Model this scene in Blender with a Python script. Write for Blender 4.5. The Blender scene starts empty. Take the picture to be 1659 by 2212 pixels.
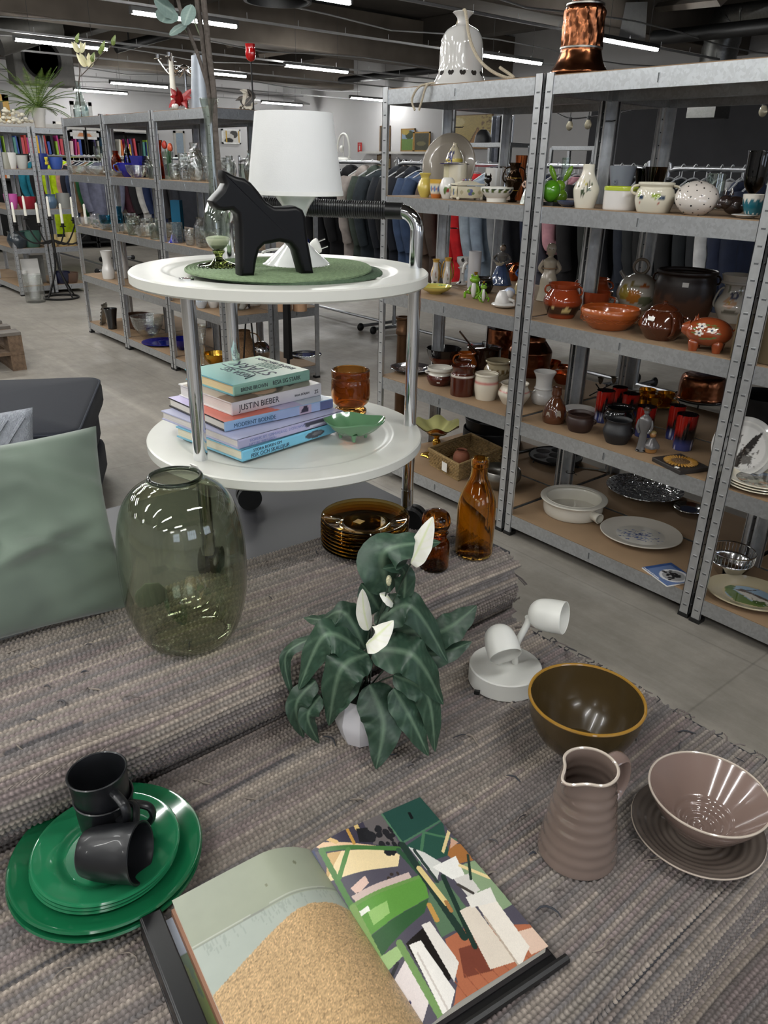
import bpy, bmesh, math, random
import numpy as np
from mathutils import Vector, Matrix, Euler
random.seed(7)
rng = np.random.default_rng(7)
PI = math.pi
sc = bpy.context.scene
COL = sc.collection

# ---------------------------------------------------------------- camera
F, PITCH, ROLL, YAW, CAMZ = 1667.03, .422435, -.0229333, .870767, 1.5
def _cam():
    cy, sy = math.cos(YAW), math.sin(YAW)
    fwd = Vector((-sy*math.cos(PITCH), cy*math.cos(PITCH), -math.sin(PITCH)))
    right = Vector((cy, sy, 0)); down = fwd.cross(right)
    c, s = math.cos(ROLL), math.sin(ROLL)
    return c*right+s*down, -s*right+c*down, fwd
RIGHT, DOWN, FWD = _cam()
CAM = Vector((0, 0, CAMZ))
cam = bpy.data.cameras.new('camera'); co = bpy.data.objects.new('camera', cam); COL.objects.link(co)
co.matrix_world = Matrix((( RIGHT.x, -DOWN.x, -FWD.x, 0), (RIGHT.y, -DOWN.y, -FWD.y, 0), (RIGHT.z, -DOWN.z, -FWD.z, CAMZ), (0, 0, 0, 1)))
cam.sensor_fit = 'HORIZONTAL'; cam.sensor_width = 36; cam.lens = 36*F/1659; cam.clip_start = .02; cam.clip_end = 200
sc.camera = co
# ---------------------------------------------------------------- light
TUBE_POWER = 46.0          # emission of the ceiling tubes, the only lamps of the hall
w = bpy.data.worlds.new('sky'); sc.world = w; w.use_nodes = True
wn = w.node_tree.nodes; bgn = wn['Background']
bgn.inputs[0].default_value = (.72, .82, 1, 1); bgn.inputs[1].default_value = 1.6   # overcast daylight outside the windows
sc.view_settings.view_transform = 'Standard'; sc.view_settings.look = 'None'
sc.view_settings.gamma = 1; sc.view_settings.exposure = 1.22; sc.view_settings.use_curve_mapping = False
cy_ = sc.cycles
cy_.use_denoising = True; cy_.max_bounces = 9; cy_.transparent_max_bounces = 24; cy_.transmission_bounces = 12
cy_.diffuse_bounces = 3; cy_.glossy_bounces = 5; cy_.caustics_reflective = False; cy_.caustics_refractive = False
cy_.sample_clamp_indirect = 6; cy_.use_light_tree = False; cy_.adaptive_threshold = .03

# ---------------------------------------------------------------- where things stand
def ray(px, py):
    return RIGHT*((px-829.5)/F)+DOWN*((py-1106)/F)+FWD
def at(px, py, z):
    d = ray(px, py); return CAM+d*((z-CAMZ)/d.z)
def aty(px, py, y):
    d = ray(px, py); return CAM+d*(y/d.y)
def atx(px, py, x):
    d = ray(px, py); return CAM+d*(x/d.x)
def depth(p): return (Vector(p)-CAM).dot(FWD)
def zline(p, px, py):
    d = ray(px, py); t = (p[0]*d.x+p[1]*d.y)/(d.x**2+d.y**2); return (CAM+d*t).z
def away(p):
    v = Vector((p[0], p[1], 0)); return v.normalized()
def fit(px, pyb, pyt, wpx, z, y=None):
    """centre, radius and height of an upright thing standing on height z; y: its distance row when the board is seen edge-on"""
    if y is None:
        p = at(px, pyb, z); r = wpx*.5*depth(p)/F
        p = p+away(p)*r*.8; r = wpx*.5*depth(p)/F
    else:
        p = aty(px, pyb, y); p.z = z; r = wpx*.5*depth(p)/F
    p.z = z
    if y is not None and z < 1.2: pyt = pyt+pix(p)[1]-pyb+r*.8*.35*F/depth(p)*0
    return p, r, zline(p, px, pyt)-z
def pix(p):
    d = Vector(p)-CAM; q = d.dot(FWD); return d.dot(RIGHT)/q*F+829.5, d.dot(DOWN)/q*F+1106

# ---------------------------------------------------------------- materials
def lin(c):
    return tuple((v/255/12.92 if v/255 <= .04045 else ((v/255+.055)/1.055)**2.4) for v in c[:3])+(1,)
_M = {}
def mat(name, rgb=(128, 128, 128), rough=.5, metal=0, var=.08, vs=18, bump=0, bs=60, trans=0, coat=0, emit=0, attr=False, ior=1.5, spec=.5, sheen=0, kind='noise', stretch=None, sub=0):
    if name in _M: return _M[name]
    m = bpy.data.materials.new(name); m.use_nodes = True; _M[name] = m
    nt = m.node_tree; N = nt.nodes; L = nt.links; b = N['Principled BSDF']
    c = lin(rgb)
    b.inputs['Base Color'].default_value = c; b.inputs['Roughness'].default_value = rough
    b.inputs['Metallic'].default_value = metal; b.inputs['IOR'].default_value = ior
    b.inputs['Transmission Weight'].default_value = trans; b.inputs['Coat Weight'].default_value = coat
    b.inputs['Specular IOR Level'].default_value = spec; b.inputs['Sheen Weight'].default_value = sheen
    if coat: b.inputs['Coat Roughness'].default_value = .04
    if sub: b.inputs['Subsurface Weight'].default_value = sub; b.inputs['Subsurface Radius'].default_value = (.02, .02, .02)
    if emit:
        b.inputs['Emission Color'].default_value = c; b.inputs['Emission Strength'].default_value = emit
    tc = N.new('ShaderNodeTexCoord'); src = tc.outputs['Object']
    if stretch:
        mp = N.new('ShaderNodeMapping'); mp.inputs['Scale'].default_value = stretch; L.new(src, mp.inputs[0]); src = mp.outputs[0]
    if var or attr:
        if kind == 'voronoi':
            n = N.new('ShaderNodeTexVoronoi'); n.inputs['Scale'].default_value = vs; L.new(src, n.inputs['Vector']); fac = n.outputs['Color']
            sp = N.new('ShaderNodeSeparateColor'); L.new(fac, sp.inputs[0]); fac = sp.outputs[0]
        else:
            n = N.new('ShaderNodeTexNoise'); n.inputs['Scale'].default_value = vs; n.inputs['Detail'].default_value = 2; L.new(src, n.inputs['Vector']); fac = n.outputs['Fac']
        mr = N.new('ShaderNodeMapRange'); mr.inputs['From Min'].default_value = .25; mr.inputs['From Max'].default_value = .75
        mr.inputs['To Min'].default_value = 1-var; mr.inputs['To Max'].default_value = 1+var; L.new(fac, mr.inputs['Value'])
        mx = N.new('ShaderNodeMix'); mx.data_type = 'RGBA'; mx.blend_type = 'MULTIPLY'; mx.inputs['Factor'].default_value = 1
        if attr:
            a = N.new('ShaderNodeVertexColor'); a.layer_name = 'Col'; L.new(a.outputs[0], mx.inputs['A'])
        else: mx.inputs['A'].default_value = c
        L.new(mr.outputs[0], mx.inputs['B']); L.new(mx.outputs['Result'], b.inputs['Base Color'])
    if bump:
        n2 = N.new('ShaderNodeTexNoise'); n2.inputs['Scale'].default_value = bs; n2.inputs['Detail'].default_value = 1; L.new(src, n2.inputs['Vector'])
        bp = N.new('ShaderNodeBump'); bp.inputs['Strength'].default_value = bump; bp.inputs['Distance'].default_value = .01
        L.new(n2.outputs['Fac'], bp.inputs['Height']); L.new(bp.outputs[0], b.inputs['Normal'])
    return m
def thin(name, rgb=(235, 240, 238), gloss=1.0, ior=1.45, bump=0, bs=90, film=.04):
    """thin clear glass wall: see-through with a mirror film that grows at grazing angles"""
    if name in _M: return _M[name]
    m = bpy.data.materials.new(name); m.use_nodes = True; _M[name] = m
    nt = m.node_tree; N = nt.nodes; L = nt.links; N.remove(N['Principled BSDF'])
    t = N.new('ShaderNodeBsdfTransparent'); t.inputs[0].default_value = lin(rgb)
    g = N.new('ShaderNodeBsdfGlossy'); g.inputs['Roughness'].default_value = .03
    f = N.new('ShaderNodeLayerWeight'); f.inputs[0].default_value = .5
    pw = N.new('ShaderNodeMath'); pw.operation = 'POWER'; pw.inputs[1].default_value = 3.2; L.new(f.outputs['Facing'], pw.inputs[0])
    ml = N.new('ShaderNodeMath'); ml.operation = 'MULTIPLY_ADD'; ml.inputs[1].default_value = .6*gloss; ml.inputs[2].default_value = film*gloss; ml.use_clamp = True; L.new(pw.outputs[0], ml.inputs[0])
    x = N.new('ShaderNodeMixShader'); L.new(ml.outputs[0], x.inputs[0]); L.new(t.outputs[0], x.inputs[1]); L.new(g.outputs[0], x.inputs[2])
    L.new(x.outputs[0], N['Material Output'].inputs[0])
    if bump:
        tc = N.new('ShaderNodeTexCoord'); n2 = N.new('ShaderNodeTexNoise'); n2.inputs['Scale'].default_value = bs; L.new(tc.outputs['Object'], n2.inputs['Vector'])
        bp = N.new('ShaderNodeBump'); bp.inputs['Strength'].default_value = bump; bp.inputs['Distance'].default_value = .01
        L.new(n2.outputs['Fac'], bp.inputs['Height']); L.new(bp.outputs[0], g.inputs['Normal']); L.new(bp.outputs[0], f.inputs['Normal'])
    return m
def glass(name, rgb, rough=0.0, ior=1.45):
    return mat(name, rgb, rough, trans=1, var=0, ior=ior)
def cer(name, rgb, rough=.12, var=.05, coat=.6): return mat(name, rgb, rough, var=var, vs=9, coat=coat)
GLAZER = mat('painted satin glaze', rough=.38, attr=True, var=.12, vs=14)
PRINT = mat('printed paper', rough=.32, attr=True, var=.03, vs=40)
GLAZE = mat('painted glaze', rough=.1, attr=True, var=.04, vs=14, coat=.5)
CLOTH = mat('garment cloth', rough=.85, attr=True, var=.25, vs=14, bump=.35, bs=22)
LEAFM = mat('leaf green', rough=.42, attr=True, var=.16, vs=45, bump=.08, bs=120)

# ---------------------------------------------------------------- mesh building
class B:
    def __init__(s): s.v = []; s.f = []; s.mi = []; s.c = []
    def add(s, v, f, mi=0, col=None):
        o = len(s.v); s.v += [tuple(p) for p in v]; s.f += [tuple(i+o for i in q) for q in f]; s.mi += [mi]*len(f)
        if col is None: s.c += [(1, 1, 1, 1)]*len(v)
        elif isinstance(col, (list, np.ndarray)) and len(col) == len(v) and not np.isscalar(col[0]): s.c += [tuple(q) if len(q) == 4 else tuple(q)+(1,) for q in col]
        else: s.c += [tuple(col) if len(col) == 4 else tuple(col)+(1,)]*len(v)
        return s
    def box(s, c, d, mi=0, rot=None, col=None, taper=1):
        x, y, z = (q/2 for q in d); t = taper
        v = [Vector(p) for p in ((-x, -y, -z), (x, -y, -z), (x, y, -z), (-x, y, -z), (-x*t, -y*t, z), (x*t, -y*t, z), (x*t, y*t, z), (-x*t, y*t, z))]
        if rot: M = Euler(rot).to_matrix(); v = [M@p for p in v]
        c = Vector(c)
        return s.add([p+c for p in v], [(3, 2, 1, 0), (4, 5, 6, 7), (0, 1, 5, 4), (1, 2, 6, 5), (2, 3, 7, 6), (3, 0, 4, 7)], mi, col)
    def lathe(s, prof, n=32, c=(0, 0, 0), mi=0, rot=None, paint=None, sx=1, sy=1, col=None, mod=None):
        c = Vector(c); M = Euler(rot).to_matrix() if rot else None
        rings = []; V = []; cols = []; meta = []
        for r, z in prof:
            if r < 1e-6: V.append((0, 0, z)); meta.append((0, z, 0)); rings.append([len(V)-1])
            else:
                k = len(V)
                for i in range(n):
                    a = 2*PI*i/n; rr = r*(mod(a, z, r) if mod else 1); V.append((rr*math.cos(a)*sx, rr*math.sin(a)*sy, z)); meta.append((a, z, r))
                rings.append(list(range(k, k+n)))
        fs = []
        for a, b in zip(rings, rings[1:]):
            if len(a) == 1 and len(b) == 1: continue
            for i in range(n):
                j = (i+1) % n
                if len(a) == 1: fs.append((a[0], b[j], b[i]))
                elif len(b) == 1: fs.append((a[i], a[j], b[0]))
                else: fs.append((a[i], a[j], b[j], b[i]))
        if paint: cols = [paint(*m) for m in meta]
        V = [Vector(p) for p in V]
        if M: V = [M@p for p in V]
        return s.add([p+c for p in V], fs, mi, cols if paint else col)
    def sph(s, c, r, sc_=(1, 1, 1), mi=0, n=16, rot=None, col=None, paint=None):
        m = max(6, n//2)
        pr = [(r*math.sin(PI*i/m) if 0 < i < m else 0, -r*math.cos(PI*i/m)) for i in range(m+1)]
        t = B().lathe(pr, n, paint=paint); M = Euler(rot).to_matrix() if rot else Matrix.Identity(3)
        V = [M@Vector((p[0]*sc_[0], p[1]*sc_[1], p[2]*sc_[2]))+Vector(c) for p in t.v]
        return s.add(V, t.f, mi, t.c if paint else col)
    def tube(s, path, r, n=8, mi=0, col=None, closed=False, cap=True, flat=1.0):
        P = [Vector(p) for p in path]; R = r if isinstance(r, (list, tuple)) else [r]*len(P)
        V = []; fs = []; up = None; k = len(P)
        for i, p in enumerate(P):
            t = (P[(i+1) % k]-P[i-1]) if closed else (P[min(i+1, k-1)]-P[max(i-1, 0)])
            t = t.normalized() if t.length > 1e-9 else Vector((0, 0, 1))
            if up is None: up = Vector((0, 0, 1)) if abs(t.z) < .9 else Vector((1, 0, 0))
            a = (up-t*up.dot(t)); a = a.normalized() if a.length > 1e-6 else t.orthogonal().normalized(); b = t.cross(a); up = a
            for j in range(n):
                q = 2*PI*j/n; V.append(p+a*math.cos(q)*R[i]+b*math.sin(q)*R[i]*flat)
        for i in range(k if closed else k-1):
            o, o2 = i*n, ((i+1) % k)*n
            for j in range(n): fs.append((o+j, o+(j+1) % n, o2+(j+1) % n, o2+j))
        if cap and not closed:
            fs.append(tuple(range(n-1, -1, -1))); fs.append(tuple(range((k-1)*n, k*n)))
        return s.add(V, fs, mi, col)
    def prism(s, pts, z0, z1, mi=0, col=None, ax='z'):
        n = len(pts)
        if ax == 'z': V = [(x, y, z0) for x, y in pts]+[(x, y, z1) for x, y in pts]
        elif ax == 'y': V = [(x, z0, y) for x, y in pts]+[(x, z1, y) for x, y in pts]
        else: V = [(z0, x, y) for x, y in pts]+[(z1, x, y) for x, y in pts]
        fs = [tuple(range(n-1, -1, -1)), tuple(range(n, 2*n))]+[(i, (i+1) % n, n+(i+1) % n, n+i) for i in range(n)]
        return s.add(V, fs, mi, col)
    def grid(s, fn, nu, nv, mi=0, col=None):
        V = [fn(i/nu, j/nv) for j in range(nv+1) for i in range(nu+1)]
        fs = [(j*(nu+1)+i, j*(nu+1)+i+1, (j+1)*(nu+1)+i+1, (j+1)*(nu+1)+i) for j in range(nv) for i in range(nu)]
        if callable(col): col = [col(i/nu, j/nv) for j in range(nv+1) for i in range(nu+1)]
        return s.add(V, fs, mi, col)
    def xf(s, M, start=0):
        s.v[start:] = [tuple(M@Vector(p)) for p in s.v[start:]]; return s
    def mesh(s, name, mats, smooth=True, ang=42):
        me = bpy.data.meshes.new(name); me.from_pydata(s.v, [], s.f)
        for m in (mats if isinstance(mats, (list, tuple)) else [mats]): me.materials.append(m)
        if any(s.mi): me.polygons.foreach_set('material_index', s.mi)
        if any(c[:3] != (1, 1, 1) for c in s.c[:400]) or any(c[:3] != (1, 1, 1) for c in s.c[400::37]):
            ca = me.color_attributes.new('Col', 'FLOAT_COLOR', 'POINT'); ca.data.foreach_set('color', np.array(s.c, dtype=np.float32).ravel())
        bm = bmesh.new(); bm.from_mesh(me); bmesh.ops.recalc_face_normals(bm, faces=bm.faces); bm.to_mesh(me); bm.free()
        if smooth:
            me.polygons.foreach_set('use_smooth', [True]*len(me.polygons)); me.set_sharp_from_angle(angle=math.radians(ang))
        me.update(); return me
    def obj(s, name, mats, parent=None, loc=None, rot=None, smooth=True, ang=42, bev=0):
        return ob(name, s.mesh(name, mats, smooth, ang), parent, loc, rot, bev)
def ob(name, me, parent=None, loc=None, rot=None, bev=0):
    o = bpy.data.objects.new(name, me); COL.objects.link(o)
    if parent: o.parent = parent
    if loc is not None: o.location = loc
    if rot is not None: o.rotation_euler = rot
    if bev:
        b = o.modifiers.new('edge', 'BEVEL'); b.width = bev; b.segments = 2; b.limit_method = 'ANGLE'
    return o
def tag(o, label=None, cat=None, group=None, kind=None):
    if label: o['label'] = label
    if cat: o['category'] = cat
    if group: o['group'] = group
    if kind: o['kind'] = kind
    return o
def thing(name, label, cat, loc=(0, 0, 0), rz=0, group=None):
    o = bpy.data.objects.new(name, None); COL.objects.link(o); o.location = loc; o.rotation_euler = (0, 0, rz)
    o.empty_display_size = .05
    return tag(o, label, cat, group)
def dup(o, loc=None, rz=None, label=None, parent=None, scale=None):
    c = o.copy(); COL.objects.link(c); c.parent = parent
    if loc is not None: c.location = loc
    if rz is not None: c.rotation_euler = (0, 0, rz)
    if label: c['label'] = label
    if scale: c.scale = (scale,)*3 if not isinstance(scale, (tuple, list)) else scale
    for ch in list(o.children): dup(ch, parent=c)
    return c
def struct(o): o['kind'] = 'structure'; return o
def spl(pts, k=6):
    """smooth curve through control points"""
    P = [Vector(p).to_3d() if len(p) == 3 else Vector((p[0], p[1], 0)) for p in pts]; out = []
    for i in range(len(P)-1):
        a, b, c, d = P[max(i-1, 0)], P[i], P[i+1], P[min(i+2, len(P)-1)]
        for j in range(k):
            t = j/k; out.append(.5*((2*b)+(c-a)*t+(2*a-5*b+4*c-d)*t*t+(3*b-3*c+d-a)*t**3))
    out.append(P[-1])
    return [tuple(q) for q in out] if len(pts[0]) == 3 else [(max(q.x, 0), q.y) for q in out]
def shell(outer, t, base=None):
    """closed wall profile of a vessel from its outer profile (bottom to rim)"""
    base = base or t
    inn = [(max(r-t, .0006), z) for r, z in outer if z > base and r > t*1.2]
    o = list(outer)
    if o[0][0] > 1e-6: o = [(0, o[0][1])]+o
    rz = o[-1]
    return o+[(rz[0]-t*.5, rz[1]+t*.35)]+inn[::-1]+[(max(inn[0][0]*.6, .0005), base), (0, base)]
def handle(p0, p1, out, k=8, sag=0):
    """ear-shaped path from p0 to p1 bulging along out"""
    p0, p1, out = Vector(p0), Vector(p1), Vector(out); m = (p0+p1)/2
    return [tuple(q) for q in spl([tuple(p0), tuple(p0.lerp(m, .25)+out*.8), tuple(m+out+Vector((0, 0, sag))), tuple(p1.lerp(m, .3)+out*.7), tuple(p1)], 5)]
def text(body, size, name, m, parent, loc, rot, ext=.0003, align='LEFT', sx=1.0, shear=0.0):
    cu = bpy.data.curves.new(name, 'FONT'); cu.body = body; cu.size = size; cu.extrude = ext; cu.align_x = align; cu.shear = shear; cu.resolution_u = 3
    t = bpy.data.objects.new(name, cu); COL.objects.link(t)
    me = bpy.data.meshes.new_from_object(t); bpy.data.objects.remove(t)
    me.materials.clear(); me.materials.append(m)
    o = ob(name, me, parent, loc, rot); o.scale = (sx, 1, 1); return o
class Canvas:
    """flat print, sampled on a grid: u right, v up, both 0..1"""
    def __init__(s, nu, nv, rgb, asp=1.0):
        s.nu, s.nv, s.asp = nu, nv, asp
        u, v = np.meshgrid(np.linspace(0, 1, nu+1), np.linspace(0, 1, nv+1)); s.u, s.v = u, v
        s.c = np.ones((nv+1, nu+1, 4)); s.c[..., :3] = lin(rgb)[:3]
    def put(s, m, rgb): s.c[m, :3] = lin(rgb)[:3]; return s
    def poly(s, pts, rgb):
        x, y = s.u, s.v; m = np.zeros(x.shape, bool); n = len(pts)
        for i in range(n):
            (x0, y0), (x1, y1) = pts[i], pts[(i+1) % n]
            if y0 == y1: continue
            k = ((y0 > y) != (y1 > y)) & (x < (x1-x0)*(y-y0)/(y1-y0)+x0); m ^= k
        return s.put(m, rgb)
    def ell(s, cx, cy, rx, ry, rgb, rot=0):
        dx, dy = (s.u-cx), (s.v-cy)/s.asp; a, b = dx*math.cos(rot)+dy*math.sin(rot), -dx*math.sin(rot)+dy*math.cos(rot)
        return s.put((a/rx)**2+(b/(ry/s.asp))**2 < 1, rgb)
    def line(s, p, q, w, rgb):
        ax, ay = p; bx, by = q; dx, dy = bx-ax, (by-ay)/s.asp; L = dx*dx+dy*dy+1e-9
        t = np.clip(((s.u-ax)*dx+(s.v-ay)/s.asp*dy)/L, 0, 1)
        return s.put(np.hypot(s.u-ax-t*dx, (s.v-ay)/s.asp-t*dy) < w, rgb)
    def speck(s, n, rgb, r, box=(0, 0, 1, 1)):
        for _ in range(n):
            x, y = random.uniform(box[0], box[2]), random.uniform(box[1], box[3]); s.ell(x, y, r*random.uniform(.4, 1), r*random.uniform(.4, 1), rgb)
        return s
    def noise(s, a):
        s.c[..., :3] = np.clip(s.c[..., :3]*(1+a*rng.standard_normal(s.u.shape)[..., None]), 0, 1); return s
    def cols(s): return [tuple(q) for q in s.c.reshape(-1, 4)]
def printed(b, canvas, fn, mi=0):
    return b.grid(fn, canvas.nu, canvas.nv, mi, canvas.cols())
# ================================================================ the hall
def floor_material():
    m = bpy.data.materials.new('worn concrete'); m.use_nodes = True; nt = m.node_tree; N = nt.nodes; L = nt.links; b = N['Principled BSDF']
    tc = N.new('ShaderNodeTexCoord'); sx = N.new('ShaderNodeSeparateXYZ'); L.new(tc.outputs['Object'], sx.inputs[0])
    def noise(scale, detail, rough=.6, st=None):
        n = N.new('ShaderNodeTexNoise'); n.inputs['Scale'].default_value = scale; n.inputs['Detail'].default_value = detail; n.inputs['Roughness'].default_value = rough
        if st:
            mp = N.new('ShaderNodeMapping'); mp.inputs['Scale'].default_value = st; L.new(tc.outputs['Object'], mp.inputs[0]); L.new(mp.outputs[0], n.inputs['Vector'])
        else: L.new(tc.outputs['Object'], n.inputs['Vector'])
        return n.outputs['Fac']
    def rng_(v, a, b_, c, d):
        r = N.new('ShaderNodeMapRange'); 
        for k, x in zip(('From Min', 'From Max', 'To Min', 'To Max'), (a, b_, c, d)): r.inputs[k].default_value = x
        L.new(v, r.inputs['Value']); return r.outputs[0]
    def mul(a, b_):
        q = N.new('ShaderNodeMath'); q.operation = 'MULTIPLY'; L.new(a, q.inputs[0]); L.new(b_, q.inputs[1]); return q.outputs[0]
    big = rng_(noise(.7, 6), .3, .7, .72, 1.25); fine = rng_(noise(9, 6, .75), .25, .75, .80, 1.16); scr = rng_(noise(3, 6, .7, (1, 9, 1)), .35, .75, 1.06, .84)
    def joint(out, period, off, wid, val):
        a = N.new('ShaderNodeMath'); a.operation = 'ADD'; a.inputs[1].default_value = off; L.new(out, a.inputs[0])
        p = N.new('ShaderNodeMath'); p.operation = 'PINGPONG'; p.inputs[1].default_value = period/2; L.new(a.outputs[0], p.inputs[0])
        return rng_(p.outputs[0], 0, wid, val, 1)
    j = mul(joint(sx.outputs[0], 3.0, .85, .006, .72), joint(sx.outputs[1], 2.4, .05, .006, .75))
    dust = joint(sx.outputs[1], 4.8, -1.92, .05, 1.22)
    t = mul(mul(mul(big, fine), scr), mul(j, dust))
    mx = N.new('ShaderNodeMix'); mx.data_type = 'RGBA'; mx.blend_type = 'MULTIPLY'; mx.inputs['Factor'].default_value = 1
    mx.inputs['A'].default_value = lin((146, 140, 131)); L.new(t, mx.inputs['B']); L.new(mx.outputs['Result'], b.inputs['Base Color'])
    L.new(rng_(noise(2.5, 5), .3, .7, .32, .6), b.inputs['Roughness'])
    bp = N.new('ShaderNodeBump'); bp.inputs['Strength'].default_value = .06; L.new(noise(30, 6), bp.inputs['Height']); L.new(bp.outputs[0], b.inputs['Normal'])
    return m
X0, X1, Y0, Y1, ZC = -25.5, 7.5, -9.0, 16.5, 4.5
struct(B().box(((X0+X1)/2, (Y0+Y1)/2, -.1), (X1-X0, Y1-Y0, .2)).obj('floor', floor_material(), smooth=False))
WALL = mat('white wall paint', (196, 195, 196), .8, var=.04, vs=2)
DARKW = mat('charcoal wall panel', (62, 62, 66), .75, var=.08, vs=3)
CONC = mat('raw ceiling concrete', (62, 57, 52), .9, var=.22, vs=1.6, bump=.1, bs=12)
BEAMC = mat('concrete beam', (92, 84, 76), .9, var=.2, vs=2.2, bump=.1, bs=14)
struct(B().box(((X0+X1)/2, (Y0+Y1)/2, ZC+.1), (X1-X0, Y1-Y0, .2)).obj('ceiling', CONC, smooth=False))
struct(B().box((X0-.1, (Y0+Y1)/2, ZC/2), (.2, Y1-Y0, ZC)).obj('wall_left', WALL, smooth=False))
struct(B().box(((X0+X1)/2, Y1+.1, ZC/2), (X1-X0, .2, ZC)).obj('wall_back', WALL, smooth=False))
struct(B().box(((X0+X1)/2, Y0-.1, ZC/2), (X1-X0, .2, ZC)).obj('wall_front', WALL, smooth=False))
bw = B().box((X1+.1, (Y0+Y1)/2, .6), (.2, Y1-Y0, 1.2)).box((X1+.1, (Y0+Y1)/2, 3.75), (.2, Y1-Y0, 1.5))
for ya, yb in ((-9, -6.2), (-3.8, -1.2), (1.2, 3.8), (6.2, 16.5)): bw.box((X1+.1, (ya+yb)/2, 2.1), (.2, yb-ya, 1.8))
struct(bw.obj('wall_right', WALL, smooth=False))
for i, yc in enumerate((-5.0, 0.0, 5.0)):      # windows behind the camera, glazing bars only
    f = B()
    for k in range(5): f.box((0, -1.2+k*.6, 0), (.06, .05, 1.8))
    for k in range(3): f.box((0, 0, -.88+k*.88), (.06, 2.5, .05))
    struct(f.obj('window_%d' % (i+1), WALL, loc=(X1+.06, yc, 2.1), smooth=False))
# dark cladding on the lower back wall, right half
p = struct(B().box((0, 0, 1.45), (14.2, .06, 2.9)).obj('trim_1', DARKW, loc=(-5.3, Y1-.04, 0), smooth=False))
for bx in (-21.8, -15.3, -9.2, -3.2, 2.8):
    struct(B().box((bx, (Y0+Y1)/2, 4.02), (.62, Y1-Y0, .84)).obj('trim_2', BEAMC, smooth=False, bev=.02))
for by in (2.2, 7.6, 13.6):
    struct(B().box(((X0+X1)/2, by, 4.25), (X1-X0, .3, .5)).obj('trim_3', CONC, smooth=False, bev=.02))
# ---------------------------------------------------------------- ceiling tubes
TUBE = mat('lit tube', (255, 255, 252), .4, var=0, emit=TUBE_POWER)
HOUS = mat('lamp housing', (70, 70, 70), .5, metal=.3)
hm = B().box((0, 0, .045), (.075, 1.54, .05)).box((0, -.76, .01), (.06, .03, .05)).box((0, .76, .01), (.06, .03, .05)).mesh('housing', HOUS, False)
tm = B().add([(x, y, z) for y in (-.745, .745) for x, z in ((-.028, .018), (-.016, -.02), (.016, -.02), (.028, .018))], [(0, 1, 5, 4), (1, 2, 6, 5), (2, 3, 7, 6)]).mesh('tube', TUBE, True)
hang = B().tube([(0, 0, .06), (0, 0, 1.29)], .004, 4).mesh('hanger', HOUS, False)
TUBES = [(-10.95, 5.6, 'ceiling tube crossed by the big eucalyptus leaf'), (-14.35, 10.1, 'ceiling tube right of the red tulip, above the lamp shade'),
 (-14.8, 5.3, 'ceiling tube at the left edge behind the white magnolia sprig'), (-7.93, 11.2, 'ceiling tube just right of the copper bell'),
 (-10.43, 11.45, 'ceiling tube just right of the white heart bell'), (-20.95, 9.3, 'ceiling tube above and right of the clear carafe'),
 (-24.0, 9.5, 'most distant ceiling tube on the left, low behind the clear carafe'), (-19.5, 15.6, 'ceiling tube left of the right shelving top, near the far corner'),
 (-16.85, 9.2, 'ceiling tube between the grey lantern and the red tulip'), (-23.4, 15.1, 'most distant ceiling tube, low behind the lamp shade top'),
 (-8.42, 5.65, 'ceiling tube cut by the top edge of the picture')]
near = [(x, y) for x in (-5.2, -2.4, .4, 3.2, 5.8) for y in (-5.2, -1.7)]+[(-5.2, 1.8), (-3.2, .3), (-1.0, -1.7), (-5.2, 5.3), (.4, 1.4), (-6.6, .3)]+[(-8.2, -1.5), (-8.2, 1.9), (-11, -1.5), (-11, 1.5), (-14.8, .5), (-18, 2)]  # unseen hall tubes; those off the regular grid are added for more brightness
for x, y, lb in TUBES+[(x, y, 'ceiling tube overhead outside the picture') for x, y in near]:
    t = thing('tube_light', lb, 'ceiling light', (x, y, 3.2), 0, 'strip lights under the ceiling')
    ob('housing', hm, t); ob('tube', tm, t); ob('hanger', hang, t, (0, -.5, 0)); ob('hanger', hang, t, (0, .5, 0))
RAILM = mat('trunking metal', (150, 150, 150), .5, metal=.5)
for k, (x, lb) in enumerate(((-8.2, 'grey lamp trunking along the row over the copper bell'), (-10.9, 'grey lamp trunking behind the white bell'), (-14.6, 'grey lamp trunking running behind the red tulip'), (-17, 'grey lamp trunking in the middle distance'),
              (-20.9, 'grey lamp trunking above the clear carafe'), (-23.9, 'most distant grey lamp trunking'))):
    b = B().box((0, 0, 0), (.035, 19, .03))
    for j in range(22): b.tube([(0, -9+j*.85, 0), (0, -9+j*.85, .09)], .006, 4)
    tag(b.obj('lamp_trunking', RAILM, loc=(x, 7, 3.29), smooth=False), lb, 'cable rail', 'lamp trunking')
    tag(B().tube([(0, -9, .0)]+[(.02*math.sin(j), -9+j*1.2, .12*abs(math.sin(j*.7))-.05) for j in range(1, 16)], .012, 5).obj('cable', RAILM, loc=(x+.35, 7, 3.42)), lb.replace('lamp trunking', 'power cable'), 'cable', 'power cables')

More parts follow.
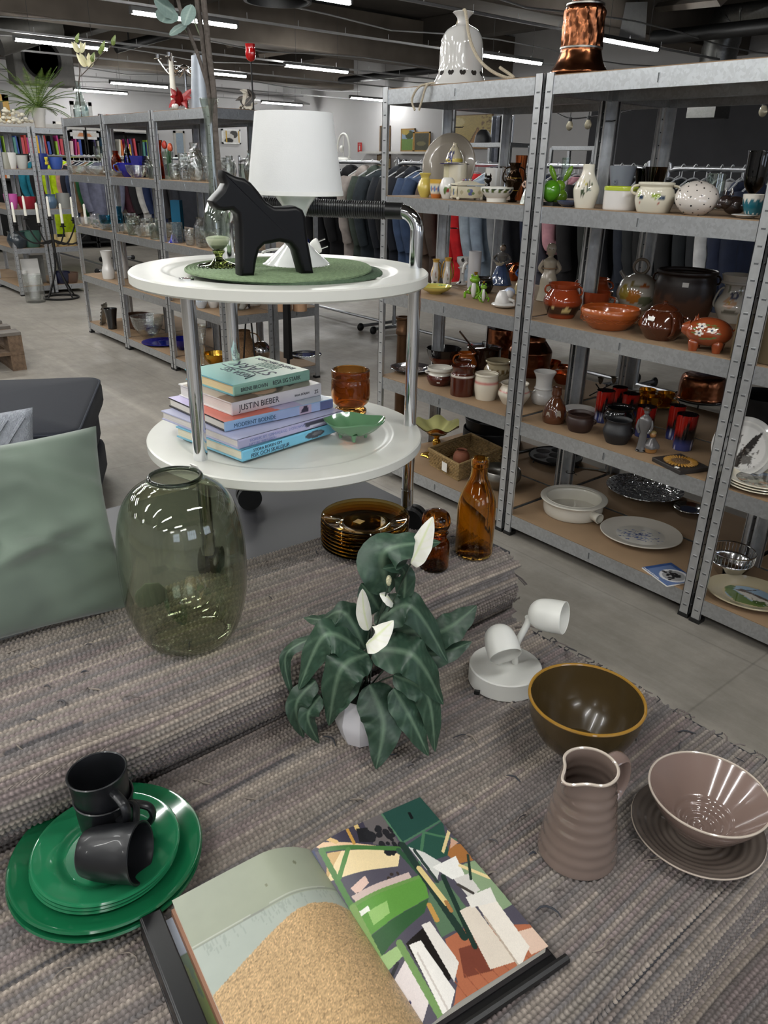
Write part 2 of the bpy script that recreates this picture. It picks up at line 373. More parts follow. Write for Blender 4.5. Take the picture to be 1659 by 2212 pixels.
# ================================================================ shelving
GALV = mat('galvanised steel', (196, 199, 202), .32, metal=.9, var=.07, vs=110, kind='voronoi', bump=.03, bs=14)
GALV2 = mat('galvanised post', (206, 208, 210), .34, metal=.85, var=.12, vs=30, bump=.03, bs=40)
SLOT = mat('punched slot', (104, 106, 108), .6, metal=.6)
HARD = mat('brown hardboard', (146, 120, 92), .75, var=.1, vs=7)
FOOT = mat('black plastic foot', (22, 22, 22), .5)
SH = (1.80, 1.37, .95, .53, .10)          # beam tops
def post_mesh(fine=True):
    b = B(); w, t, H = .036, .0025, 1.81
    b.box((w/2, t/2, H/2), (w, t, H)); b.box((t/2, w/2, H/2), (t, w, H)); b.box((w-.001, .004, H/2), (.002, .008, H)); b.box((.004, w-.001, H/2), (.008, .002, H))
    if fine:
        for k in range(35):
            z = .05+k*.05
            b.box((w*.5, -.0004, z), (.014, .0012, .005), 1); b.box((w*.52, -.001, z+.0035), (.014, .002, .0022))
            b.box((-.0004, w*.5, z), (.0012, .014, .005), 1); b.box((-.001, w*.52, z+.0035), (.002, .014, .0022))
    return b.mesh('post', [GALV2, SLOT], False)
PM, PMC = post_mesh(), post_mesh(False)
bevm = lambda L, nm: B().box((0, 0, -.029), (L, .002, .058)).box((0, .006, -.001), (L, .013, .002)).box((0, .004, -.057), (L, .009, .002)).box((0, -.0014, -.03), (.004, .002, .028), 1).box((.0045, -.0016, -.03), (.002, .0024, .03)).box((.0018, -.0016, -.0445), (.0075, .0024, .002)).mesh(nm, [GALV, SLOT], False)
_bm = {}
def beam(L):
    k = round(L, 3)
    if k not in _bm: _bm[k] = bevm(L, 'beam')
    return _bm[k]
foot_m = B().box((.018, .018, .008), (.04, .04, .016)).mesh('foot', FOOT, False)
_bd = {}
def unit(x0, x1, y0, y1, label, fine=True, shelves=SH):
    t = thing('shelving_unit', label, 'shelf', (x0, y0, 0), 0, 'galvanised shelving units'); W, D = x1-x0, y1-y0
    for (x, y, rz) in ((0, 0, 0), (W, 0, PI/2), (W, D, PI), (0, D, -PI/2)):
        ob('post', PM if fine else PMC, t, (x, y, 0), (0, 0, rz)); ob('foot', foot_m, t, (x, y, 0), (0, 0, rz))
    k = (round(W, 3), round(D, 3))
    if k not in _bd: _bd[k] = (B().box((0, 0, -.003), (W-.008, D-.008, .006)).mesh('shelf_board', HARD, False), B().box((0, 0, 0), (.03, D-.02, .012)).mesh('support_bar', GALV, False))
    for z in shelves:
        ob('shelf_board', _bd[k][0], t, (W/2, D/2, z+.003))
        ob('beam', beam(W-.02), t, (W/2, .004, z)); ob('beam', beam(W-.02), t, (W/2, D-.004, z), (0, 0, PI))
        ob('beam', beam(D-.02), t, (W-.004, D/2, z), (0, 0, PI/2)); ob('beam', beam(D-.02), t, (.004, D/2, z), (0, 0, -PI/2))
        ob('support_bar', _bd[k][1], t, (W*.5, D/2, z-.012))
    return t
RY = 2.435
unit(-2.965, -2.065, RY, RY+.4, 'shelving unit under the white bell, holding figurines and the wicker basket')
unit(-2.052, -1.145, RY, RY+.4, 'shelving unit under the copper bell, holding the clay pig and brown pots')
unit(-1.132, -.225, RY-.005, RY+.4, 'shelving unit cut by the right edge, with the oval church plate on its bottom shelf')
unit(-2.965, -2.065, RY+.412, RY+.81, 'rear shelving unit standing behind the one with the white bell')
unit(-2.052, -1.145, RY+.412, RY+.81, 'rear shelving unit standing behind the one with the copper bell')
unit(-1.132, -.225, RY+.412, RY+.81, 'rear shelving unit at the right edge behind the church plate')
LY = 2.56
unit(-7.42, -6.535, LY, LY+.4, 'left shelving unit farthest from the trolley, below the clear carafe')
unit(-6.525, -5.64, LY, LY+.4, 'middle unit of the left shelving row with the dark blue glass')
unit(-5.63, -4.79, LY, LY+.4, 'left shelving unit nearest the trolley, with the tulips in a glass')
unit(-7.42, -6.535, LY+.41, LY+.8, 'rear left shelving unit behind the one below the carafe', False)
unit(-6.525, -5.64, LY+.41, LY+.8, 'rear unit behind the middle of the left shelving row', False)
unit(-5.63, -4.79, LY+.41, LY+.8, 'rear left shelving unit behind the trolley lamp', False)
FX = -9.9
unit(FX-.9, FX, 2.68, 3.06, 'far left shelving unit with the pink flower pot', True)
unit(FX-.9, FX, 3.075, 3.47, 'far left shelving unit behind the candelabrum, with the potted fern on top', True)
unit(FX-1.81, FX-.91, 2.68, 3.06, 'far left shelving unit farthest away at the picture edge', False)
# ================================================================ display tables and rag rug
ZU, ZL = .608, .450
GREY = mat('grey laminate', (60, 60, 64), .45, var=.06, vs=6)
def table(name, label, x0, x1, y0, y1, z):
    t = thing(name, label, 'table', ((x0+x1)/2, (y0+y1)/2, 0)); W, D = x1-x0, y1-y0
    B().box((0, 0, z-.015), (W, D, .03)).obj('tabletop', GREY, t, bev=.003, smooth=False)
    for sx in (-1, 1):
        for sy in (-1, 1): B().box((sx*(W/2-.06), sy*(D/2-.06), (z-.03)/2), (.06, .06, z-.03)).obj('leg', GREY, t, smooth=False, bev=.003)
table('display_table', 'grey display table carrying the round white trolley', -2.03, -1.15, -.75, 1.40, ZU-.012)
table('low_display_table', 'low display table covered by the rag rug, in the foreground', -1.145, -.32, -.75, 1.36, ZL-.012)
table('step_table', 'lowest display table under the rug at the bottom right corner', -.315, .35, -.75, 1.36, .275)
def rug():
    ctrl = [(-1.5, ZU-.004), (-1.4, ZU), (-1.2, ZU), (-1.135, ZU-.004), (-1.092, .585), (-1.072, .55), (-1.078, .51), (-1.108, .475), (-1.118, .458), (-1.09, ZL+.001), (-1.0, ZL), (-.7, ZL), (-.4, ZL), (-.345, .446), (-.305, .425), (-.288, .39), (-.29, .34), (-.285, .30), (-.24, .287), (-.1, .287), (.25, .287)]
    P = np.array(spl([(c[0]+5, c[1]) for c in ctrl], 24)); P[:, 0] -= 5
    seg = np.r_[0, np.cumsum(np.hypot(*np.diff(P, axis=0).T))]
    RP, BP = .0088, .0092; rows = int(seg[-1]/RP); Y0_, Y1_ = -.42, 1.378; nb = int((Y1_-Y0_)/BP)
    ns, ny = rows*3+1, nb*3+1
    s = np.arange(ns)/3; yb = np.arange(ny)/3
    S, Yb = np.meshgrid(s, yb, indexing='ij')
    row = np.minimum(np.floor(S+1e-6).astype(int), rows-1)
    yw = Yb*BP
    # the weft wanders a little
    wav = .0035*np.sin(yw*5+S*.06)+.002*np.sin(yw*13+S*.21)
    ss = np.clip(S*RP+wav, 0, seg[-1])
    x = np.interp(ss, seg, P[:, 0]); z = np.interp(ss, seg, P[:, 1])
    e = .004; tx = np.interp(np.clip(ss+e, 0, seg[-1]), seg, P[:, 0])-np.interp(np.clip(ss-e, 0, seg[-1]), seg, P[:, 0]); tz = np.interp(np.clip(ss+e, 0, seg[-1]), seg, P[:, 1])-np.interp(np.clip(ss-e, 0, seg[-1]), seg, P[:, 1])
    L = np.hypot(tx, tz)+1e-9; nx, nz = -tz/L, tx/L
    rr = np.random.default_rng(3)
    fat = rr.uniform(.6, 1.25, rows)[row]
    ph = (row % 2)*.5+.25*np.sin(row*1.7)
    lump = rr.uniform(.45, 1.2, (rows, nb+2))[row, np.clip((Yb+1e-6).astype(int), 0, nb+1)]
    hs = np.abs(np.sin(PI*S)); hy = np.abs(np.sin(PI*Yb))
    hgt = .0066*(.55+.45*fat)*(.6+.4*lump)*(hs**.6)*(.12+.88*hy**.6)+.0015*np.sin(yw*7+S*.3)
    X = x+nx*hgt; Z = z+nz*hgt
    edge = rr.normal(0, .002, rows)[row]+.006*np.sin(row*.13)
    inside = (np.arange(ns) % 3 != 0)[:, None]
    yw = yw+np.where(inside, ph*BP, .25*BP)
    Yv = Y0_+yw*(1+edge/(Y1_-Y0_))
    low = (x > -1.09)                                    # narrower on the low table
    Yv = np.where(low, Y0_+(Yv-Y0_)*(1.345-Y0_)/(Y1_-Y0_), Yv)
    # colour: every weft strip is torn from another cloth
    pal = np.array([lin(c)[:3] for c in ((130, 120, 114), (142, 132, 123), (118, 110, 107), (110, 105, 104), (152, 141, 130), (126, 114, 112), (136, 128, 120), (122, 115, 111))])
    colr = np.zeros((rows, nb+2, 3)); cur = 0
    for i in range(rows):
        if rr.random() < .6: cur = rr.integers(len(pal))
        a = 0; c = cur
        while a < nb+2:
            n = int(rr.uniform(12, 90)); colr[i, a:a+n] = pal[c]*rr.uniform(.9, 1.1); a += n
            if rr.random() < .6: c = rr.integers(len(pal))
        if rr.random() < .04: q = rr.integers(0, nb-60); colr[i, q:q+rr.integers(10, 34)] = lin((72, 70, 72))[:3]
    colr *= rr.uniform(.82, 1.16, (rows, nb+2, 1))
    C = colr[row, np.clip((Yb+1e-6).astype(int), 0, nb+1)]*rr.uniform(.95, 1.05, S.shape)[..., None]
    gap = np.clip((hs < .1)*1.0+(hy < .1)*.8, 0, 1)[..., None]        # grooves between the bumps, painted darker to stand in for shade
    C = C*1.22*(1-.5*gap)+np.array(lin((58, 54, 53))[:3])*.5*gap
    V = np.stack([X, Yv, Z], -1).reshape(-1, 3)
    i0 = (np.arange(ns-1)[:, None]*ny+np.arange(ny-1)[None]).ravel()
    Fq = np.stack([i0, i0+ny, i0+ny+1, i0+1], -1)
    me = bpy.data.meshes.new('rag_rug'); me.vertices.add(len(V)); me.vertices.foreach_set('co', V.ravel().astype(np.float32))
    me.loops.add(Fq.size); me.loops.foreach_set('vertex_index', Fq.ravel().astype(np.int32)); me.polygons.add(len(Fq))
    me.polygons.foreach_set('loop_start', np.arange(0, Fq.size, 4, dtype=np.int32)); me.polygons.foreach_set('use_smooth', np.ones(len(Fq), bool))
    me.update(calc_edges=True)
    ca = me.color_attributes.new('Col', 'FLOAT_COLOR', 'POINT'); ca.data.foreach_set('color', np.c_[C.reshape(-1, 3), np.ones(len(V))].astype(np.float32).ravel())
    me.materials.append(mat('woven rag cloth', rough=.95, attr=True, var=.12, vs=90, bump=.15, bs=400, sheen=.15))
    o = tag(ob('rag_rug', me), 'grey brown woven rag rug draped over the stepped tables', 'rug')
    bb = B().prism([(-1.5, ZU-.012), (-1.15, ZU-.012), (-1.15, ZU-.003), (-1.5, ZU-.003)], -.42, 1.37, ax='y')
    bb.prism([(-1.1, ZL-.0118), (-.35, ZL-.0118), (-.35, ZL-.002), (-1.1, ZL-.002)], -.42, 1.33, ax='y')
    bb.obj('backing', mat('rug backing', (96, 90, 86), .95), o, smooth=False)
    # loose ends of the strips
    t = B()
    def strand(p, n, ln, r, lift):
        a = random.uniform(0, 2*PI); q = Vector(p); path = []
        for k in range(6):
            path.append((q.x, q.y, q.z+lift*math.sin(PI*k/5)+.001)); q = q+Vector((math.cos(a), math.sin(a), 0))*ln/5; a += random.uniform(-.6, .6)
        t.tube(path, [r*.5, r, r, r, r*.8, r*.3], 5, col=lin(random.choice([(62, 64, 70), (84, 82, 84), (110, 102, 98), (140, 130, 120)])))
    for _ in range(110): strand((random.uniform(-1.05, -.36), random.uniform(-.1, 1.32), ZL+.004), 6, random.uniform(.012, .05), random.uniform(.0009, .0022), random.uniform(.001, .006))
    for _ in range(50): strand((random.uniform(-1.47, -1.14), random.uniform(.1, 1.35), ZU+.004), 6, random.uniform(.012, .035), random.uniform(.0009, .002), random.uniform(.001, .005))
    for _ in range(26):
        y = random.uniform(.1, 1.36); t.tube([(-1.10, y, .572), (-1.075, y+.01, .56), (-1.066, y+.02, .545)], .0012, 5, col=lin((90, 84, 82)))
    for _ in range(45):
        x = random.uniform(-1.05, -.36); t.tube([(x, 1.335, ZL+.002), (x+random.uniform(-.01, .01), 1.35, ZL+.002), (x+random.uniform(-.02, .02), 1.362, ZL-.004)], .0016, 4, col=lin(random.choice([(70, 68, 70), (120, 110, 106)])))
    tag(t.obj('loose_threads', mat('thread', rough=.9, attr=True), o), 'frayed loose ends of the rug strips', kind='stuff')
rug()
# ================================================================ dishes on the rug
GREEN = cer('emerald green glaze', (22, 98, 62), .1, var=.06)
def plate_prof(R, h, t=.006, well=.62):
    o = spl([(R*.40, 0), (R*.55, .002), (R*well, h*.22), (R*.72, h*.55), (R*.9, h*.82), (R, h)], 4)
    return [(0, 0)]+o+[(R+.001, h+t*.4), (R-.001, h+t*.9)]+[(r-.002, z+t) for r, z in o[::-1]][1:-4]+[(R*well*.9, h*.2+t*.7), (0, t)]
pc = (-.957, .246)
big = plate_prof(.1465, .026, .006)
for k, lb in enumerate(('lower of the two large emerald green dinner plates, bottom of the stack', 'upper of the two large emerald green dinner plates, under the small ones')):
    tag(B().lathe(big, 96).obj('dinner_plate', GREEN, loc=(pc[0]-.002*k, pc[1]+.003*k, ZL+.006+k*.0125)), lb, 'plate', 'green plates')
sml = plate_prof(.1115, .02, .005)
zs = ZL+.006+.0125+.007
for k, lb in enumerate(('lowest of the three small emerald green plates', 'middle of the three small emerald green plates', 'topmost small emerald green plate with black mugs on it')):
    tag(B().lathe(sml, 96).obj('side_plate', cer('emerald green light glaze', (34, 118, 78), .1, var=.05), loc=(pc[0]-.001+.002*k, pc[1]+.001*k, zs+k*.0085)), lb, 'plate', 'green plates')
zt = zs+2*.0085+.0055
BLK = mat('matte black stoneware', (24, 25, 28), .36, var=.1, vs=12, coat=.1)
RIMM = mat('unglazed foot ring', (196, 190, 176), .7)
def mug(label, M, hang, h=.088, r=.046):
    o = spl([(r*.70, 0), (r*.76, .004), (r*.86, h*.25), (r*.93, h*.6), (r*.95, h*.85), (r*1.0, h)], 5)
    m = tag(B().lathe(shell(o, .0035, .006), 48).obj('mug', BLK), label, 'mug', 'black mugs'); m.matrix_world = M
    ex = Vector((math.cos(hang), math.sin(hang), 0))
    B().tube(handle(ex*r*.92+Vector((0, 0, h*.8)), ex*r*.84+Vector((0, 0, h*.2)), ex*.033), .0052, 10, flat=1.5).obj('handle', BLK, m)
    B().lathe([(r*.66, -.0005), (r*.71, .0012), (r*.71, .0022), (r*.6, .0022)], 40).obj('foot_ring', RIMM, m)
    return m
mb = at(238, 1805, zt); az = math.atan2(-mb.y, -mb.x)
T = Matrix.Translation
mug('black mug standing on the green plates with another nested in it', T((mb.x, mb.y, zt)), az+1.15)
mug('black mug nested on top of the other, highest of the three', T((mb.x+.0, mb.y, zt+.046))@Euler((.03, -.05, 0)).to_matrix().to_4x4(), az+.42)
pa, pb = at(190, 1842, zt+.041), at(303, 1842, zt+.052)
dr = (pb-pa).normalized()
mug('black mug lying on its side on the green plates', T(pa-dr*.004)@dr.to_track_quat('Z', 'Y').to_matrix().to_4x4(), .5)
# brown bowl
BRN = cer('olive brown glaze', (74, 60, 36), .24, var=.1, coat=.25); GOLDR = cer('amber glaze rim', (170, 128, 52), .12)
o = spl([(.042, 0), (.05, .004), (.085, .04), (.104, .08), (.111, .122)], 6)
bo = tag(B().lathe(shell(o, .0055, .008), 96).obj('salad_bowl', BRN, loc=(-.668, 1.082, ZL+.004)), 'large deep olive brown bowl with amber rim', 'bowl')
B().tube([(.1085*math.cos(a*PI/48), .1085*math.sin(a*PI/48), .1225) for a in range(96)], .0032, 8, closed=True).obj('rim', GOLDR, bo)
# taupe dish, bowl and jug
TAU = cer('taupe ribbed glaze', (136, 116, 108), .12, var=.06); TAUD = cer('grey taupe glaze', (104, 94, 87), .14, var=.1); CRM = cer('pale glaze rim', (205, 192, 178), .12)
def ribbed(prof, amp, n, lo=0, hi=9): return [(r+amp*math.sin(i*2.1) if lo < i < hi and r > .01 else r, z) for i, (r, z) in enumerate(prof)]
def splate(R, h):
    pr = spl([(R*.45, 0), (R*.6, .003), (R*.85, h*.5), (R, h)], 4); top = []
    for i in range(60):
        r = R*(1-i/60); base = h*max(0, (r/R-.5)/.5)**1.3+.006
        top.append((r, base+.0009*math.sin(r*520)))
    return [(0, 0)]+pr+top+[(0, .006)]
so = tag(B().lathe(splate(.109, .018), 96).obj('saucer_plate', TAUD, loc=(-.405, 1.061, ZL+.005)), 'grey taupe ribbed plate under the taupe bowl', 'plate')
B().tube([(.1085*math.cos(a*PI/48), .1085*math.sin(a*PI/48), .0205) for a in range(96)], .0018, 6, closed=True).obj('rim', CRM, so)
o = spl([(.04, 0), (.046, .006), (.068, .03), (.088, .06), (.098, .083)], 7)
ins = []
for i in range(70):
    q = i/69; r = .096*(1-q); zz = .006+.077*max(0, (r-.02)/.076)**1.25
    ins.append((max(r, .0005), zz+(.0013*math.sin(r*560) if r < .05 else 0)))
bw2 = tag(B().lathe([(0, 0)]+o+[(.0975, .0845)]+ins+[(0, .006)], 96).obj('soup_bowl', TAU, loc=(-.404, 1.072, ZL+.013)), 'glossy taupe bowl with spiral rings inside, on the ribbed plate', 'bowl')
B().tube([(.0972*math.cos(a*PI/48), .0972*math.sin(a*PI/48), .0838) for a in range(96)], .002, 6, closed=True).obj('rim', CRM, bw2)
jc = Vector((-.515, .876, ZL+.004)); JH = .178
sp = Vector((at(1228, 1717, .6)-jc).to_2d()).normalized(); spa = math.atan2(sp.y, sp.x)
o = [(.066-.024*t+.0007*math.sin(t*52)*(1 if .06 < t < .86 else .2), JH*t) for t in [i/48 for i in range(49)]]
o = [(.06, 0), (.0655, .002)]+o[1:44]+[(r+.0035*((i+1)/5)**2, z) for i, (r, z) in enumerate(o[44:])]
def spout(a, z, r):
    d = abs((a-spa+PI) % (2*PI)-PI); q = max(0, (z/JH-.72)/.28)
    return 1+.42*q*math.exp(-(d/.3)**2)-.07*q*math.exp(-((d-.75)/.3)**2)
ju = tag(B().lathe(shell(o, .005, .007), 96, mod=spout).obj('jug', cer('taupe jug glaze', (124, 108, 100), .13, var=.12), loc=jc), 'tapered taupe ribbed jug with handle and pouring lip', 'jug')
hx = Vector((at(1345, 1650, .6)-jc).to_2d().to_3d()).normalized()
B().tube(handle(hx*.04+Vector((0, 0, JH*.93)), hx*.052+Vector((0, 0, JH*.42)), hx*.042+Vector((0, 0, .012))), .0075, 12, flat=1.9).obj('handle', TAU, ju)
B().tube([((.0432+.0)*spout(a*PI/48, JH, 1)*math.cos(a*PI/48), .0432*spout(a*PI/48, JH, 1)*math.sin(a*PI/48), JH+.001) for a in range(96)], .0026, 6, closed=True).obj('rim', CRM, ju)
# ================================================================ spot lamp
WP = mat('white painted metal', (232, 232, 226), .35, var=.02)
def atd(px, py, ax, d):
    A = away(ax); n = Vector((ax[0], ax[1], 0))-A*d; r = ray(px, py); t = (n-CAM).dot(A)/r.dot(A); return CAM+r*t
lc = Vector((-.911, 1.130, ZL+.004))
lp = thing('spot_lamp', 'white two-headed spot lamp on a round base', 'lamp', lc)
B().lathe([(0, 0), (.078, 0), (.080, .002), (.080, .040), (.0775, .0425), (0, .0425)], 64).obj('base', WP, lp)
sw = atd(1033, 1468, lc, .077)-lc
B().box((sw.x, sw.y, .014), (.012, .007, .009), rot=(0, 0, .6)).obj('switch', mat('black switch', (25, 25, 25), .4), lp, smooth=False)
def head(o_, b_, name):
    o_, b_ = o_-lc, b_-lc; d = (o_-b_).normalized(); L = (o_-b_).length; r = .0355
    pr = spl([(0, 0), (r*.5, .004), (r*.86, .018), (r, .042), (r, L)], 6)
    inn = [(a-.0022 if a > .004 else 0, z+(.002 if a < .03 else 0)) for a, z in pr][::-1]
    h = B().lathe(pr+[(r-.0008, L+.0008)]+inn, 48).obj(name, WP, lp); M = T(b_)@d.to_track_quat('Z', 'Y').to_matrix().to_4x4(); h.matrix_local = M
    B().lathe([(0, .018), (.013, .02), (.014, .034), (.011, .034), (.010, .024), (0, .024)], 24).obj('socket', mat('cream socket', (226, 220, 190), .5), h)
    return b_+d*.02, d
h1, d1 = head(atd(1092, 1417, lc, .060), atd(1071, 1352, lc, .005), 'lamp_head')
h2, d2 = head(atd(1219, 1335, lc, -.005), atd(1143, 1322, lc, -.03), 'lamp_head')
top = Vector((0, 0, .0425)); k1 = atd(1141, 1332, lc, -.02)-lc
B().tube(spl([tuple(top+Vector((.01, .02, 0))), tuple(top.lerp(k1, .45)+Vector((0, 0, -.012))), tuple(k1+Vector((0, 0, -.018))), tuple(k1)], 6), .0075, 12).obj('arm', WP, lp)
B().tube(spl([tuple(top+Vector((-.012, -.01, 0))), tuple((top+h1)/2), tuple(h1)], 5), .008, 12).obj('arm', WP, lp)
# ================================================================ spathe plant
pcx = Vector((-.962, .762, ZL+.004))
pl = thing('potted_peace_lily', 'artificial peace lily with dark green leaves in a white pot', 'plant', pcx)
o = [(.030, 0), (.036, .003), (.050, .042), (.0525, .058), (.047, .088), (.043, .108)]
B().lathe(shell(o, .003), 9).obj('pot', mat('white matt pot', (214, 212, 216), .5, var=.03), pl, ang=25)
B().lathe([(0, .09), (.04, .092), (.02, .1), (0, .11)], 12).obj('soil', mat('dark moss', (14, 18, 14), .9, bump=.5), pl)
def leaf(pts, W, name='leaf', m=LEAFM, base=(45, 70, 55), rib=(100, 124, 102), fold=.18, parent=pl, origin=pcx, nu=18, nv=10, ripple=.14, nrm=None, wide=.36, kk=8):
    q = spl([tuple(p-origin) for p in pts], kk); q = [Vector(p) for p in q]; n = len(q)-1
    view = (CAM-origin).normalized(); b = B(); sh = random.uniform(.82, 1.15); ph = random.uniform(0, 6)
    cb, cr = [x*sh for x in lin(base)[:3]], [x*sh for x in lin(rib)[:3]]
    V = []; C = []
    for i in range(n+1):
        t = i/n; tan = (q[min(i+1, n)]-q[max(i-1, 0)]).normalized(); N0 = nrm or (view*.8+Vector((0, 0, .75)))
        side = tan.cross(N0).normalized(); N = side.cross(tan).normalized()
        w_ = W*((t/wide)**(wide*1.65)*((1-t)/(1-wide))**((1-wide)*1.65) if 0 < t < 1 else 0)+.0004
        for j in range(nv+1):
            s_ = j/nv*2-1
            p = q[i]+side*w_*s_+N*(-fold*w_*abs(s_)**1.4+ripple*w_*math.sin(t*26+ph+s_)*s_*s_)
            V.append(p); g = max(math.exp(-(s_/.09)**2), .3*max(0, math.cos((t*48-abs(s_)*9)))**4); C.append(tuple(a*(1-g)+c*g for a, c in zip(cb, cr))+(1,))
    fs = [(i*(nv+1)+j, i*(nv+1)+j+1, (i+1)*(nv+1)+j+1, (i+1)*(nv+1)+j) for i in range(n) for j in range(nv)]
    return b.add(V, fs, 0, C).obj(name, m, parent)
def lp3(*pts):
    out = []
    for x, y, d in pts:
        p = atd(x, y, pcx, d)
        if p.z < ZL+.012: p = at(x, y, ZL+.012)
        out.append(p)
    return out
L_ = [  # base, through, tip: picture point and distance towards the viewer, then half width
 ((((798, 1478, .035), (828, 1560, .07), (812, 1662, .05))), .034), (((795, 1412, .02), (735, 1448, .06), (710, 1568, .04)), .034),
 (((778, 1402, .01), (702, 1372, .02), (645, 1490, .02)), .031), (((690, 1372, -.02), (618, 1415, -.01), (632, 1507, 0)), .011),
 (((790, 1402, -.01), (742, 1322, -.02), (690, 1345, -.05)), .027), (((725, 1352, -.04), (695, 1340, -.06), (656, 1334, -.08)), .014),
 (((808, 1346, -.01), (888, 1310, 0), (968, 1432, .01)), .030), (((803, 1402, .02), (895, 1418, .05), (958, 1522, .04)), .036),
 (((850, 1458, .03), (922, 1500, .05), (940, 1624, .03)), .024), (((850, 1487, .04), (888, 1552, .06), (926, 1633, .03)), .024),
 (((905, 1385, -.03), (975, 1352, -.04), (1030, 1308, -.05)), .028), (((885, 1395, -.02), (945, 1412, -.02), (1019, 1386, -.04)), .024),
 (((845, 1371, -.02), (905, 1362, -.05), (964, 1372, -.07)), .028), (((842, 1280, -.02), (832, 1190, -.01), (952, 1171, 0)), .038),
 (((872, 1300, -.02), (872, 1232, -.01), (826, 1228, .01)), .016), (((820, 1318, -.03), (800, 1285, -.03), (780, 1260, -.04)), .026),
 (((682, 1470, .02), (640, 1522, .03), (656, 1594, .02)), .020), (((692, 1503, .03), (665, 1548, .04), (690, 1606, .02)), .017),
 (((770, 1440, .03), (735, 1500, .05), (712, 1550, .04)), .022), (((842, 1425, .0), (880, 1385, -.02), (935, 1400, -.03)), .024),
 (((868, 1262, -.03), (878, 1290, -.02), (862, 1318, -.01)), .014)]
for pts, W in L_: leaf(lp3(*pts), W*1.2, kk=14)
PET = mat('white petal', rough=.45, attr=True, var=.04, vs=40, bump=.06, bs=90)
for pts, W in ((((796, 1362, .03), (786, 1318, .03), (783, 1272, .03)), .014), (((790, 1392, .06), (815, 1372, .075), (850, 1340, .05)), .024), (((850, 1302, -.01), (838, 1290, 0), (820, 1282, .0)), .014), (((887, 1217, .02), (908, 1176, .035), (935, 1116, .03)), .021)):
    leaf(lp3(*pts), W, 'petal', PET, (232, 231, 222), (214, 222, 178), .35, ripple=.05, kk=14)
sd = atd(840, 1254, pcx, .0)-pcx
B().sph(sd, .0055, (1, 1, 2.0), n=12).obj('spadix', mat('cream spadix', (226, 222, 184), .7, bump=.6, bs=260), pl)
STEM = mat('dark stem', (44, 58, 46), .5)
for (x, y, d) in ((840, 1262, 0), (887, 1218, -.01), (842, 1282, -.02), (797, 1365, .02), (806, 1350, 0), (790, 1405, 0), (778, 1405, .01), (846, 1372, -.02), (803, 1405, .02), (872, 1302, -.02), (850, 1460, .03), (770, 1442, .03), (798, 1480, .035), (852, 1300, -.01), (820, 1320, -.03), (893, 1392, -.03), (692, 1500, .03), (690, 1372, -.02)):
    e = atd(x, y, pcx, d)-pcx; s0 = Vector((random.uniform(-.015, .015), random.uniform(-.015, .015), .095))
    B().tube(spl([tuple(s0), tuple(s0.lerp(e, .5)+Vector((0, 0, .012))), tuple(e)], 4), .0016, 6).obj('stem', STEM, pl)
# ================================================================ open book on its stand
u_ = Vector((.125, .992, 0)).normalized(); w_ = Vector((.99, -.125, -.03)).normalized(); n_ = u_.cross(-w_).normalized()
so_ = at(672, 1838, .482); bo_ = so_-n_*.0205
BM = Matrix(((u_.x, -w_.x, n_.x, bo_.x), (u_.y, -w_.y, n_.y, bo_.y), (u_.z, -w_.z, n_.z, bo_.z), (0, 0, 0, 1)))   # local: x right, y up the page, z up
STB = mat('black plastic stand', (20, 20, 22), .35)
st = thing('book_stand', 'black plastic stand under the open cookbook', 'stand'); st.matrix_world = BM
B().box((-.026, -.168, .004), (.50, .352, .007)).obj('plate', STB, st, smooth=False, bev=.002)
B().box((-.272, -.168, .020), (.006, .352, .036)).box((-.258, -.168, .037), (.030, .352, .004)).obj('lip', STB, st, smooth=False, bev=.002)
B().tube([(.235, -.345, .010), (-.27, -.345, .010)], .007, 8).obj('edge_bar', STB, st)
for lx_ in (-.2, .16): B().box((lx_, .0, -.022), (.02, .008, .05), rot=(.1, 0, 0)).obj('prop', STB, st, smooth=False)
bk = thing('open_cookbook', 'open cookbook with photographs of grain and a green mill machine', 'book'); bk.matrix_world = BM@T((0, 0, .0085))
PH, PWd = .325, .215
def zr(x): return .012+.012*math.sin(min(1, x/.06)*PI*.5)-.006*max(0, (x-.06)/.155)
def zl(x): return .012+.046*math.sin(min(1, x/.09)*PI*.5)**.8-.012*max(0, (x-.08)/.14)**1.2
cvs = Canvas(250, 370, (84, 80, 92), PWd/PH)
def cp(*pts):
    ax, ay, bx, by = 760, -410, 765, 1120; det = ax*by-bx*ay; o = []
    for x, y in pts:
        x, y = x-90, y-440; o.append(((x*by-bx*y)/det, 1-(ax*y-ay*x)/det))
    return o
P_ = lambda col, *pts: cvs.poly(cp(*pts), col)
L2 = lambda col, wd, a, b: cvs.line(*cp(a, b), wd, col)
P_((62, 58, 74), (90, 440), (480, 215), (620, 470), (300, 520)); P_((104, 98, 98), (430, 240), (565, 180), (700, 440), (520, 440)); P_((40, 76, 68), (565, 180), (850, 30), (1010, 235), (720, 420))
L2((86, 126, 96), .007, (565, 180), (720, 430)); L2((80, 120, 92), .008, (720, 425), (1005, 232)); P_((44, 82, 70), (740, 450), (1010, 240), (1040, 520), (930, 560))
L2((76, 120, 88), .012, (870, 340), (830, 620)); L2((76, 120, 88), .010, (870, 340), (1110, 400)); P_((20, 24, 26), (755, 170), (775, 165), (800, 220), (780, 232))
P_((168, 112, 62), (1050, 440), (1130, 430), (1205, 560), (1085, 590), (1030, 520)); P_((206, 164, 140), (1060, 380), (1110, 420), (1050, 470)); P_((226, 204, 150), (1040, 320), (1060, 340), (1005, 510), (988, 490))
P_((140, 162, 126), (1110, 600), (1215, 560), (1430, 880), (1330, 930), (1150, 760)); P_((92, 120, 92), (900, 740), (1000, 700), (1150, 930), (1120, 1010), (960, 1090), (880, 900))
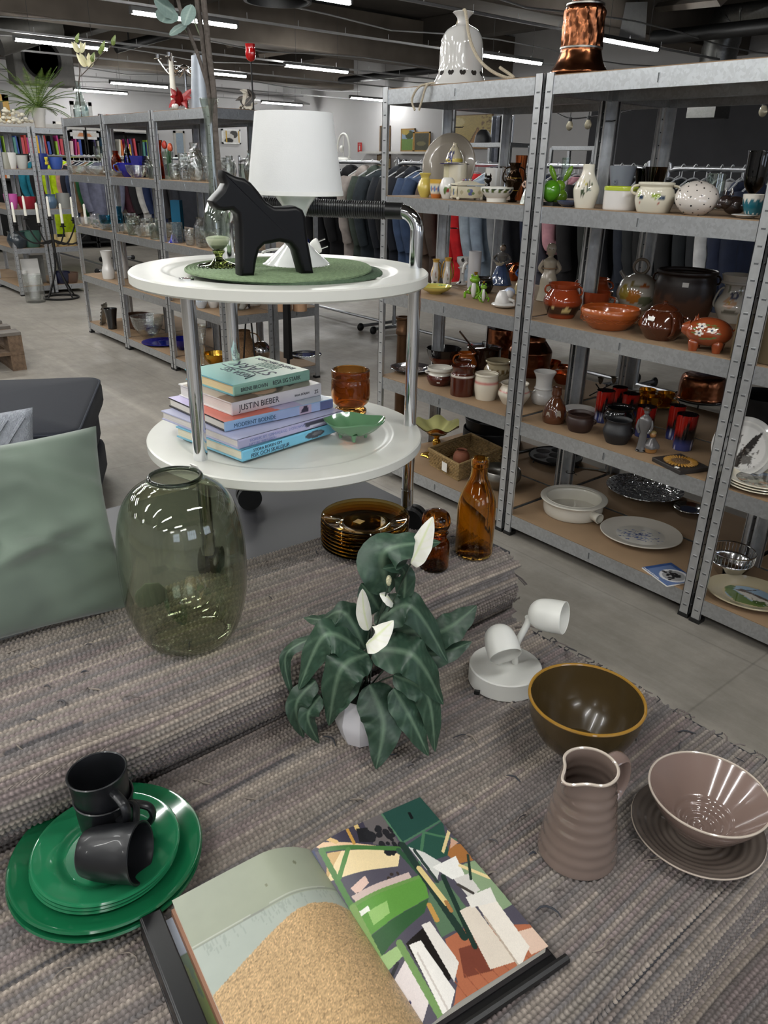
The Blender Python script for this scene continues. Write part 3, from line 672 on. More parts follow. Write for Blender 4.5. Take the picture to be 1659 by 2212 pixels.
P_((214, 214, 208), (760, 455), (870, 500), (985, 580), (945, 720), (830, 560)); L2((52, 66, 62), .012, (800, 480), (950, 720))
P_((178, 108, 78), (980, 1100), (1130, 1020), (1560, 1010), (1640, 1170), (1060, 1620), (980, 1600), (1040, 1350)); P_((226, 196, 176), (1430, 1060), (1580, 1020), (1625, 1150), (1500, 1200)); P_((120, 64, 50), (1060, 1160), (1200, 1120), (1260, 1290), (1080, 1330))
for k in range(7): L2((150, 84, 60), .003, (1010+k*70, 1330-k*26), (1180+k*70, 1560-k*40))
P_((236, 214, 168), (205, 480), (640, 478), (700, 520), (690, 605), (340, 655), (215, 672)); P_((208, 172, 118), (205, 480), (300, 480), (260, 560), (215, 672)); P_((232, 196, 158), (100, 408), (170, 398), (650, 462), (640, 480), (160, 446))
L2((196, 150, 74), .012, (320, 300), (385, 430)); L2((214, 184, 120), .018, (385, 280), (400, 310)); L2((222, 186, 128), .016, (185, 370), (260, 410)); P_((30, 30, 34), (390, 310), (470, 300), (500, 420), (420, 420)); cvs.speck(26, (36, 36, 40), .03, (.42, .76, .62, .93))
P_((222, 190, 176), (380, 740), (470, 670), (500, 720), (430, 790)); cvs.speck(20, (60, 50, 46), .02, (.1, .53, .5, .66)); P_((206, 184, 176), (390, 790), (760, 650), (780, 690), (420, 830))
L2((72, 118, 62), .02, (160, 450), (690, 470)); L2((84, 128, 70), .02, (160, 450), (400, 860)); L2((88, 134, 72), .018, (345, 470), (300, 660)); L2((50, 84, 60), .018, (690, 480), (850, 680))
P_((96, 150, 66), (395, 850), (860, 670), (890, 830), (520, 1045)); P_((150, 190, 112), (500, 900), (620, 850), (640, 930), (540, 985)); P_((54, 92, 56), (525, 1045), (888, 835), (860, 930), (640, 1120), (590, 1180)); P_((232, 234, 224), (445, 890), (500, 865), (515, 895), (460, 920)); L2((110, 150, 80), .014, (395, 850), (860, 672))
L2((128, 160, 92), .024, (405, 860), (625, 1255)); P_((54, 60, 96), (60, 460), (110, 440), (700, 1560), (620, 1560)); L2((48, 52, 78), .028, (300, 800), (560, 1250)); P_((160, 190, 128), (580, 1170), (700, 1120), (730, 1180), (620, 1260))
P_((226, 216, 214), (610, 1390), (740, 1205), (875, 1430), (800, 1620), (700, 1590)); P_((60, 56, 90), (745, 1445), (765, 1410), (775, 1425), (757, 1465)); L2((40, 40, 44), .012, (600, 1380), (690, 1220)); L2((116, 150, 90), .022, (700, 1110), (960, 1560))
L2((38, 58, 50), .026, (720, 440), (1100, 1090)); L2((222, 200, 140), .02, (830, 620), (1000, 870)); L2((196, 150, 80), .018, (890, 880), (935, 980)); L2((36, 56, 48), .018, (990, 680), (1160, 1150)); L2((170, 124, 74), .014, (1000, 860), (1030, 920)); P_((30, 26, 24), (740, 1120), (870, 1010), (1010, 1330), (900, 1400))
P_((236, 232, 226), (760, 1130), (830, 1108), (1022, 1400), (968, 1552)); P_((232, 226, 218), (838, 1012), (890, 988), (1056, 1240), (1020, 1352)); L2((206, 198, 190), .006, (810, 1180), (980, 1500)); P_((238, 236, 230), (920, 612), (1085, 528), (1140, 680), (1050, 702)); P_((214, 210, 204), (1060, 700), (1160, 660), (1230, 780), (1150, 830))
L2((70, 64, 60), .012, (1085, 740), (1180, 800)); P_((226, 214, 198), (1084, 920), (1175, 876), (1396, 1240), (1240, 1284)); P_((238, 230, 218), (1190, 870), (1330, 858), (1496, 1152), (1422, 1274)); L2((190, 174, 156), .007, (1240, 960), (1410, 1260)); P_((232, 228, 220), (1130, 830), (1300, 760), (1330, 860), (1160, 900)); L2((232, 210, 156), .014, (1110, 600), (1300, 690)); L2((44, 62, 52), .01, (1170, 520), (1175, 700))
cvs.noise(.03)
b = printed(B(), cvs, lambda u, v: (u*PWd, (v-1)*PH, zr(u*PWd)))
for q in range(1): pass
b.obj('right_page', PRINT, bk)
cl = Canvas(130, 190, (166, 172, 152), PWd/PH)
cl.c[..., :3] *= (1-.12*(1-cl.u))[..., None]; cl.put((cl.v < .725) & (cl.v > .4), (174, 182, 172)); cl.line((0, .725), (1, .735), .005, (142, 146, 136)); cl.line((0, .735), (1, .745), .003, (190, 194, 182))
for _ in range(40): x = random.random(); cl.line((x, .72), (x+.01, .72-random.uniform(.02, .07)), .003, (160, 168, 158))
mh = np.interp(cl.u, [0, .25, .45, .6, .75, .89, 1], [.50, .565, .615, .645, .655, .645, .61]); cl.put(cl.v < mh, (196, 164, 122)); g = cl.v < mh; cl.c[g, :3] *= np.clip(1+.22*rng.standard_normal(g.sum()), .4, 1.7)[:, None]
cl.ell(.80, .90, .012, .012, (120, 124, 100)); cl.ell(.55, .83, .008, .008, (130, 134, 110))
printed(B(), cl, lambda u, v: (-(1-u)*.228, (v-1)*PH, zl((1-u)*.228))).obj('left_page', PRINT, bk)
PAPER = mat('page edges', (226, 220, 204), .7, var=.12, vs=3, stretch=(1, 1, 400))
pb_ = B()
for fz, xw, s_ in ((zr, PWd-.003, 1), (zl, .2255, -1)):
    xs = [i/16*xw for i in range(17)]; out = [(s_*x, fz(x)-.0006) for x in xs]+[(s_*(xw+.001), .004), (s_*.004, .004)]
    pb_.prism(out, -PH+.002, -.002, ax='y')
pb_.obj('page_block', PAPER, bk, ang=20)
B().box((.108, -PH/2, .0015), (.222, PH+.008, .003)).box((-.118, -PH/2, .0015), (.238, PH+.008, .003)).obj('cover', mat('dark cover', (34, 30, 34), .5), bk, smooth=False)
un = Canvas(40, 120, (70, 92, 60), .2); un.put(un.v > .80, (150, 160, 176)); un.put((un.v < .80) & (un.v > .66), (74, 98, 66)); un.put((un.v < .45), (140, 130, 60)); un.speck(60, (96, 112, 50), .12, (0, .1, 1, .66)); un.poly([(0, .2), (.5, .0), (0, 0)], (150, 60, 60))
printed(B(), un, lambda u, v: (-.262+u*.06, (v-1)*PH-.004, .014+.004*u)).obj('under_page', PRINT, bk)
B().prism([(-.262, .004), (-.2, .004), (-.2, .017), (-.262, .0138)], -PH-.004, -.004, ax='y').obj('under_pages', PAPER, bk, smooth=False)
B().prism([(-.2315, .008), (-.2, .008), (-.2, .03), (-.2305, .028)], -PH, -.001, ax='y').obj('brown_pages', mat('printed page edge', (150, 110, 88), .6), bk, smooth=False)
# ================================================================ round trolley
CHR = mat('chrome', (225, 227, 230), .07, metal=1, var=0)
WLAM = mat('white lacquer', (218, 218, 210), .28, var=.02)
RUB = mat('black rubber', (18, 18, 19), .5)
GT = ZU-.012                      # top of the grey table
tc_ = Vector((-1.558, .990, GT)); TR = .335; ZT, ZS = 1.280, .893
tr = thing('serving_trolley', 'round white two-tier trolley with chrome legs and black push handle', 'trolley', tc_)
def disc(z, nm):
    o = [(0, -.026), (TR-.004, -.026), (TR, -.022), (TR, -.003), (TR-.003, 0), (TR*.80, 0), (TR*.78, -.001), (TR*.76, -.005), (TR*.73, -.0062), (0, -.0062)]
    return B().lathe(o, 128).obj(nm, WLAM, tr, (0, 0, z-GT))
disc(ZT, 'top_tray'); disc(ZS, 'lower_tray')
legs = [Vector((-1.50, .726, 0))-tc_, Vector((-1.415, 1.272, 0))-tc_, Vector((-1.805, .992, 0))-tc_]
LR = .0155
for i, l in enumerate(legs):
    z1 = ZT-GT+.003 if i == 0 else ZT-GT
    B().tube([(l.x, l.y, .115), (l.x, l.y, z1)], LR, 24).obj('leg', CHR, tr)
    B().tube([(l.x, l.y, .062), (l.x, l.y, .118)], .0165, 20).obj('leg_sleeve', CHR, tr)
    a = (2.4, .5, 1.2)[i]; d = Vector((math.cos(a), math.sin(a), 0)); n = Vector((-d.y, d.x, 0)); c = Vector((l.x, l.y, .034))+d*.018
    cs = B()
    for s in (-1, 1):
        cs.tube([tuple(c+n*s*.006), tuple(c+n*s*.024)], .034, 28)
    cs.tube([tuple(c-n*.008), tuple(c+n*.008)], .012, 12).tube([tuple(c+Vector((0, 0, .02))), tuple(Vector((l.x, l.y, .075)))], .011, 10)
    cs.obj('caster', RUB, tr)
B().lathe([(0, 0), (.014, 0), (.0145, .002), (.010, .0035), (.0095, .002), (0, .002)], 32).obj('leg_cap', CHR, tr, (legs[0].x, legs[0].y, ZT-GT))
a, b = legs[2], legs[1]; zh = 1.404-GT; z0 = ZT-GT-.005
def bend(p, q):
    d = (q-p).normalized(); r = .042; P = Vector((p.x, p.y, 0))
    return [tuple(P+Vector((0, 0, z0))), tuple(P+Vector((0, 0, zh-r)))]+[tuple(P+d*r*(1-math.cos(t))+Vector((0, 0, zh-r+r*math.sin(t)))) for t in [PI/2*k/8 for k in range(1, 9)]]
pa, pb = bend(a, b), bend(b, a)
B().tube(pa, LR, 20).obj('handle_tube', CHR, tr); B().tube(pb, LR, 20).obj('handle_tube', CHR, tr)
d = (b-a).normalized(); g0, g1 = Vector(pa[-1])-d*.006, Vector(pb[-1])+d*.006; L = (g1-g0).length; n = 150
B().tube([tuple(g0+(g1-g0)*i/n) for i in range(n+1)], [.0185+(.0020 if (i % 2 and 14 < i < n-14) else 0) for i in range(n+1)], 20).obj('grip', mat('black ribbed grip', (16, 16, 17), .34), tr, ang=25)
B().lathe([(0, -.0055), (.008, -.0055), (.008, .001), (.003, .0015), (0, .0005)], 20).obj('screw', WLAM, tr, tuple(at(817, 600, ZT)-tc_))
# ---- placemats
MATG = mat('dark green woven mat', (76, 96, 74), .9, var=.2, vs=120, bump=.4, bs=300)
MATL = mat('green woven mat', (122, 142, 108), .9, var=.2, vs=120, bump=.4, bs=300)
def placemat(R):
    o = [(0, 0), (R, 0)]
    for i in range(24): r = R*(1-i/24); o += [(r, .0035), (r-R/72, .0058), (r-R/36, .0035)]
    return [q for q in o if q[0] >= 0]+[(0, .0035)]
tag(B().lathe(placemat(.205), 72).obj('placemat', MATG, loc=(-1.497, .973, ZT)), 'lower dark green round woven placemat on the trolley', 'placemat', 'round placemats')
mm = B().lathe(placemat(.203), 72)
mm.v = [(x, y, z+max(0, (x*.25+y*.97)-.06)**1.5*.10) for x, y, z in mm.v]
tag(mm.obj('placemat', MATL, loc=(-1.507, .952, ZT+.0048)), 'upper green round woven placemat under the black horse', 'placemat', 'round placemats')
ZM = ZT+.0098
# ---- black wooden horse
HB = mat('black lacquered wood', (4, 4, 6), .42, var=.1, spec=.3)
A = at(545, 593, ZM); D = (at(650, 589, ZM)-A); D.z = 0; D.normalize(); NN = Vector((-D.y, D.x, 0))
hp = [(474.6, 367), (484.5, 369.6), (504, 380), (522.6, 384), (537, 394), (553, 412.6), (569.7, 435), (586, 445.4), (610.7, 445.4), (631, 443.4), (647.6, 451.6), (653.7, 466), (655.8, 490.5), (660, 523), (666, 556), (671, 589), (645.5, 591), (639, 568), (631, 539.7), (619, 525), (598, 521), (578, 525), (565.6, 527), (555, 537.7), (549, 560), (544, 594), (513, 594), (512, 556), (511.5, 515), (510, 482), (506, 462), (496, 452.6), (479.5, 455.5), (463, 452.6), (455, 444), (451, 433), (459, 423), (473, 408.5), (479.5, 396), (474, 384)]
def sz(px, py, P, U):
    n = Vector((-U.y, U.x, 0)); r = ray(px, py); t = (P-CAM).dot(n)/r.dot(n); q = CAM+r*t; return (q-P).dot(U), q.z
pts = [sz(x, y, A, D) for x, y in hp]; pts = [(s, max(z-ZM, 0)) for s, z in pts]
hb = B(); n = len(pts); lay = [(-.0235, .0085), (-.0228, .0058), (-.021, .0032), (-.0182, .0013), (-.0145, .0003), (0, 0), (.0145, .0003), (.0182, .0013), (.021, .0032), (.0228, .0058), (.0235, .0085)]
def inset(P, k):
    out = []
    for i in range(n):
        a_, b_, c_ = Vector(P[i-1]), Vector(P[i]), Vector(P[(i+1) % n]); t1, t2 = (b_-a_).normalized(), (c_-b_).normalized()
        m_ = Vector((t1.y+t2.y, -t1.x-t2.x)); m_ = m_.normalized() if m_.length > 1e-6 else m_
        out.append(b_+m_*k*SGN)
    return out
area = sum(pts[i-1][0]*pts[i][1]-pts[i][0]*pts[i-1][1] for i in range(n)); SGN = -1 if area > 0 else 1
V = []
for off, k in lay:
    for q in inset(pts, k): V.append((q.x, off, max(q.y, 0)))
fs = [(l*n+i, l*n+(i+1) % n, (l+1)*n+(i+1) % n, (l+1)*n+i) for l in range(len(lay)-1) for i in range(n)]+[tuple(range(n)), tuple(range((len(lay)-1)*n, len(lay)*n))]
ho = hb.add(V, fs).obj('wooden_horse', HB, loc=A, rot=(0, 0, math.atan2(D.y, D.x)), ang=48)
for f_ in ho.data.polygons:
    if len(f_.vertices) > 8: f_.use_smooth = False
tag(ho, 'black lacquered wooden toy horse standing on the placemat', 'figurine')
# ---- table lamp
lx = Vector((-1.545, 1.025, ZM)); lm = thing('table_lamp', 'white table lamp with a fabric drum shade on the trolley', 'lamp', lx)
OPAL = cer('white opal glass', (226, 228, 224), .12)
B().lathe(spl([(0, .0), (.073, 0), (.072, .004), (.045, .028), (.025, .048), (.0165, .070), (.018, .090), (.028, .118), (.044, .140), (.05, .148), (0, .15)], 6), 48).obj('stem', OPAL, lm)
z0, z1 = .147, zline(lx, 640, 243)-ZM
pr = [(.104, z0), (.1045, z0+.004), (.083, z1-.002), (.0825, z1)]
B().lathe(pr+[(r-.0015, z) for r, z in pr[::-1]], 64).obj('shade', mat('white shade fabric', (230, 231, 230), .8, var=.02, bump=.05, bs=400, sub=0), lm)
B().lathe([(.1045, z0-.001), (.1058, z0), (.1050, z0+.008), (.1038, z0+.008)], 64).obj('shade_hem', mat('shade hem', (232, 232, 228), .7), lm)
B().tube([(0, 0, .15), (0, 0, z1-.02)], .008, 10).tube([(-.08, 0, z1-.02), (.08, 0, z1-.02)], .0015, 6).obj('holder', WP, lm)
pg = at(685, 545, ZM)
plug = thing('power_plug', 'white power plug and cord of the lamp, lying on the placemat', 'plug', (pg.x, pg.y, ZM+.016))
pd = (Vector((RIGHT.x, RIGHT.y, .38))).normalized(); pq = pd.to_track_quat('Z', 'Y').to_matrix().to_4x4()
pbd = B().lathe([(0, -.036), (.0065, -.034), (.0085, -.022), (.0165, -.008), (.0185, -.002), (.0185, .005), (.014, .008), (0, .008)], 20, sx=.75).obj('plug_body', WP, plug); pbd.matrix_local = pq
for s in (-1, 1): pn_ = B().tube([(0, s*.0095, .006), (0, s*.0095, .026)], .0024, 8).obj('pin', CHR, plug); pn_.matrix_local = pq
B().tube(spl([(-.01, .01, -.008), (-.03, .02, -.012), (-.06, -.02, -.013), (-.09, -.07, -.013), (-.05, -.13, -.013), (-.02, -.15, -.012)], 8), .003, 8).obj('cord', WP, plug)
# ---- long-necked glass vase with eucalyptus
gb = at(474, 574, ZM); vz = thing('stem_vase', 'tall clear glass vase with an egg-shaped bulb and green foot', 'vase', (gb.x, gb.y, ZM))
CLR = glass('clear glass', (250, 252, 250)); GRG = glass('olive green glass', (150, 165, 90))
B().lathe(spl([(0, 0), (.044, 0), (.0445, .003), (.02, .009), (.009, .016), (.0085, .022), (.014, .03), (.010, .033), (0, .034)], 5), 48).obj('foot', GRG, vz)
hv = zline(gb, 462, 214)-ZM
o = spl([(.009, .032), (.022, .045), (.029, .07), (.026, .105), (.017, .13), (.0125, .15), (.011, .2), (.0115, .26), (.013, hv-.03), (.0195, hv)], 8)
B().lathe([(0, .032)]+o+[(.0188, hv+.001)]+[(r-.0016, z) for r, z in o[::-1][:-1]]+[(0, .036)], 48).obj('bulb_and_neck', thin('clear thin glass', (240, 244, 240), 1.5, film=.07), vz)
B().lathe(spl([(0, .036), (.012, .037), (.022, .047), (.0255, .058), (.012, .062), (0, .061)], 4), 32).obj('wax', mat('pale wax', (226, 226, 196), .6), vz)
eb = thing('eucalyptus_branch', 'artificial eucalyptus branch with grey green round leaves in the tall glass', 'branch', (gb.x, gb.y, ZM))
def ev(px, py, dd=0): return atd(px, py, gb, dd)-Vector((gb.x, gb.y, ZM))
BARK = mat('grey brown bark', (92, 84, 78), .85, var=.3, vs=60, bump=.5, bs=120)
m1 = [ev(468, 372), ev(458, 250), ev(446, 160), ev(437, 80), ev(428, 20), ev(420, -60), ev(415, -140)]
B().tube(spl([(0, 0, .14)]+[tuple(p) for p in m1], 4), .0052, 8).obj('twig', BARK, eb)
B().tube(spl([(.004, .004, .13)]+[tuple(ev(x, y, .008)) for x, y in ((473, 372), (466, 290), (462, 200), (452, 120), (446, 60), (440, 0), (436, -90))], 4), .0058, 8).obj('twig', BARK, eb)
B().tube(spl([tuple(ev(450, 190)), tuple(ev(428, 120)), tuple(ev(408, 70)), tuple(ev(392, 30)), tuple(ev(380, -20))], 4), .0036, 7).obj('twig', BARK, eb)
for q in (((412, 78), (399, 62), (392, 40)), ((437, 85), (425, 60), (418, 35))):
    B().tube(spl([tuple(ev(x, y)) for x, y in q], 4), .0014, 6).obj('leaf_stalk', mat('pale stalk', (128, 138, 110), .6), eb)
EUC = mat('eucalyptus leaf', rough=.55, attr=True, var=.1, vs=60, bump=.1, bs=90)
for (x0, y0, x1, y1, W, nd) in ((382, 34, 332, -2, .024, .1), (404, 52, 366, 76, .010, .3), (415, 10, 398, 55, .014, .1), (395, -10, 350, -60, .03, .1), (440, -20, 470, -70, .03, .1), (372, 18, 350, 48, .023, .0)):
    p0, p1 = ev(x0, y0, nd*.05), ev(x1, y1, .02)
    O = Vector((gb.x, gb.y, ZM)); leaf([p0+O, (p0+p1)/2+O+Vector((0, 0, .002)), p1+O], W, 'leaf', EUC, (118, 138, 132), (150, 166, 158), .1, eb, O, ripple=.03, wide=.5)
# ---- books on the lower tray
NAVY = mat('ink', (30, 40, 66), .5); DKT = mat('dark lettering', (52, 52, 60), .5)
def book(label, c, zb, L, Dp, th, cov, spine, pages, rz, print_=None):
    """spine along local +x, pages towards +y (away); c is the near spine corner"""
    t = thing('book', label, 'book', (c[0], c[1], zb), rz, 'stacked hardcover books')
    cm = mat('cover '+label[:18], cov, .3, var=.03); sm = mat('spine '+label[:18], spine, .3, var=.04)
    B().box((L/2, Dp/2, .0014), (L, Dp, .0028)).obj('back_cover', cm, t, smooth=False)
    o = B()
    if print_ is not None:
        printed(o, print_, lambda u, v: (u*L, v*Dp, th+.0002)); o.box((L/2, Dp/2, th-.0015), (L, Dp, .0028), col=lin(cov)); o.obj('front_cover', PRINT, t, smooth=False)
    else: o.box((L/2, Dp/2, th-.0014), (L, Dp, .0028)).obj('front_cover', cm, t, smooth=False)
    s = B().prism([(0, .0), (.003, 0), (.003, th), (0, th), (-.0025, th*.85), (-.0025, th*.15)], 0, L); s.v = [(z, x, y) for x, y, z in s.v]; s.obj('spine', sm, t, ang=30)
    B().box((L/2, Dp/2+.001, th/2), (L-.008, Dp-.006, th-.0056)).obj('page_block', mat('pages '+str(pages), pages, .8, var=.14, vs=2, stretch=(1, 1, 300)), t, smooth=False)
    return t
def spine_text(t, body, x, z, size, m, sx=1, shear=0): return text(body, size, 'lettering', m, t, (x, -.0029, z), (PI/2, 0, 0), sx=sx, shear=shear)
# local x = spine direction (+Y world mostly): rz such that x->(0,1): 90deg; then +y -> -X world
b1 = book('pale blue hardcover at the bottom of the stack', (-1.428, .790), ZS+.001, .305, .246, .026, (116, 178, 202), (118, 186, 214), (214, 206, 184), PI/2+.16)
spine_text(b1, 'STORA BOKEN OM', .030, .0165, .0098, NAVY, 1.0); spine_text(b1, 'FISK OCH SKALDJUR', .022, .0045, .0125, NAVY, 1.0, .15)
fp = Canvas(30, 10, (118, 186, 214)); fp.ell(.5, .5, .45, .42, (72, 76, 84)); fp.ell(.62, .55, .25, .2, (120, 120, 124))
printed(B(), fp, lambda u, v: (.185+u*.07, -.0028, .003+v*.02)).obj('spine_picture', PRINT, b1)
b2 = book('lilac grey hardcover with a photo spine, second from the bottom', (-1.437, .787), ZS+.028, .322, .305, .022, (176, 178, 206), (160, 160, 190), (210, 204, 198), PI/2+.13)
spine_text(b2, 'NORDIC BY  GMMERDEGG  DSTROWSKI', .03, .0115, .0090, mat('lilac lettering', (120, 130, 180), .4)); spine_text(b2, 'NATURE  WINGÅRDH', .028, .003, .0078, mat('lilac lettering', (120, 130, 180), .4))
sp_ = Canvas(60, 8, (150, 146, 180)); sp_.put(sp_.u < .5, (176, 172, 204)); sp_.poly([(.45, .3), (1, .6), (1, .9), (.4, .9)], (66, 66, 82)); sp_.put(sp_.u > .85, (168, 164, 196)); sp_.ell(.93, .5, .02, .3, (220, 214, 230)); sp_.poly([(.5, .1), (.8, .3), (.5, .5)], (196, 196, 214))
printed(B(), sp_, lambda u, v: (.1+u*.22, -.0027, .002+v*.018)).obj('spine_picture', PRINT, b2)
c3 = Canvas(60, 50, (186, 178, 214), .31/.26); c3.poly([(0, 0), (.5, 0), (.35, .5), (0, .6)], (214, 110, 92)); c3.poly([(.0, .7), (.25, .65), (.2, 1), (0, 1)], (196, 186, 224)); c3.put(c3.u > .7, (196, 206, 222))
b3 = book('light blue hardcover with dark capitals, third from the bottom', (-1.500, .790), ZS+.051, .31, .258, .023, (30, 28, 34), (150, 182, 216), (222, 216, 206), PI/2+.05, c3)
spine_text(b3, 'MODERNT BOENDE', .022, .006, .0135, mat('blue lettering', (44, 80, 110), .5), .95)
s3 = Canvas(60, 8, (168, 186, 222)); s3.put((s3.u > .42) & (s3.u < .62), (196, 176, 196)); s3.poly([(.44, .2), (.58, .2), (.56, .95), (.50, .95)], (58, 52, 70)); s3.put(s3.u > .78, (92, 100, 140))
printed(B(), s3, lambda u, v: (.13+u*.18, -.0027, .001+v*.021)).obj('spine_picture', PRINT, b3)
c4 = Canvas(70, 60, (176, 162, 150), .268/.223); c4.ell(.45, .35, .25, .35, (92, 72, 62)); c4.ell(.42, .2, .16, .16, (196, 150, 124)); c4.ell(.12, .1, .2, .2, (110, 80, 66)); c4.poly([(.7, .1), (1, .3), (1, 1), (.8, 1)], (100, 88, 82)); c4.put(c4.v > .93, (226, 222, 216))
b4 = book('white hardcover with thin dark capitals on its spine', (-1.530, .827), ZS+.075, .268, .224, .030, (226, 224, 222), (222, 218, 222), (216, 212, 206), PI/2+.10, c4)
spine_text(b4, 'JUSTIN BIEBER', .018, .0085, .0200, DKT, .92); spine_text(b4, 'BARA BÖRJAN', .182, .0115, .0072, DKT, 1.0); spine_text(b4, 'ZS', .245, .008, .0130, DKT, .9)
c5 = Canvas(90, 70, (172, 200, 180), .228/.2)
c5.c[..., :3] = np.array(lin((124, 188, 184))[:3])*(1-cl_)[..., None]+np.array(lin((184, 206, 180))[:3])*cl_[..., None] if (cl_ := np.clip(c5.u*1.1, 0, 1)) is not None else 0
b5 = book('mint green hardcover on top of the stack', (-1.570, .856), ZS+.106, .229, .205, .027, (112, 176, 190), (150, 194, 178), (224, 200, 156), PI/2+.10, c5)
spine_text(b5, 'BRENE BROWN', .018, .0085, .0132, DKT, .85); spine_text(b5, 'RESA SIG STARK', .112, .0085, .0155, DKT, .78)
for bd, x, y, s, sx in (('STARK', .150, .022, .056, .98), ('RESA SIG', .090, .040, .036, .80), ('BRENE BROWN', .214, .030, .022, 1.0)):
    text(bd, s, 'lettering', NAVY, b5, (x, y, .0274), (0, 0, PI/2), sx=sx)
B().tube(spl([(.055, .03, .0274), (.100, .05, .0274), (.105, .10, .0274), (.095, .15, .0274), (.10, .19, .0274), (.09, .12, .0274)], 6), .0011, 6).obj('flourish', NAVY, b5)
for k in range(4): text('DEN FORSTA BOKEN OM', .0065, 'lettering', mat('faint lettering', (110, 150, 140), .5), b5, (.166+k*.009, .06, .0274), (0, 0, PI/2))
# ---- amber goblet and leaf dish
AMB = glass('amber glass', (214, 142, 48), .02); AMB2 = glass('amber bubble glass', (206, 142, 70), .05)
gx = at(757, 902, ZS)+away(at(757, 902, ZS))*.03; gx.z = ZS+.0005
o = [(a*1.24, b) for a, b in spl([(.030, 0), (.034, .004), (.034, .014), (.027, .022), (.026, .026), (.036, .032), (.041, .05), (.041, .085), (.039, .098), (.0405, .102), (.0405, .118), (.038, .120)], 5)]
tag(B().lathe(shell(o, .004, .03), 48).obj('amber_goblet', AMB2, loc=gx), 'thick amber bubble-glass goblet beside the books', 'goblet')
GRD = cer('leaf green glaze', (92, 134, 98), .12, var=.14)
dx = at(764, 950, ZS); dx.z = ZS+.001
ld = thing('leaf_dish', 'green ceramic leaf-shaped dish on three small feet', 'dish', dx, math.atan2((at(836, 930, .93)-at(692, 930, .93)).y, (at(836, 930, .93)-at(692, 930, .93)).x))
def dsh(u, v, up):
    a = u*2*PI; q = v; rx, ry = .074, .054; wv = 1+.025*math.sin(5*a)+.02*math.cos(3*a)
    z = .011+.036*q**2.3+.0025*q*math.sin(4*a+.5)+(.0025*math.cos(9*a)*q*(1-q)*3)
    return (rx*wv*q*math.cos(a), ry*wv*q*math.sin(a), z+(.0035 if up else 0))
B().grid(lambda u, v: dsh(u, v, False), 72, 12).grid(lambda u, v: dsh(u, v, True), 72, 12).grid(lambda u, v: dsh(u, 1, v > .5), 72, 1).obj('dish_body', GRD, ld)
for a in (.6, 2.7, 4.7): B().lathe([(0, 0), (.004, .001), (.006, .012), (.008, .018), (0, .02)], 12, (.035*math.cos(a), .022*math.sin(a), 0)).obj('dish_foot', GRD, ld)
# ================================================================ glass on the upper table
va = Vector((-1.275, .562, ZU)); vh = .352
SMK = thin('smoky green glass', (234, 237, 226), 1.3, film=.05)
o = spl([(.045, 0), (.075, .004), (.098, .03), (.117, .09), (.1225, .16), (.120, .23), (.108, .288), (.088, .322), (.064, .340), (.053, .346), (.0495, vh)], 8)
sv = tag(B().lathe(shell(o, .0035, .007), 96).obj('glass_vase', SMK, loc=va), 'large smoky green rounded glass vase with a thick rim', 'vase')
B().tube([(.0475*math.cos(a*PI/36), .0475*math.sin(a*PI/36), vh+.001) for a in range(72)], .0042, 10, closed=True).obj('rim', glass('smoky rim glass', (96, 104, 92)), sv)
STK = mat('white price sticker', (232, 230, 224), .6)
qs = away(va); B().box((-.012, .047, vh+.006), (.020, .002, .013), rot=(.5, 0, .2)).obj('price_sticker', STK, sv, smooth=False)
AMBD = glass('dark amber glass', (240, 204, 118))
pp = at(787, 1225, ZU); pp = pp+away(pp)*.105
for k in range(8):
    R = .1115; h = .017
    o = spl([(.05, 0), (.062, .001), (.075, .006), (.095, .012), (R, h)], 4)
    tag(B().lathe([(0, 0)]+o+[(R-.001, h+.002)]+[(r-.001, z+.003) for r, z in o[::-1][1:]]+[(0, .003)], 72).obj('glass_plate', AMBD, loc=(pp.x+random.uniform(-.001, .001), pp.y+random.uniform(-.001, .001), ZU+.003+k*.0098)),
        ('lowest amber glass plate of the stack', 'second amber glass plate from the bottom', 'third amber glass plate from the bottom', 'fourth amber glass plate from the bottom', 'fourth amber glass plate from the top', 'third amber glass plate from the top', 'second amber glass plate from the top', 'topmost amber glass plate with a price sticker')[k], 'plate', 'stacked amber glass plates')
tag(B().box((0, 0, 0), (.022, .022, .0006)).obj('price_label', mat('amber sticker', (214, 170, 70), .5), loc=(pp.x-.005, pp.y-.015, ZU+.003+7*.0098+.0042), rot=(0, 0, .3), smooth=False), 'small square price sticker on the top amber plate', 'sticker')
jb = at(936, 1240, ZU); jb = jb+away(jb)*.03
ja = thing('storage_jar', 'small amber glass jar with a round stopper', 'jar', (jb.x, jb.y, ZU+.003))
o = spl([(.030, 0), (.0345, .004), (.035, .02), (.035, .062), (.031, .074), (.027, .08), (.028, .092), (.031, .095)], 5)
B().lathe(shell(o, .003, .006), 40).obj('jar_body', AMB, ja)
B().lathe(spl([(0, .084), (.023, .085), (.024, .096), (.020, .1), (.031, .108), (.0345, .124), (.030, .142), (.015, .151), (0, .152)], 5), 40).obj('stopper', glass('dark amber stopper', (206, 124, 36)), ja)
bb_ = at(1021, 1212, ZU); bb_ = bb_+away(bb_)*.036
o = spl([(.038, 0), (.0455, .004), (.047, .02), (.047, .09), (.047, .130), (.042, .158), (.030, .188), (.0215, .208), (.0195, .232), (.0215, .236), (.0215, .250), (.020, .256)], 6)
bt = tag(B().lathe(shell(o, .003, .008), 48).obj('amber_bottle', glass('amber bottle glass', (236, 184, 84)), loc=(bb_.x, bb_.y, ZU+.003)), 'tall amber glass bottle at the table corner', 'bottle')
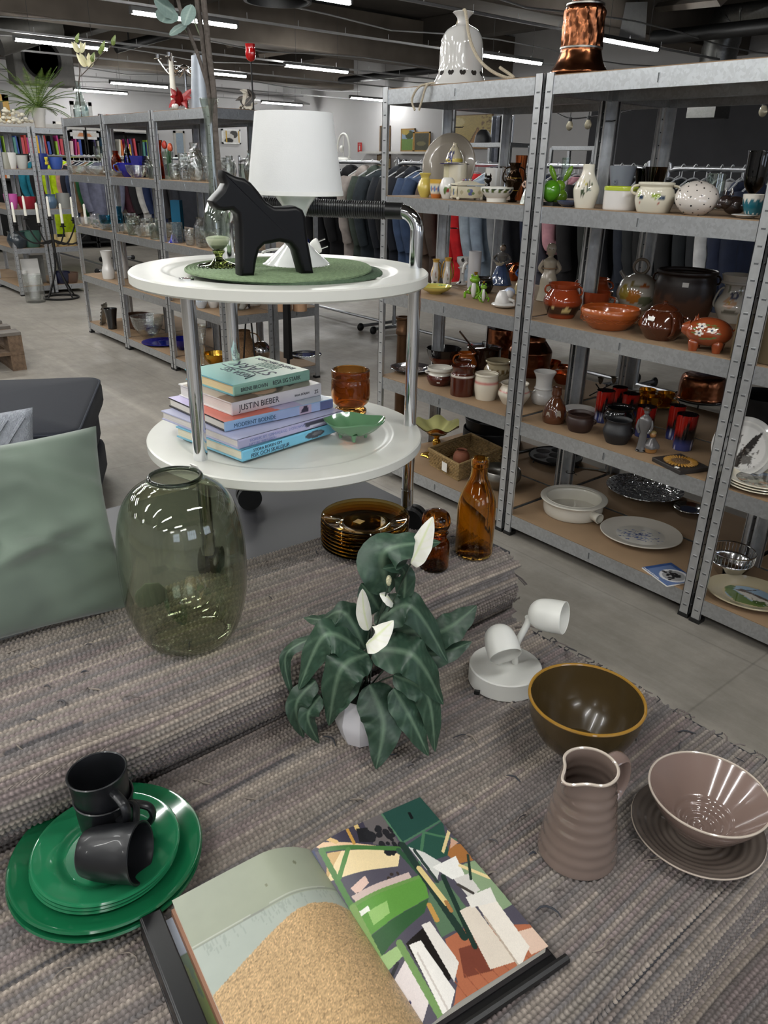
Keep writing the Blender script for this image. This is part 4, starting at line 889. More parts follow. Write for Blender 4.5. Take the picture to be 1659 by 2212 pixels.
# ================================================================ cushions and ottoman
def cushion(label, name, w, h, th, m, M, seed, wr=.006, ear=.05, sub=None, group='cushions', col=None):
    folds = [(random.choice([-1, 1])*wr*random.uniform(.35, .8), random.uniform(.9, 2.3), random.uniform(-.2, .95), random.uniform(.05, .12), random.uniform(-.7, .7), random.uniform(.3, .7)) for _ in range(16)]
    rs = np.random.default_rng(seed); k = [(rs.uniform(3, 9), rs.uniform(-6, 6), rs.uniform(0, 6)) for _ in range(9)]
    def f(u, v, s):
        x, y = u*2-1, v*2-1
        e = (1-abs(x)**2.6)*(1-abs(y)**2.6); pin = 1-.06*(1-abs(x)**2)*abs(y)-.0; pin2 = 1-.07*(1-abs(y)**2)*abs(x)
        W = (sum(math.sin(a*x+b_*y+c) for a, b_, c in k)/9*wr+wr*.22*math.sin(9*x*y+14*y+k[0][2])*(x*x+y*y)*.5)*e**.3+sum(fa_*math.exp(-((x*math.cos(fb_)+y*math.sin(fb_)-fc_)/fw_)**2)*max(0, 1-((-x*math.sin(fb_)+y*math.cos(fb_)-fd_)/fl_)**2) for fa_, fb_, fc_, fw_, fd_, fl_ in folds)*e**.5
        return (x*w/2*pin2+ear*0, s*(th/2*e**.42)+W, y*h/2*pin)
    b = B().grid(lambda u, v: f(u, v, 1), 64, 56).grid(lambda u, v: f(u, v, -1), 64, 56)
    if col: b.c = [col(*p) for p in b.v]
    o = tag(b.obj(name, m, ang=180), label, 'cushion', group); o.matrix_world = M; return o
VEL = mat('sage green velvet', (104, 118, 105), .8, var=.35, vs=7, sheen=.6, bump=.5, bs=9)
cb, ct = Vector((-1.475, .275, ZU+.004)), Vector((-1.61, .29, .972)); up = (ct-cb).normalized(); xa = Vector((.04, 1, 0)); xa = (xa-up*xa.dot(up)).normalized(); ya = up.cross(xa)
M = Matrix(((xa.x, ya.x, up.x, 0), (xa.y, ya.y, up.y, 0), (xa.z, ya.z, up.z, 0), (0, 0, 0, 1)))
cs = cushion('sage green velvet cushion leaning at the left edge', 'velvet_cushion', .50, .40, .11, VEL, T((cb+ct)/2+up*.006)@M, 5, .022)
B().lathe([(0, 0), (.012, .004), (.03, .02), (.034, .05), (.02, .07), (0, .075)], 16, sy=.35).obj('corner_tuft', VEL, cs, (.246, -.02, -.175), (0, 1.9, 0))
cb, ct = Vector((-1.80, .200, ZU-.0)), Vector((-1.92, .225, .955)); up = (ct-cb).normalized(); xa = Vector((.15, 1, 0)); xa = (xa-up*xa.dot(up)).normalized(); ya = up.cross(xa)
M = Matrix(((xa.x, ya.x, up.x, 0), (xa.y, ya.y, up.y, 0), (xa.z, ya.z, up.z, 0), (0, 0, 0, 1)))
KN = mat('light grey knit', (156, 160, 168), .95, var=.15, vs=80, bump=.5, bs=260)
kc = cushion('light grey knitted cushion behind the sage green one', 'knitted_cushion', .54, .39, .10, KN, T((cb+ct)/2)@M, 9, .004)
kb = B()
for s in range(-7, 8):
    for sg in (-1, 1):
        path = []
        for j in range(21):
            y = -1+j/10; x = s/7*1.0+sg*y*.55
            if abs(x) < .93 and abs(y) < .93:
                e = (1-abs(x)**2.6)*(1-abs(y)**2.6); path.append((x*.27*(1-.07*(1-y*y)*abs(x)), .05*e**.42+.002, y*.195*(1-.06*(1-x*x)*abs(y))))
        if len(path) > 2: kb.tube(path, .0045, 5)
for o_ in (1,):
    kb2 = kb.obj('knit_ribs', KN, kc); tag(kb2, kind='stuff')
    kb2.scale = (1, -1, 1) if (M@Vector((0, 1, 0))).dot(-CAM) > 0 else (1, 1, 1)
NV = mat('dark navy wool', (24, 28, 38), .95, var=.14, vs=150, sheen=.05, bump=.25, bs=500)
C0 = Vector((-3.03, .943, 0)); uo = Vector((-.893, .45, 0)).normalized(); vo = Vector((-uo.y, uo.x, 0)); vo = vo if vo.y < 0 else -vo
ot = thing('ottoman', 'dark navy upholstered ottoman behind the sage green cushion', 'ottoman', C0+uo*.45+vo*.5, math.atan2(uo.y, uo.x))
def pad(L, W, z0, z1, r, nm):
    b = B(); n = 12
    def ring(k, z, ins): 
        out = []
        for cx_, cy_, a0 in ((L/2-k, W/2-k, 0), (-L/2+k, W/2-k, PI/2), (-L/2+k, -W/2+k, PI), (L/2-k, -W/2+k, 3*PI/2)):
            for j in range(7): a = a0+PI/2*j/6; out.append((cx_+(k-ins)*math.cos(a), cy_+(k-ins)*math.sin(a), z))
        return out
    lv = [(z0, r*.7), (z0+r*.3, r*.2), (z0+r, 0), (z1-r, 0), (z1-r*.3, r*.22), (z1, r*.8)]
    V = []
    for z, ins in lv: V += ring(.09, z, ins)
    m = 28; fs = [(i*m+j, i*m+(j+1) % m, (i+1)*m+(j+1) % m, (i+1)*m+j) for i in range(len(lv)-1) for j in range(m)]
    c1 = len(V); V += [(0, 0, z0), (0, 0, z1+.022)]
    mid = len(V); V += [(x*.5, y*.5, z1+.016) for x, y, z in ring(.09, z1, r)]
    k = (len(lv)-1)*m
    fs += [(k+j, k+(j+1) % m, mid+(j+1) % m, mid+j) for j in range(m)]+[(mid+j, mid+(j+1) % m, c1+1) for j in range(m)]+[(c1, (j+1) % m, j) for j in range(m)]
    return b.add(V, fs).obj(nm, NV, ot, ang=60), ring(.09, z1-r*.3, r*.2)
_, rg = pad(.92, 1.02, .37, .505, .035, 'top_cushion')
B().tube(rg, .005, 6, closed=True).obj('piping', mat('navy piping', (38, 43, 54), .9), ot)
pad(.86, .96, .20, .365, .04, 'lower_cushion'); pad(.88, .98, .04, .2, .03, 'base')
for s1 in (-1, 1):
    for s2 in (-1, 1): B().box((s1*.36, s2*.4, .021), (.05, .05, .042)).obj('leg', RUB, ot, smooth=False)
# ================================================================ pallets
WOOD = mat('weathered pallet wood', (112, 92, 74), .85, var=.3, vs=6, stretch=(1, 8, 8), bump=.4, bs=20)
PAL2 = mat('grey pallet board', (104, 98, 92), .85, var=.25, vs=6, bump=.3, bs=20)
pcn = at(66, 798, 0)
for k in range(2):
    t = thing('wooden_pallet', ('lower of two weathered wooden pallets at the left edge', 'upper of two weathered wooden pallets at the left edge')[k], 'pallet', (pcn.x-.62, pcn.y-.42, k*.145), -.02, 'wooden pallets')
    for j in range(3):
        B().box((0, -.36+j*.36, .011), (1.2, .1, .022)).obj('bottom_board', WOOD, t, smooth=False)
        B().box((0, -.36+j*.36, .111), (1.2, .1, .020)).obj('stringer_board', WOOD, t, smooth=False)
        for i in range(3): B().box((-.53+i*.53, -.36+j*.36, .0615), (.14, .1, .079)).obj('block', WOOD, t, smooth=False)
    for j in range(5): B().box((-.53+j*.265, 0, .133), (.145 if j % 2 == 0 else .1, .82, .023)).obj('top_board', WOOD if k == 0 else PAL2, t, smooth=False)
# ================================================================ wares on the right shelves
BZ = [z+.0035 for z in SH]
PF = dict(
 vase=[(.5, 0), (.58, .02), (.95, .3), (1, .45), (.82, .7), (.5, .88), (.55, 1)], pot=[(.68, 0), (.74, .02), (1, .4), (.98, .6), (.82, .86), (.9, 1)],
 bowl=[(.42, 0), (.48, .04), (.86, .5), (1, 1)], cyl=[(.93, 0), (1, .03), (1, .97), (.98, 1)], cup=[(.6, 0), (.7, .04), (.92, .5), (1, 1)],
 crock=[(.86, 0), (.9, .02), (1, .35), (1, .7), (.94, .9), (1, .95), (1, 1)], belly=[(.55, 0), (.65, .02), (1, .35), (.9, .62), (.55, .84), (.5, .92), (.62, 1)],
 bottle=[(.8, 0), (1, .04), (1, .3), (.8, .55), (.42, .72), (.36, .9), (.42, 1)], flare=[(.62, 0), (.66, .03), (.75, .5), (1, 1)], dish=[(.4, 0), (.45, .1), (.8, .5), (1, 1)],
 jar=[(.92, 0), (.97, .02), (1, .4), (1, .68), (.86, .78), (.88, .9), (1, 1)], tall=[(.8, 0), (.95, .03), (1, .3), (.75, .5), (.72, .7), (.9, .95), (1, 1)],
 lowpot=[(.72, 0), (.8, .04), (1, .45), (.97, .75), (.9, .84), (.98, 1)], egg=[(0, 0), (.4, .03), (.8, .22), (1, .5), (.85, .78), (.45, .96), (0, 1)])
def faceang(p): return math.atan2(-p[1], -p[0])
def wrap(a): return (a+PI) % (2*PI)-PI
def deco(base, items, p, H, bands=()):
    fa = faceang(p); bc = lin(base); its = [(s, z, rs, rz, lin(c)) for s, z, rs, rz, c in items]; bs = [(a, b, lin(c)) for a, b, c in bands]
    def f(a, z, r):
        q = z/H; c = bc
        for lo, hi, cc in bs:
            if lo <= q <= hi: c = cc
        s = wrap(a-fa)
        for sc_, zc, rs, rz, cc in its:
            if ((s-sc_)/rs)**2+((q-zc)/rz)**2 < 1: c = cc
        return c
    return f
def ware(name, label, cat, px, pyb, pyt, w, z, prof, m, y=None, t=.0035, n=40, handles=(), dec=None, bands=(), base=None, solid=False, hr=.0045, group=None, k=5, gm=None):
    p, R, H = fit(px, pyb, pyt, w, z, y); H = max(H, .008)
    o = spl([(r*R, q*H) for r, q in (PF[prof] if isinstance(prof, str) else prof)], k)
    pr = ([(0, o[0][1])] if o[0][0] > 1e-6 else [])+o+([(0, o[-1][1])] if o[-1][0] > 1e-6 else []) if solid else shell(o, min(t, R*.3), min(t*1.5, H*.3))
    pt = deco(base, dec or (), p, H, bands) if (dec or bands) else None
    ob_ = tag(B().lathe(pr, 72 if pt else n, paint=pt).obj(name, (gm or GLAZE) if pt else m, loc=p), label, cat, group)
    fa = faceang(p)
    for (da, z0, z1, out) in handles:
        ex = Vector((math.cos(fa+da), math.sin(fa+da), 0)); r0 = np.interp(z0*H, [q[1] for q in o], [q[0] for q in o]); r1 = np.interp(z1*H, [q[1] for q in o], [q[0] for q in o])
        B().tube(handle(ex*(r0-.001)+Vector((0, 0, z0*H)), ex*(r1-.001)+Vector((0, 0, z1*H)), ex*out*R), hr, 8, flat=1.3).obj('handle', m, ob_)
    return ob_, p, R, H
WH = cer('white glaze', (210, 208, 204)); IV = cer('ivory glaze', (214, 206, 184)); TER = cer('terracotta glaze', (146, 62, 28), .14, .12); TER2 = cer('orange clay glaze', (164, 84, 38), .2, .12)
DKB = cer('dark brown glaze', (44, 24, 14), .1, .2); BRW = cer('chestnut glaze', (72, 34, 18), .1, .15); BLKG = cer('black glaze', (18, 18, 20), .12); MBK = mat('matt black clay', (34, 34, 36), .5); YEL = cer('pale yellow glaze', (202, 182, 92))
COP = mat('polished copper', (190, 104, 60), .18, metal=1, var=.18, vs=16); COPD = mat('aged copper', (136, 84, 56), .24, metal=1, var=.4, vs=14, bump=.5, bs=26); GOLD = mat('gold', (206, 160, 66), .2, metal=1, var=.2, vs=30); SIL = mat('silver plate', (200, 200, 200), .14, metal=1, var=.12, vs=30); PEW = mat('dull pewter', (150, 148, 142), .32, metal=1, var=.15, vs=14); IRON = mat('black iron', (34, 33, 33), .5, metal=.6, var=.2)
GRNG = cer('lime green glaze', (112, 158, 40), .12); BLUG = cer('cobalt glaze', (30, 36, 120), .1)
# ---- top: bells
z = BZ[0]
p = aty(993, 183, RY+.115); dp = depth(p); s = dp/F; p.z = z
HB_ = zline(p, 990, 26)-z
o = spl([(58*s, 0), (59*s, .004), (52*s, HB_*.10), (47*s, HB_*.22), (45.5*s, HB_*.45), (43*s, HB_*.63), (33*s, HB_*.76), (15*s, HB_*.83), (11*s, HB_*.87), (13*s, HB_*.93), (21*s, HB_*.985), (21.5*s, HB_)], 6)
fb = faceang(p)
HEART = [(0, -.5), (.28, -.22), (.48, .05), (.46, .3), (.26, .44), (.06, .34), (0, .22), (-.06, .34), (-.26, .44), (-.46, .3), (-.48, .05), (-.28, -.22)]
bell = tag(B().lathe(shell(o, .004, .004)[:-2], 96).obj('ceramic_bell', WH, loc=p), 'large white ceramic bell with a row of cut-out hearts and a rope', 'bell')
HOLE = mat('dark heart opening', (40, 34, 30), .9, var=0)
for k in range(12):
    a = fb+(k-2)*PI/6+.1; r = np.interp(HB_*.155, [q[1] for q in o], [q[0] for q in o]); ex = Vector((math.cos(a), math.sin(a), 0)); tx = Vector((-ex.y, ex.x, 0)); c = ex*(r+.0008)+Vector((0, 0, HB_*.155)); sz_ = .027; up = Vector((-ex.x*.25, -ex.y*.25, 1)).normalized()
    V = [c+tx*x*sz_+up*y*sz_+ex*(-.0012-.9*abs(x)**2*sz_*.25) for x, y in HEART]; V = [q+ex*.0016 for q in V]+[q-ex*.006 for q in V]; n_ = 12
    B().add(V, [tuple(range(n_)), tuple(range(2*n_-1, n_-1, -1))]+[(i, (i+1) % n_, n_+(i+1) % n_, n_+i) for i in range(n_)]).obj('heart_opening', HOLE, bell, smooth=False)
ROPE = mat('cotton rope', (190, 178, 156), .9, var=.2, vs=200, bump=.5, bs=300)
rp = thing('bell_rope', 'beige rope threaded through the white bell', 'rope', p)
rr_ = lambda px, py, yy: aty(px, py, yy)-p
B().tube(spl([tuple(rr_(985, 60, RY+.115)), tuple(rr_(1002, 22, RY+.09)), tuple(rr_(1008, 40, RY+.08)), tuple(rr_(1012, 70, RY+.065)), tuple(rr_(1020, 100, RY+.055)), tuple(rr_(1036, 130, RY+.05)), tuple(rr_(1060, 152, RY+.06)), tuple(rr_(1088, 166, RY+.08)), tuple(rr_(1110, 168, RY+.09)), tuple(rr_(1080, 146, RY+.10))], 6), .0062, 8).obj('rope', ROPE, rp)
for xs in ((932, 905, 890, 896), (930, 920, 912, 905)):
    B().tube(spl([tuple(rr_(950, 180, RY+.03)), tuple(rr_(xs[0], 180, RY+.005)), tuple(rr_(xs[1], 188, RY-.012)), tuple(rr_(xs[2], 215, RY-.014)), tuple(rr_(xs[3], 238, RY-.012))], 6), .0045, 8).obj('rope_end', ROPE, rp)
p = aty(1250, 156, RY+.10); s = depth(p)/F; p.z = z; HC = zline(p, 1255, -14)-z
o = spl([(54*s, 0), (60*s, .006), (61*s, .012), (50*s, HC*.16), (44*s, HC*.28), (43*s, HC*.34), (42.5*s, HC*.5), (42*s, HC*.7), (42*s, HC*.80), (36*s, HC*.85), (29*s, HC*.89), (29*s, HC)], 5)
cb_ = tag(B().lathe([(0, .02)]+[(q[0]-.003, q[1]+.02) for q in o[:3]]+o+[(0, HC)], 64, mod=lambda a, zz, r: 1+(.035*math.sin(a*15+2*math.sin(zz*40))+.02*math.sin(a*27+zz*60))*(1 if HC*.33 < zz < HC*.82 else 0)).obj('copper_bell', COPD, loc=p), 'hammered copper bell on top of the right shelves', 'bell')
B().lathe([(43*s, HC*.325), (45*s, HC*.33), (45*s, HC*.35), (43*s, HC*.355)], 64).lathe([(30*s, HC*.86), (40*s, HC*.855), (40*s, HC*.875), (30*s, HC*.90)], 48).obj('band', PEW, cb_)
# ---- shelf 2, left unit
z = BZ[1]; y1, y2, y3 = RY+.06, RY+.17, RY+.30
ware('small_jug', 'small pale yellow jug at the left end of the upper shelf', 'jug', 917, 419, 374, 31, z, [(.55, 0), (.6, .03), (1, .35), (.85, .6), (.55, .8), (.8, .97), (.82, 1)], YEL, y1, handles=((2.6, .85, .4, .5),), hr=.003)
ware('flower_pot', 'small yellow pot with a flower band beside the yellow jug', 'pot', 942, 422, 388, 30, z, 'cup', YEL, y1, base=(204, 160, 60), dec=[(-.9+.6*k, .5, .2, .16, (110, 130, 176)) for k in range(5)]+[(-.6+.6*k, .5, .1, .1, (186, 80, 50)) for k in range(4)], bands=((.25, .75, (214, 208, 186)), (0, .22, (190, 110, 50))))
ware('sugar_bowl', 'small white round pot painted with fruit', 'pot', 966, 424, 384, 36, z, [(.5, 0), (.6, .03), (1, .45), (.8, .85), (.55, 1)], WH, y1, base=(222, 220, 214), dec=[(-.2, .45, .3, .12, (96, 120, 70)), (.05, .38, .16, .1, (150, 50, 50)), (-.4, .3, .14, .1, (90, 110, 60)), (.25, .55, .2, .06, (110, 130, 80))])
def trinket():
    p = aty(1008, 428, y1+.02); p.z = z; s = depth(p)/F; w = 58*s; t = thing('trinket_box', 'cream ceramic casket with feet and painted flowers', 'box', p, faceang(p)+PI/2+.35)
    c = Canvas(40, 16, (206, 198, 172)); c.ell(.5, .5, .10, .3, (88, 96, 150)); c.ell(.42, .62, .06, .15, (120, 140, 90)); c.ell(.6, .4, .06, .15, (110, 130, 80)); c.ell(.15, .5, .06, .2, (176, 166, 134)); c.ell(.85, .5, .06, .2, (176, 166, 134))
    b = B(); d = w*.72; h = .044
    for sg in (0, 1, 2, 3):
        L = (w, d, w, d)[sg]; o_ = (d, w, d, w)[sg]; a = sg*PI/2
        printed(b, c, lambda u, v, a=a, L=L, o_=o_: ((u-.5)*L*math.cos(a)+(o_/2+.003*math.sin(v*PI))*math.sin(a), (u-.5)*L*math.sin(a)-(o_/2+.003*math.sin(v*PI))*math.cos(a), .008+v*h))
    b.obj('casket', GLAZE, t)
    B().box((0, 0, .008+h/2), (w*.97, d*.97, h*.98)).obj('casket_core', IV, t, smooth=False)
    B().box((0, 0, .060), (w*1.04, d*1.04, .007)).box((0, 0, .067), (w*.98, d*.98, .012), taper=.4).obj('lid', IV, t, bev=.002, smooth=False)
    for k in range(6): B().sph((w*.16*math.cos(k), d*.16*math.sin(k), .077), .005, n=8, col=lin(((150, 110, 120), (120, 120, 160), (190, 180, 150))[k % 3])).obj('flower_knob', GLAZE, t)
    for sx in (-1, 1):
        for sy in (-1, 1): B().sph((sx*w*.46, sy*d*.46, .007), .008, n=8).obj('foot', IV, t)
trinket()
ware('olive_dish', 'white footed dish painted with green olives', 'dish', 1072, 432, 404, 70, z, [(.6, 0), (.62, .25), (.7, .35), (.98, .75), (1, 1)], WH, y1, base=(222, 220, 212), dec=[(-1.1+.42*k, .72, .12, .12, (84, 96, 40)) for k in range(6)]+[(1.0, .72, .1, .12, (52, 60, 110))]+[(-1.0+.42*k, .86, .18, .05, (40, 52, 36)) for k in range(6)])
ware('mustard_pot', 'small cream mug painted with a yellow and blue lemon scene', 'mug', 974, 400, 354, 34, z+.0, 'cyl', IV, y2, handles=((1.4, .8, .3, .6),), hr=.003, base=(206, 200, 168), dec=[(0, .35, .7, .2, (206, 170, 50)), (0, .55, .6, .07, (44, 54, 110)), (-.2, .3, .1, .08, (110, 60, 50)), (.25, .3, .1, .08, (60, 70, 60))])
def cone():
    p, R, H = fit(981, 356, 308, 60, z, y2); zb = zline(p, 981, 355)
    o = tag(B().lathe(spl([(0, 0), (R, 0), (R, .004), (R*.62, .006), (R*.6, .02), (R*.42, .05), (R*.16, .075), (R*.14, .085), (0, .086)], 4), 64, paint=deco((196, 186, 160), [(-.5+random.gauss(0, .22), .42+random.gauss(0, .16), .10, .04, (40, 46, 100)) for _ in range(34)]+[(-.9, .55, .3, .2, (196, 170, 70))]*0, p, .086, ((0, .08, (36, 40, 90)), (.1, .3, (206, 186, 80))))).obj('cone_lid', GLAZE, loc=(p.x, p.y, zb)), 'pointed ceramic lid with a blue flower cluster, stacked on a cream mug', 'lid')
    q, R2, H2 = p.copy(), 18*depth(p)/F, zb-z
    ware('holder_mug', 'plain cream mug hidden under the pointed blue-flower lid', 'mug', 988, 395, 356, 40, z, 'cyl', IV, y2)
cone()
def standing_plate(name, label, px, py, R, zt, yy, rz, tilt, m, canvas=None, sx=1, cat='plate'):
    p = aty(px, py, yy); t = thing(name, label, cat, (p.x, p.y, zt), rz)
    pr = spl([(0, .012), (R*.6, .012), (R*.66, .008), (R*.95, -.003), (R, -.004), (R, -.007), (R*.66, .002), (R*.6, .006), (0, .006)], 3)
    o = B().lathe(pr, 64, sx=sx).obj('plate_body', m, t, (0, R*math.sin(tilt), R*math.cos(tilt)), (PI/2-tilt, 0, 0))
    return t, o
standing_plate('display_plate', 'large plain beige plate standing on edge on the upper shelf', 962, 400, .135, z, RY+.33, .35, .12, cer('beige stoneware', (148, 140, 128), .25))
B2 = cer('glossy black glaze', (14, 13, 14), .08)
def cat_fig(px, pyb, pyt, w, zz, yy, m, label, pose=0):
    p, R, H = fit(px, pyb, pyt, w, zz, yy); t = thing('cat_figurine', label, 'figurine', p, faceang(p))
    B().lathe(spl([(0, 0), (R*.9, 0), (R, H*.15), (R*.7, H*.5), (R*.4, H*.66), (0, H*.7)], 4), 20, sy=.8).obj('body', m, t)
    B().sph((R*.2, 0, H*.74), H*.15, (1, 1, .95), n=14).obj('head', m, t)
    for s in (-1, 1): B().lathe([(H*.055, 0), (0, H*.14)], 8, (R*.15, s*H*.085, H*.83)).obj('ear', m, t)
    B().tube(spl([(-R*.7, 0, .006), (-R*1.1, R*.4, .008), (-R*.6, R*.9, .008), (0, R*1.0, .007)], 4), .004, 7).obj('tail', m, t)
cat_fig(1053, 405, 371, 20, z, RY+.13, B2, 'small glossy black cat figurine on the upper shelf')
ware('white_mug', 'plain white mug behind the black cat figurine', 'mug', 1068, 410, 366, 44, z, 'cyl', WH, y2+.05, handles=((1.2, .8, .3, .5),))
a_, p_, R_, H_ = ware('gilt_amphora', 'dark bronze two-handled vase with gold bands', 'vase', 1107, 428, 352, 34, z, [(.55, 0), (.6, .04), (.3, .1), (.95, .45), (1, .6), (.6, .78), (.62, .92), (.85, 1)], mat('bronze lustre', (52, 36, 22), .12, metal=.8, var=.3), RY+.14, handles=((1.5, .9, .5, .6), (-1.5, .9, .5, .6)), hr=.003)
for q in (.3, .62): B().tube([(R_*np.interp(q, [0, .1, .45, .6, .78, .92, 1], [.55, .3, .95, 1, .6, .62, .85])*math.cos(k*PI/16), R_*np.interp(q, [0, .1, .45, .6, .78, .92, 1], [.55, .3, .95, 1, .6, .62, .85])*math.sin(k*PI/16), q*H_) for k in range(32)], .0018, 6, closed=True).obj('gold_band', GOLD, a_)
ware('copper_cup', 'flared copper cup behind the bronze vase', 'cup', 1122, 400, 336, 26, z, 'flare', COP, RY+.3)
def angel(px, pyb, pyt, w, zz, yy, label, cols, name='porcelain_figurine'):
    p, R, H = fit(px, pyb, pyt, w, zz, yy); t = thing(name, label, 'figurine', p, faceang(p)); c1, c2, c3 = cols
    B().lathe(spl([(0, 0), (R, 0), (R*1.02, H*.05), (R*.8, H*.25), (R*.42, H*.5), (R*.40, H*.58), (0, H*.6)], 4), 24, mod=lambda a, q, r: 1+.06*math.sin(a*9)*(q < H*.4)).obj('skirt', cer('porcelain '+str(c1), c1), t)
    B().lathe(spl([(R*.38, H*.55), (R*.5, H*.68), (R*.55, H*.76), (R*.2, H*.82), (R*.15, H*.86), (0, H*.86)], 4), 18, sx=.75).obj('torso', cer('porcelain '+str(c2), c2), t)
    B().sph((0, 0, H*.915), H*.082, n=14).obj('head', cer('porcelain skin '+str(c3), c3), t)
    B().sph((-H*.02, 0, H*.935), H*.085, (1, 1.03, .85), n=12).obj('hair', cer('porcelain hair', (70, 56, 46)), t)
    for s in (-1, 1): B().tube(spl([(0, s*R*.5, H*.76), (R*.3, s*R*.85, H*.64), (R*.75, s*R*.35, H*.56)], 4), [H*.035]*9, 8).obj('arm', cer('porcelain '+str(c2), c2), t)
    return t, R, H
angel(1137, 436, 376, 26, z, RY+.04, 'small pastel porcelain girl figurine beside the post', ((200, 206, 196), (206, 176, 160), (222, 200, 186)))
ware('chrome_pot', 'small silver lustre creamer beside the bronze vase', 'creamer', 1083, 402, 360, 26, z, 'vase', SIL, RY+.24, handles=((-1.5, .85, .4, .7),), hr=.003)
# ---- shelf 2, middle unit
def bunny():
    p, R, H = fit(1205, 432, 355, 42, z, RY+.12); t = thing('green_bunny', 'lime green ceramic bunny with raised ears', 'figurine', p, faceang(p))
    B().sph((0, 0, H*.22), R*.95, (1, 1, .85), n=18).obj('body', GRNG, t); B().sph((R*.15, 0, H*.46), R*.62, n=16).obj('head', GRNG, t)
    for s in (-1, 1):
        B().sph((0, s*R*.75, H*.78), H*.22, (.28, .34, 1.0), rot=(-s*.45, 0, 0), n=12).obj('ear', GRNG, t)
        B().sph((R*.1, s*R*.78, H*.78), H*.14, (.2, .22, 1.0), rot=(-s*.45, 0, 0), n=10).obj('inner_ear', IV, t)
    q, R2, H2 = fit(1188, 434, 396, 40, z, RY+.05)
    tag(B().lathe(spl([(r*R2, h*H2) for r, h in PF['egg']], 5), 24).obj('green_egg', cer('bright green glaze', (78, 140, 28), .08), loc=q), 'bright green ceramic egg in front of the green bunny', 'egg')
    tag(B().box((0, 0, 0), (.06, .05, .012)).obj('black_coaster', MBK, loc=(q.x+.005, q.y, z+.006), smooth=False), 'flat black coaster below the green egg', 'coaster')
bunny()
bpy.data.objects['green_egg'].location.z += .012
ware('bud_vase', 'tall cream vase painted with a yellow flower twig', 'vase', 1263, 441, 355, 54, z, [(.72, 0), (.78, .02), (1, .35), (.95, .5), (.5, .8), (.46, .97), (.46, 1)], IV, RY+.05, base=(220, 214, 198), dec=[(-.35+.14*k, .30+.06*k, .035, .12, (58, 62, 46)) for k in range(5)]+[(-.2+.16*k*(-1)**k, .35+.05*k, .10, .035, (70, 84, 60)) for k in range(5)]+[(-.3, .62, .08, .05, (196, 180, 80)), (-.05, .56, .08, .05, (190, 176, 84)), (.2, .42, .14, .03, (66, 80, 58))])
ware('oil_dish', 'small shallow dark blue dish at the shelf edge', 'dish', 1227, 442, 434, 50, z, 'dish', cer('slate blue glaze', (60, 68, 92), .25), RY+.035)
ware('white_planter', 'white round planter with a lime green rim', 'planter', 1337, 450, 403, 72, z, [(.86, 0), (.97, .06), (.98, .75), (.97, .82), (1, .84), (1, .97), (.98, 1)], WH, RY+.07, base=(218, 214, 210), bands=((.83, 1.1, (176, 190, 60)),))
gp, q, R_, H_ = ware('grey_planter', 'grey blue flared planter with a rose relief, behind the white planter', 'planter', 1338, 420, 359, 57, z, 'flare', cer('grey blue glaze', (136, 142, 152), .25), RY+.22, t=.004)
fa = faceang(q)
for k in range(7):
    a = k*.9; e = Vector((math.cos(fa-.5), math.sin(fa-.5), 0)); tx = Vector((-e.y, e.x, 0)); B().sph(e*(R_*.84)+tx*.006*math.cos(a)+Vector((0, 0, H_*.62+.006*math.sin(a))), .0045, (.5, .5, 1), n=8).obj('rose_petal', cer('grey blue glaze', (136, 142, 152), .25), gp)
ware('smoked_beaker', 'brown smoked-glass beaker behind the cream handled pot', 'glass', 1408, 430, 361, 46, z, 'flare', thin('brown thin glass', (150, 126, 96), 1.2), RY+.28)
ware('dark_beaker', 'dark smoked-glass beaker behind the grey planter', 'glass', 1385, 425, 364, 40, z, 'flare', thin('dark thin glass', (80, 74, 70), 1.2), RY+.32)
ware('handled_pot', 'cream two-handled pot painted with plums', 'pot', 1410, 457, 394, 82, z, [(.76, 0), (.84, .03), (1, .4), (.94, .72), (.82, .84), (.92, .93), (.92, 1)], IV, RY+.06, handles=((-1.45, .9, .6, .3), (1.45, .9, .6, .3)), base=(212, 206, 188), dec=[(-.75, .5, .16, .1, (40, 58, 80)), (.35, .5, .16, .1, (40, 58, 80)), (.05, .56, .22, .09, (140, 160, 60)), (-.95, .6, .12, .1, (130, 150, 60)), (-.85, .3, .06, .06, (160, 60, 40)), (.2, .3, .07, .06, (160, 60, 40))])
def dotegg():
    p, R, H = fit(1497, 466, 390, 90, z, RY+.07); dots = []
    m = cer('white egg glaze', (206, 198, 190)); o = tag(B().lathe(spl([(r*R, h*H) for r, h in PF['egg']], 6), 48, (0, 0, 0)).obj('speckled_egg', m, loc=p, rot=(.25, .2, 0)), 'white ceramic egg with black polka dots lying on the shelf', 'egg')
    for k in range(90):
        zz = 1-2*(k+.5)/90; a = k*2.39996; r = math.sqrt(1-zz*zz); n_ = Vector((r*math.cos(a), r*math.sin(a), zz)); rr = np.interp((zz+1)/2, [q for _, q in PF['egg']], [q for q, _ in PF['egg']])
        pos = Vector((math.cos(a)*rr*R*1.0, math.sin(a)*rr*R, (zz+1)/2*H)); B().lathe([(0, .0022), (.0024, .0018), (.0032, 0), (.0032, -.003)], 8, rot=tuple(n_.to_track_quat('Z', 'Y').to_euler())).obj('dot', BLKG, o, pos)
dotegg()
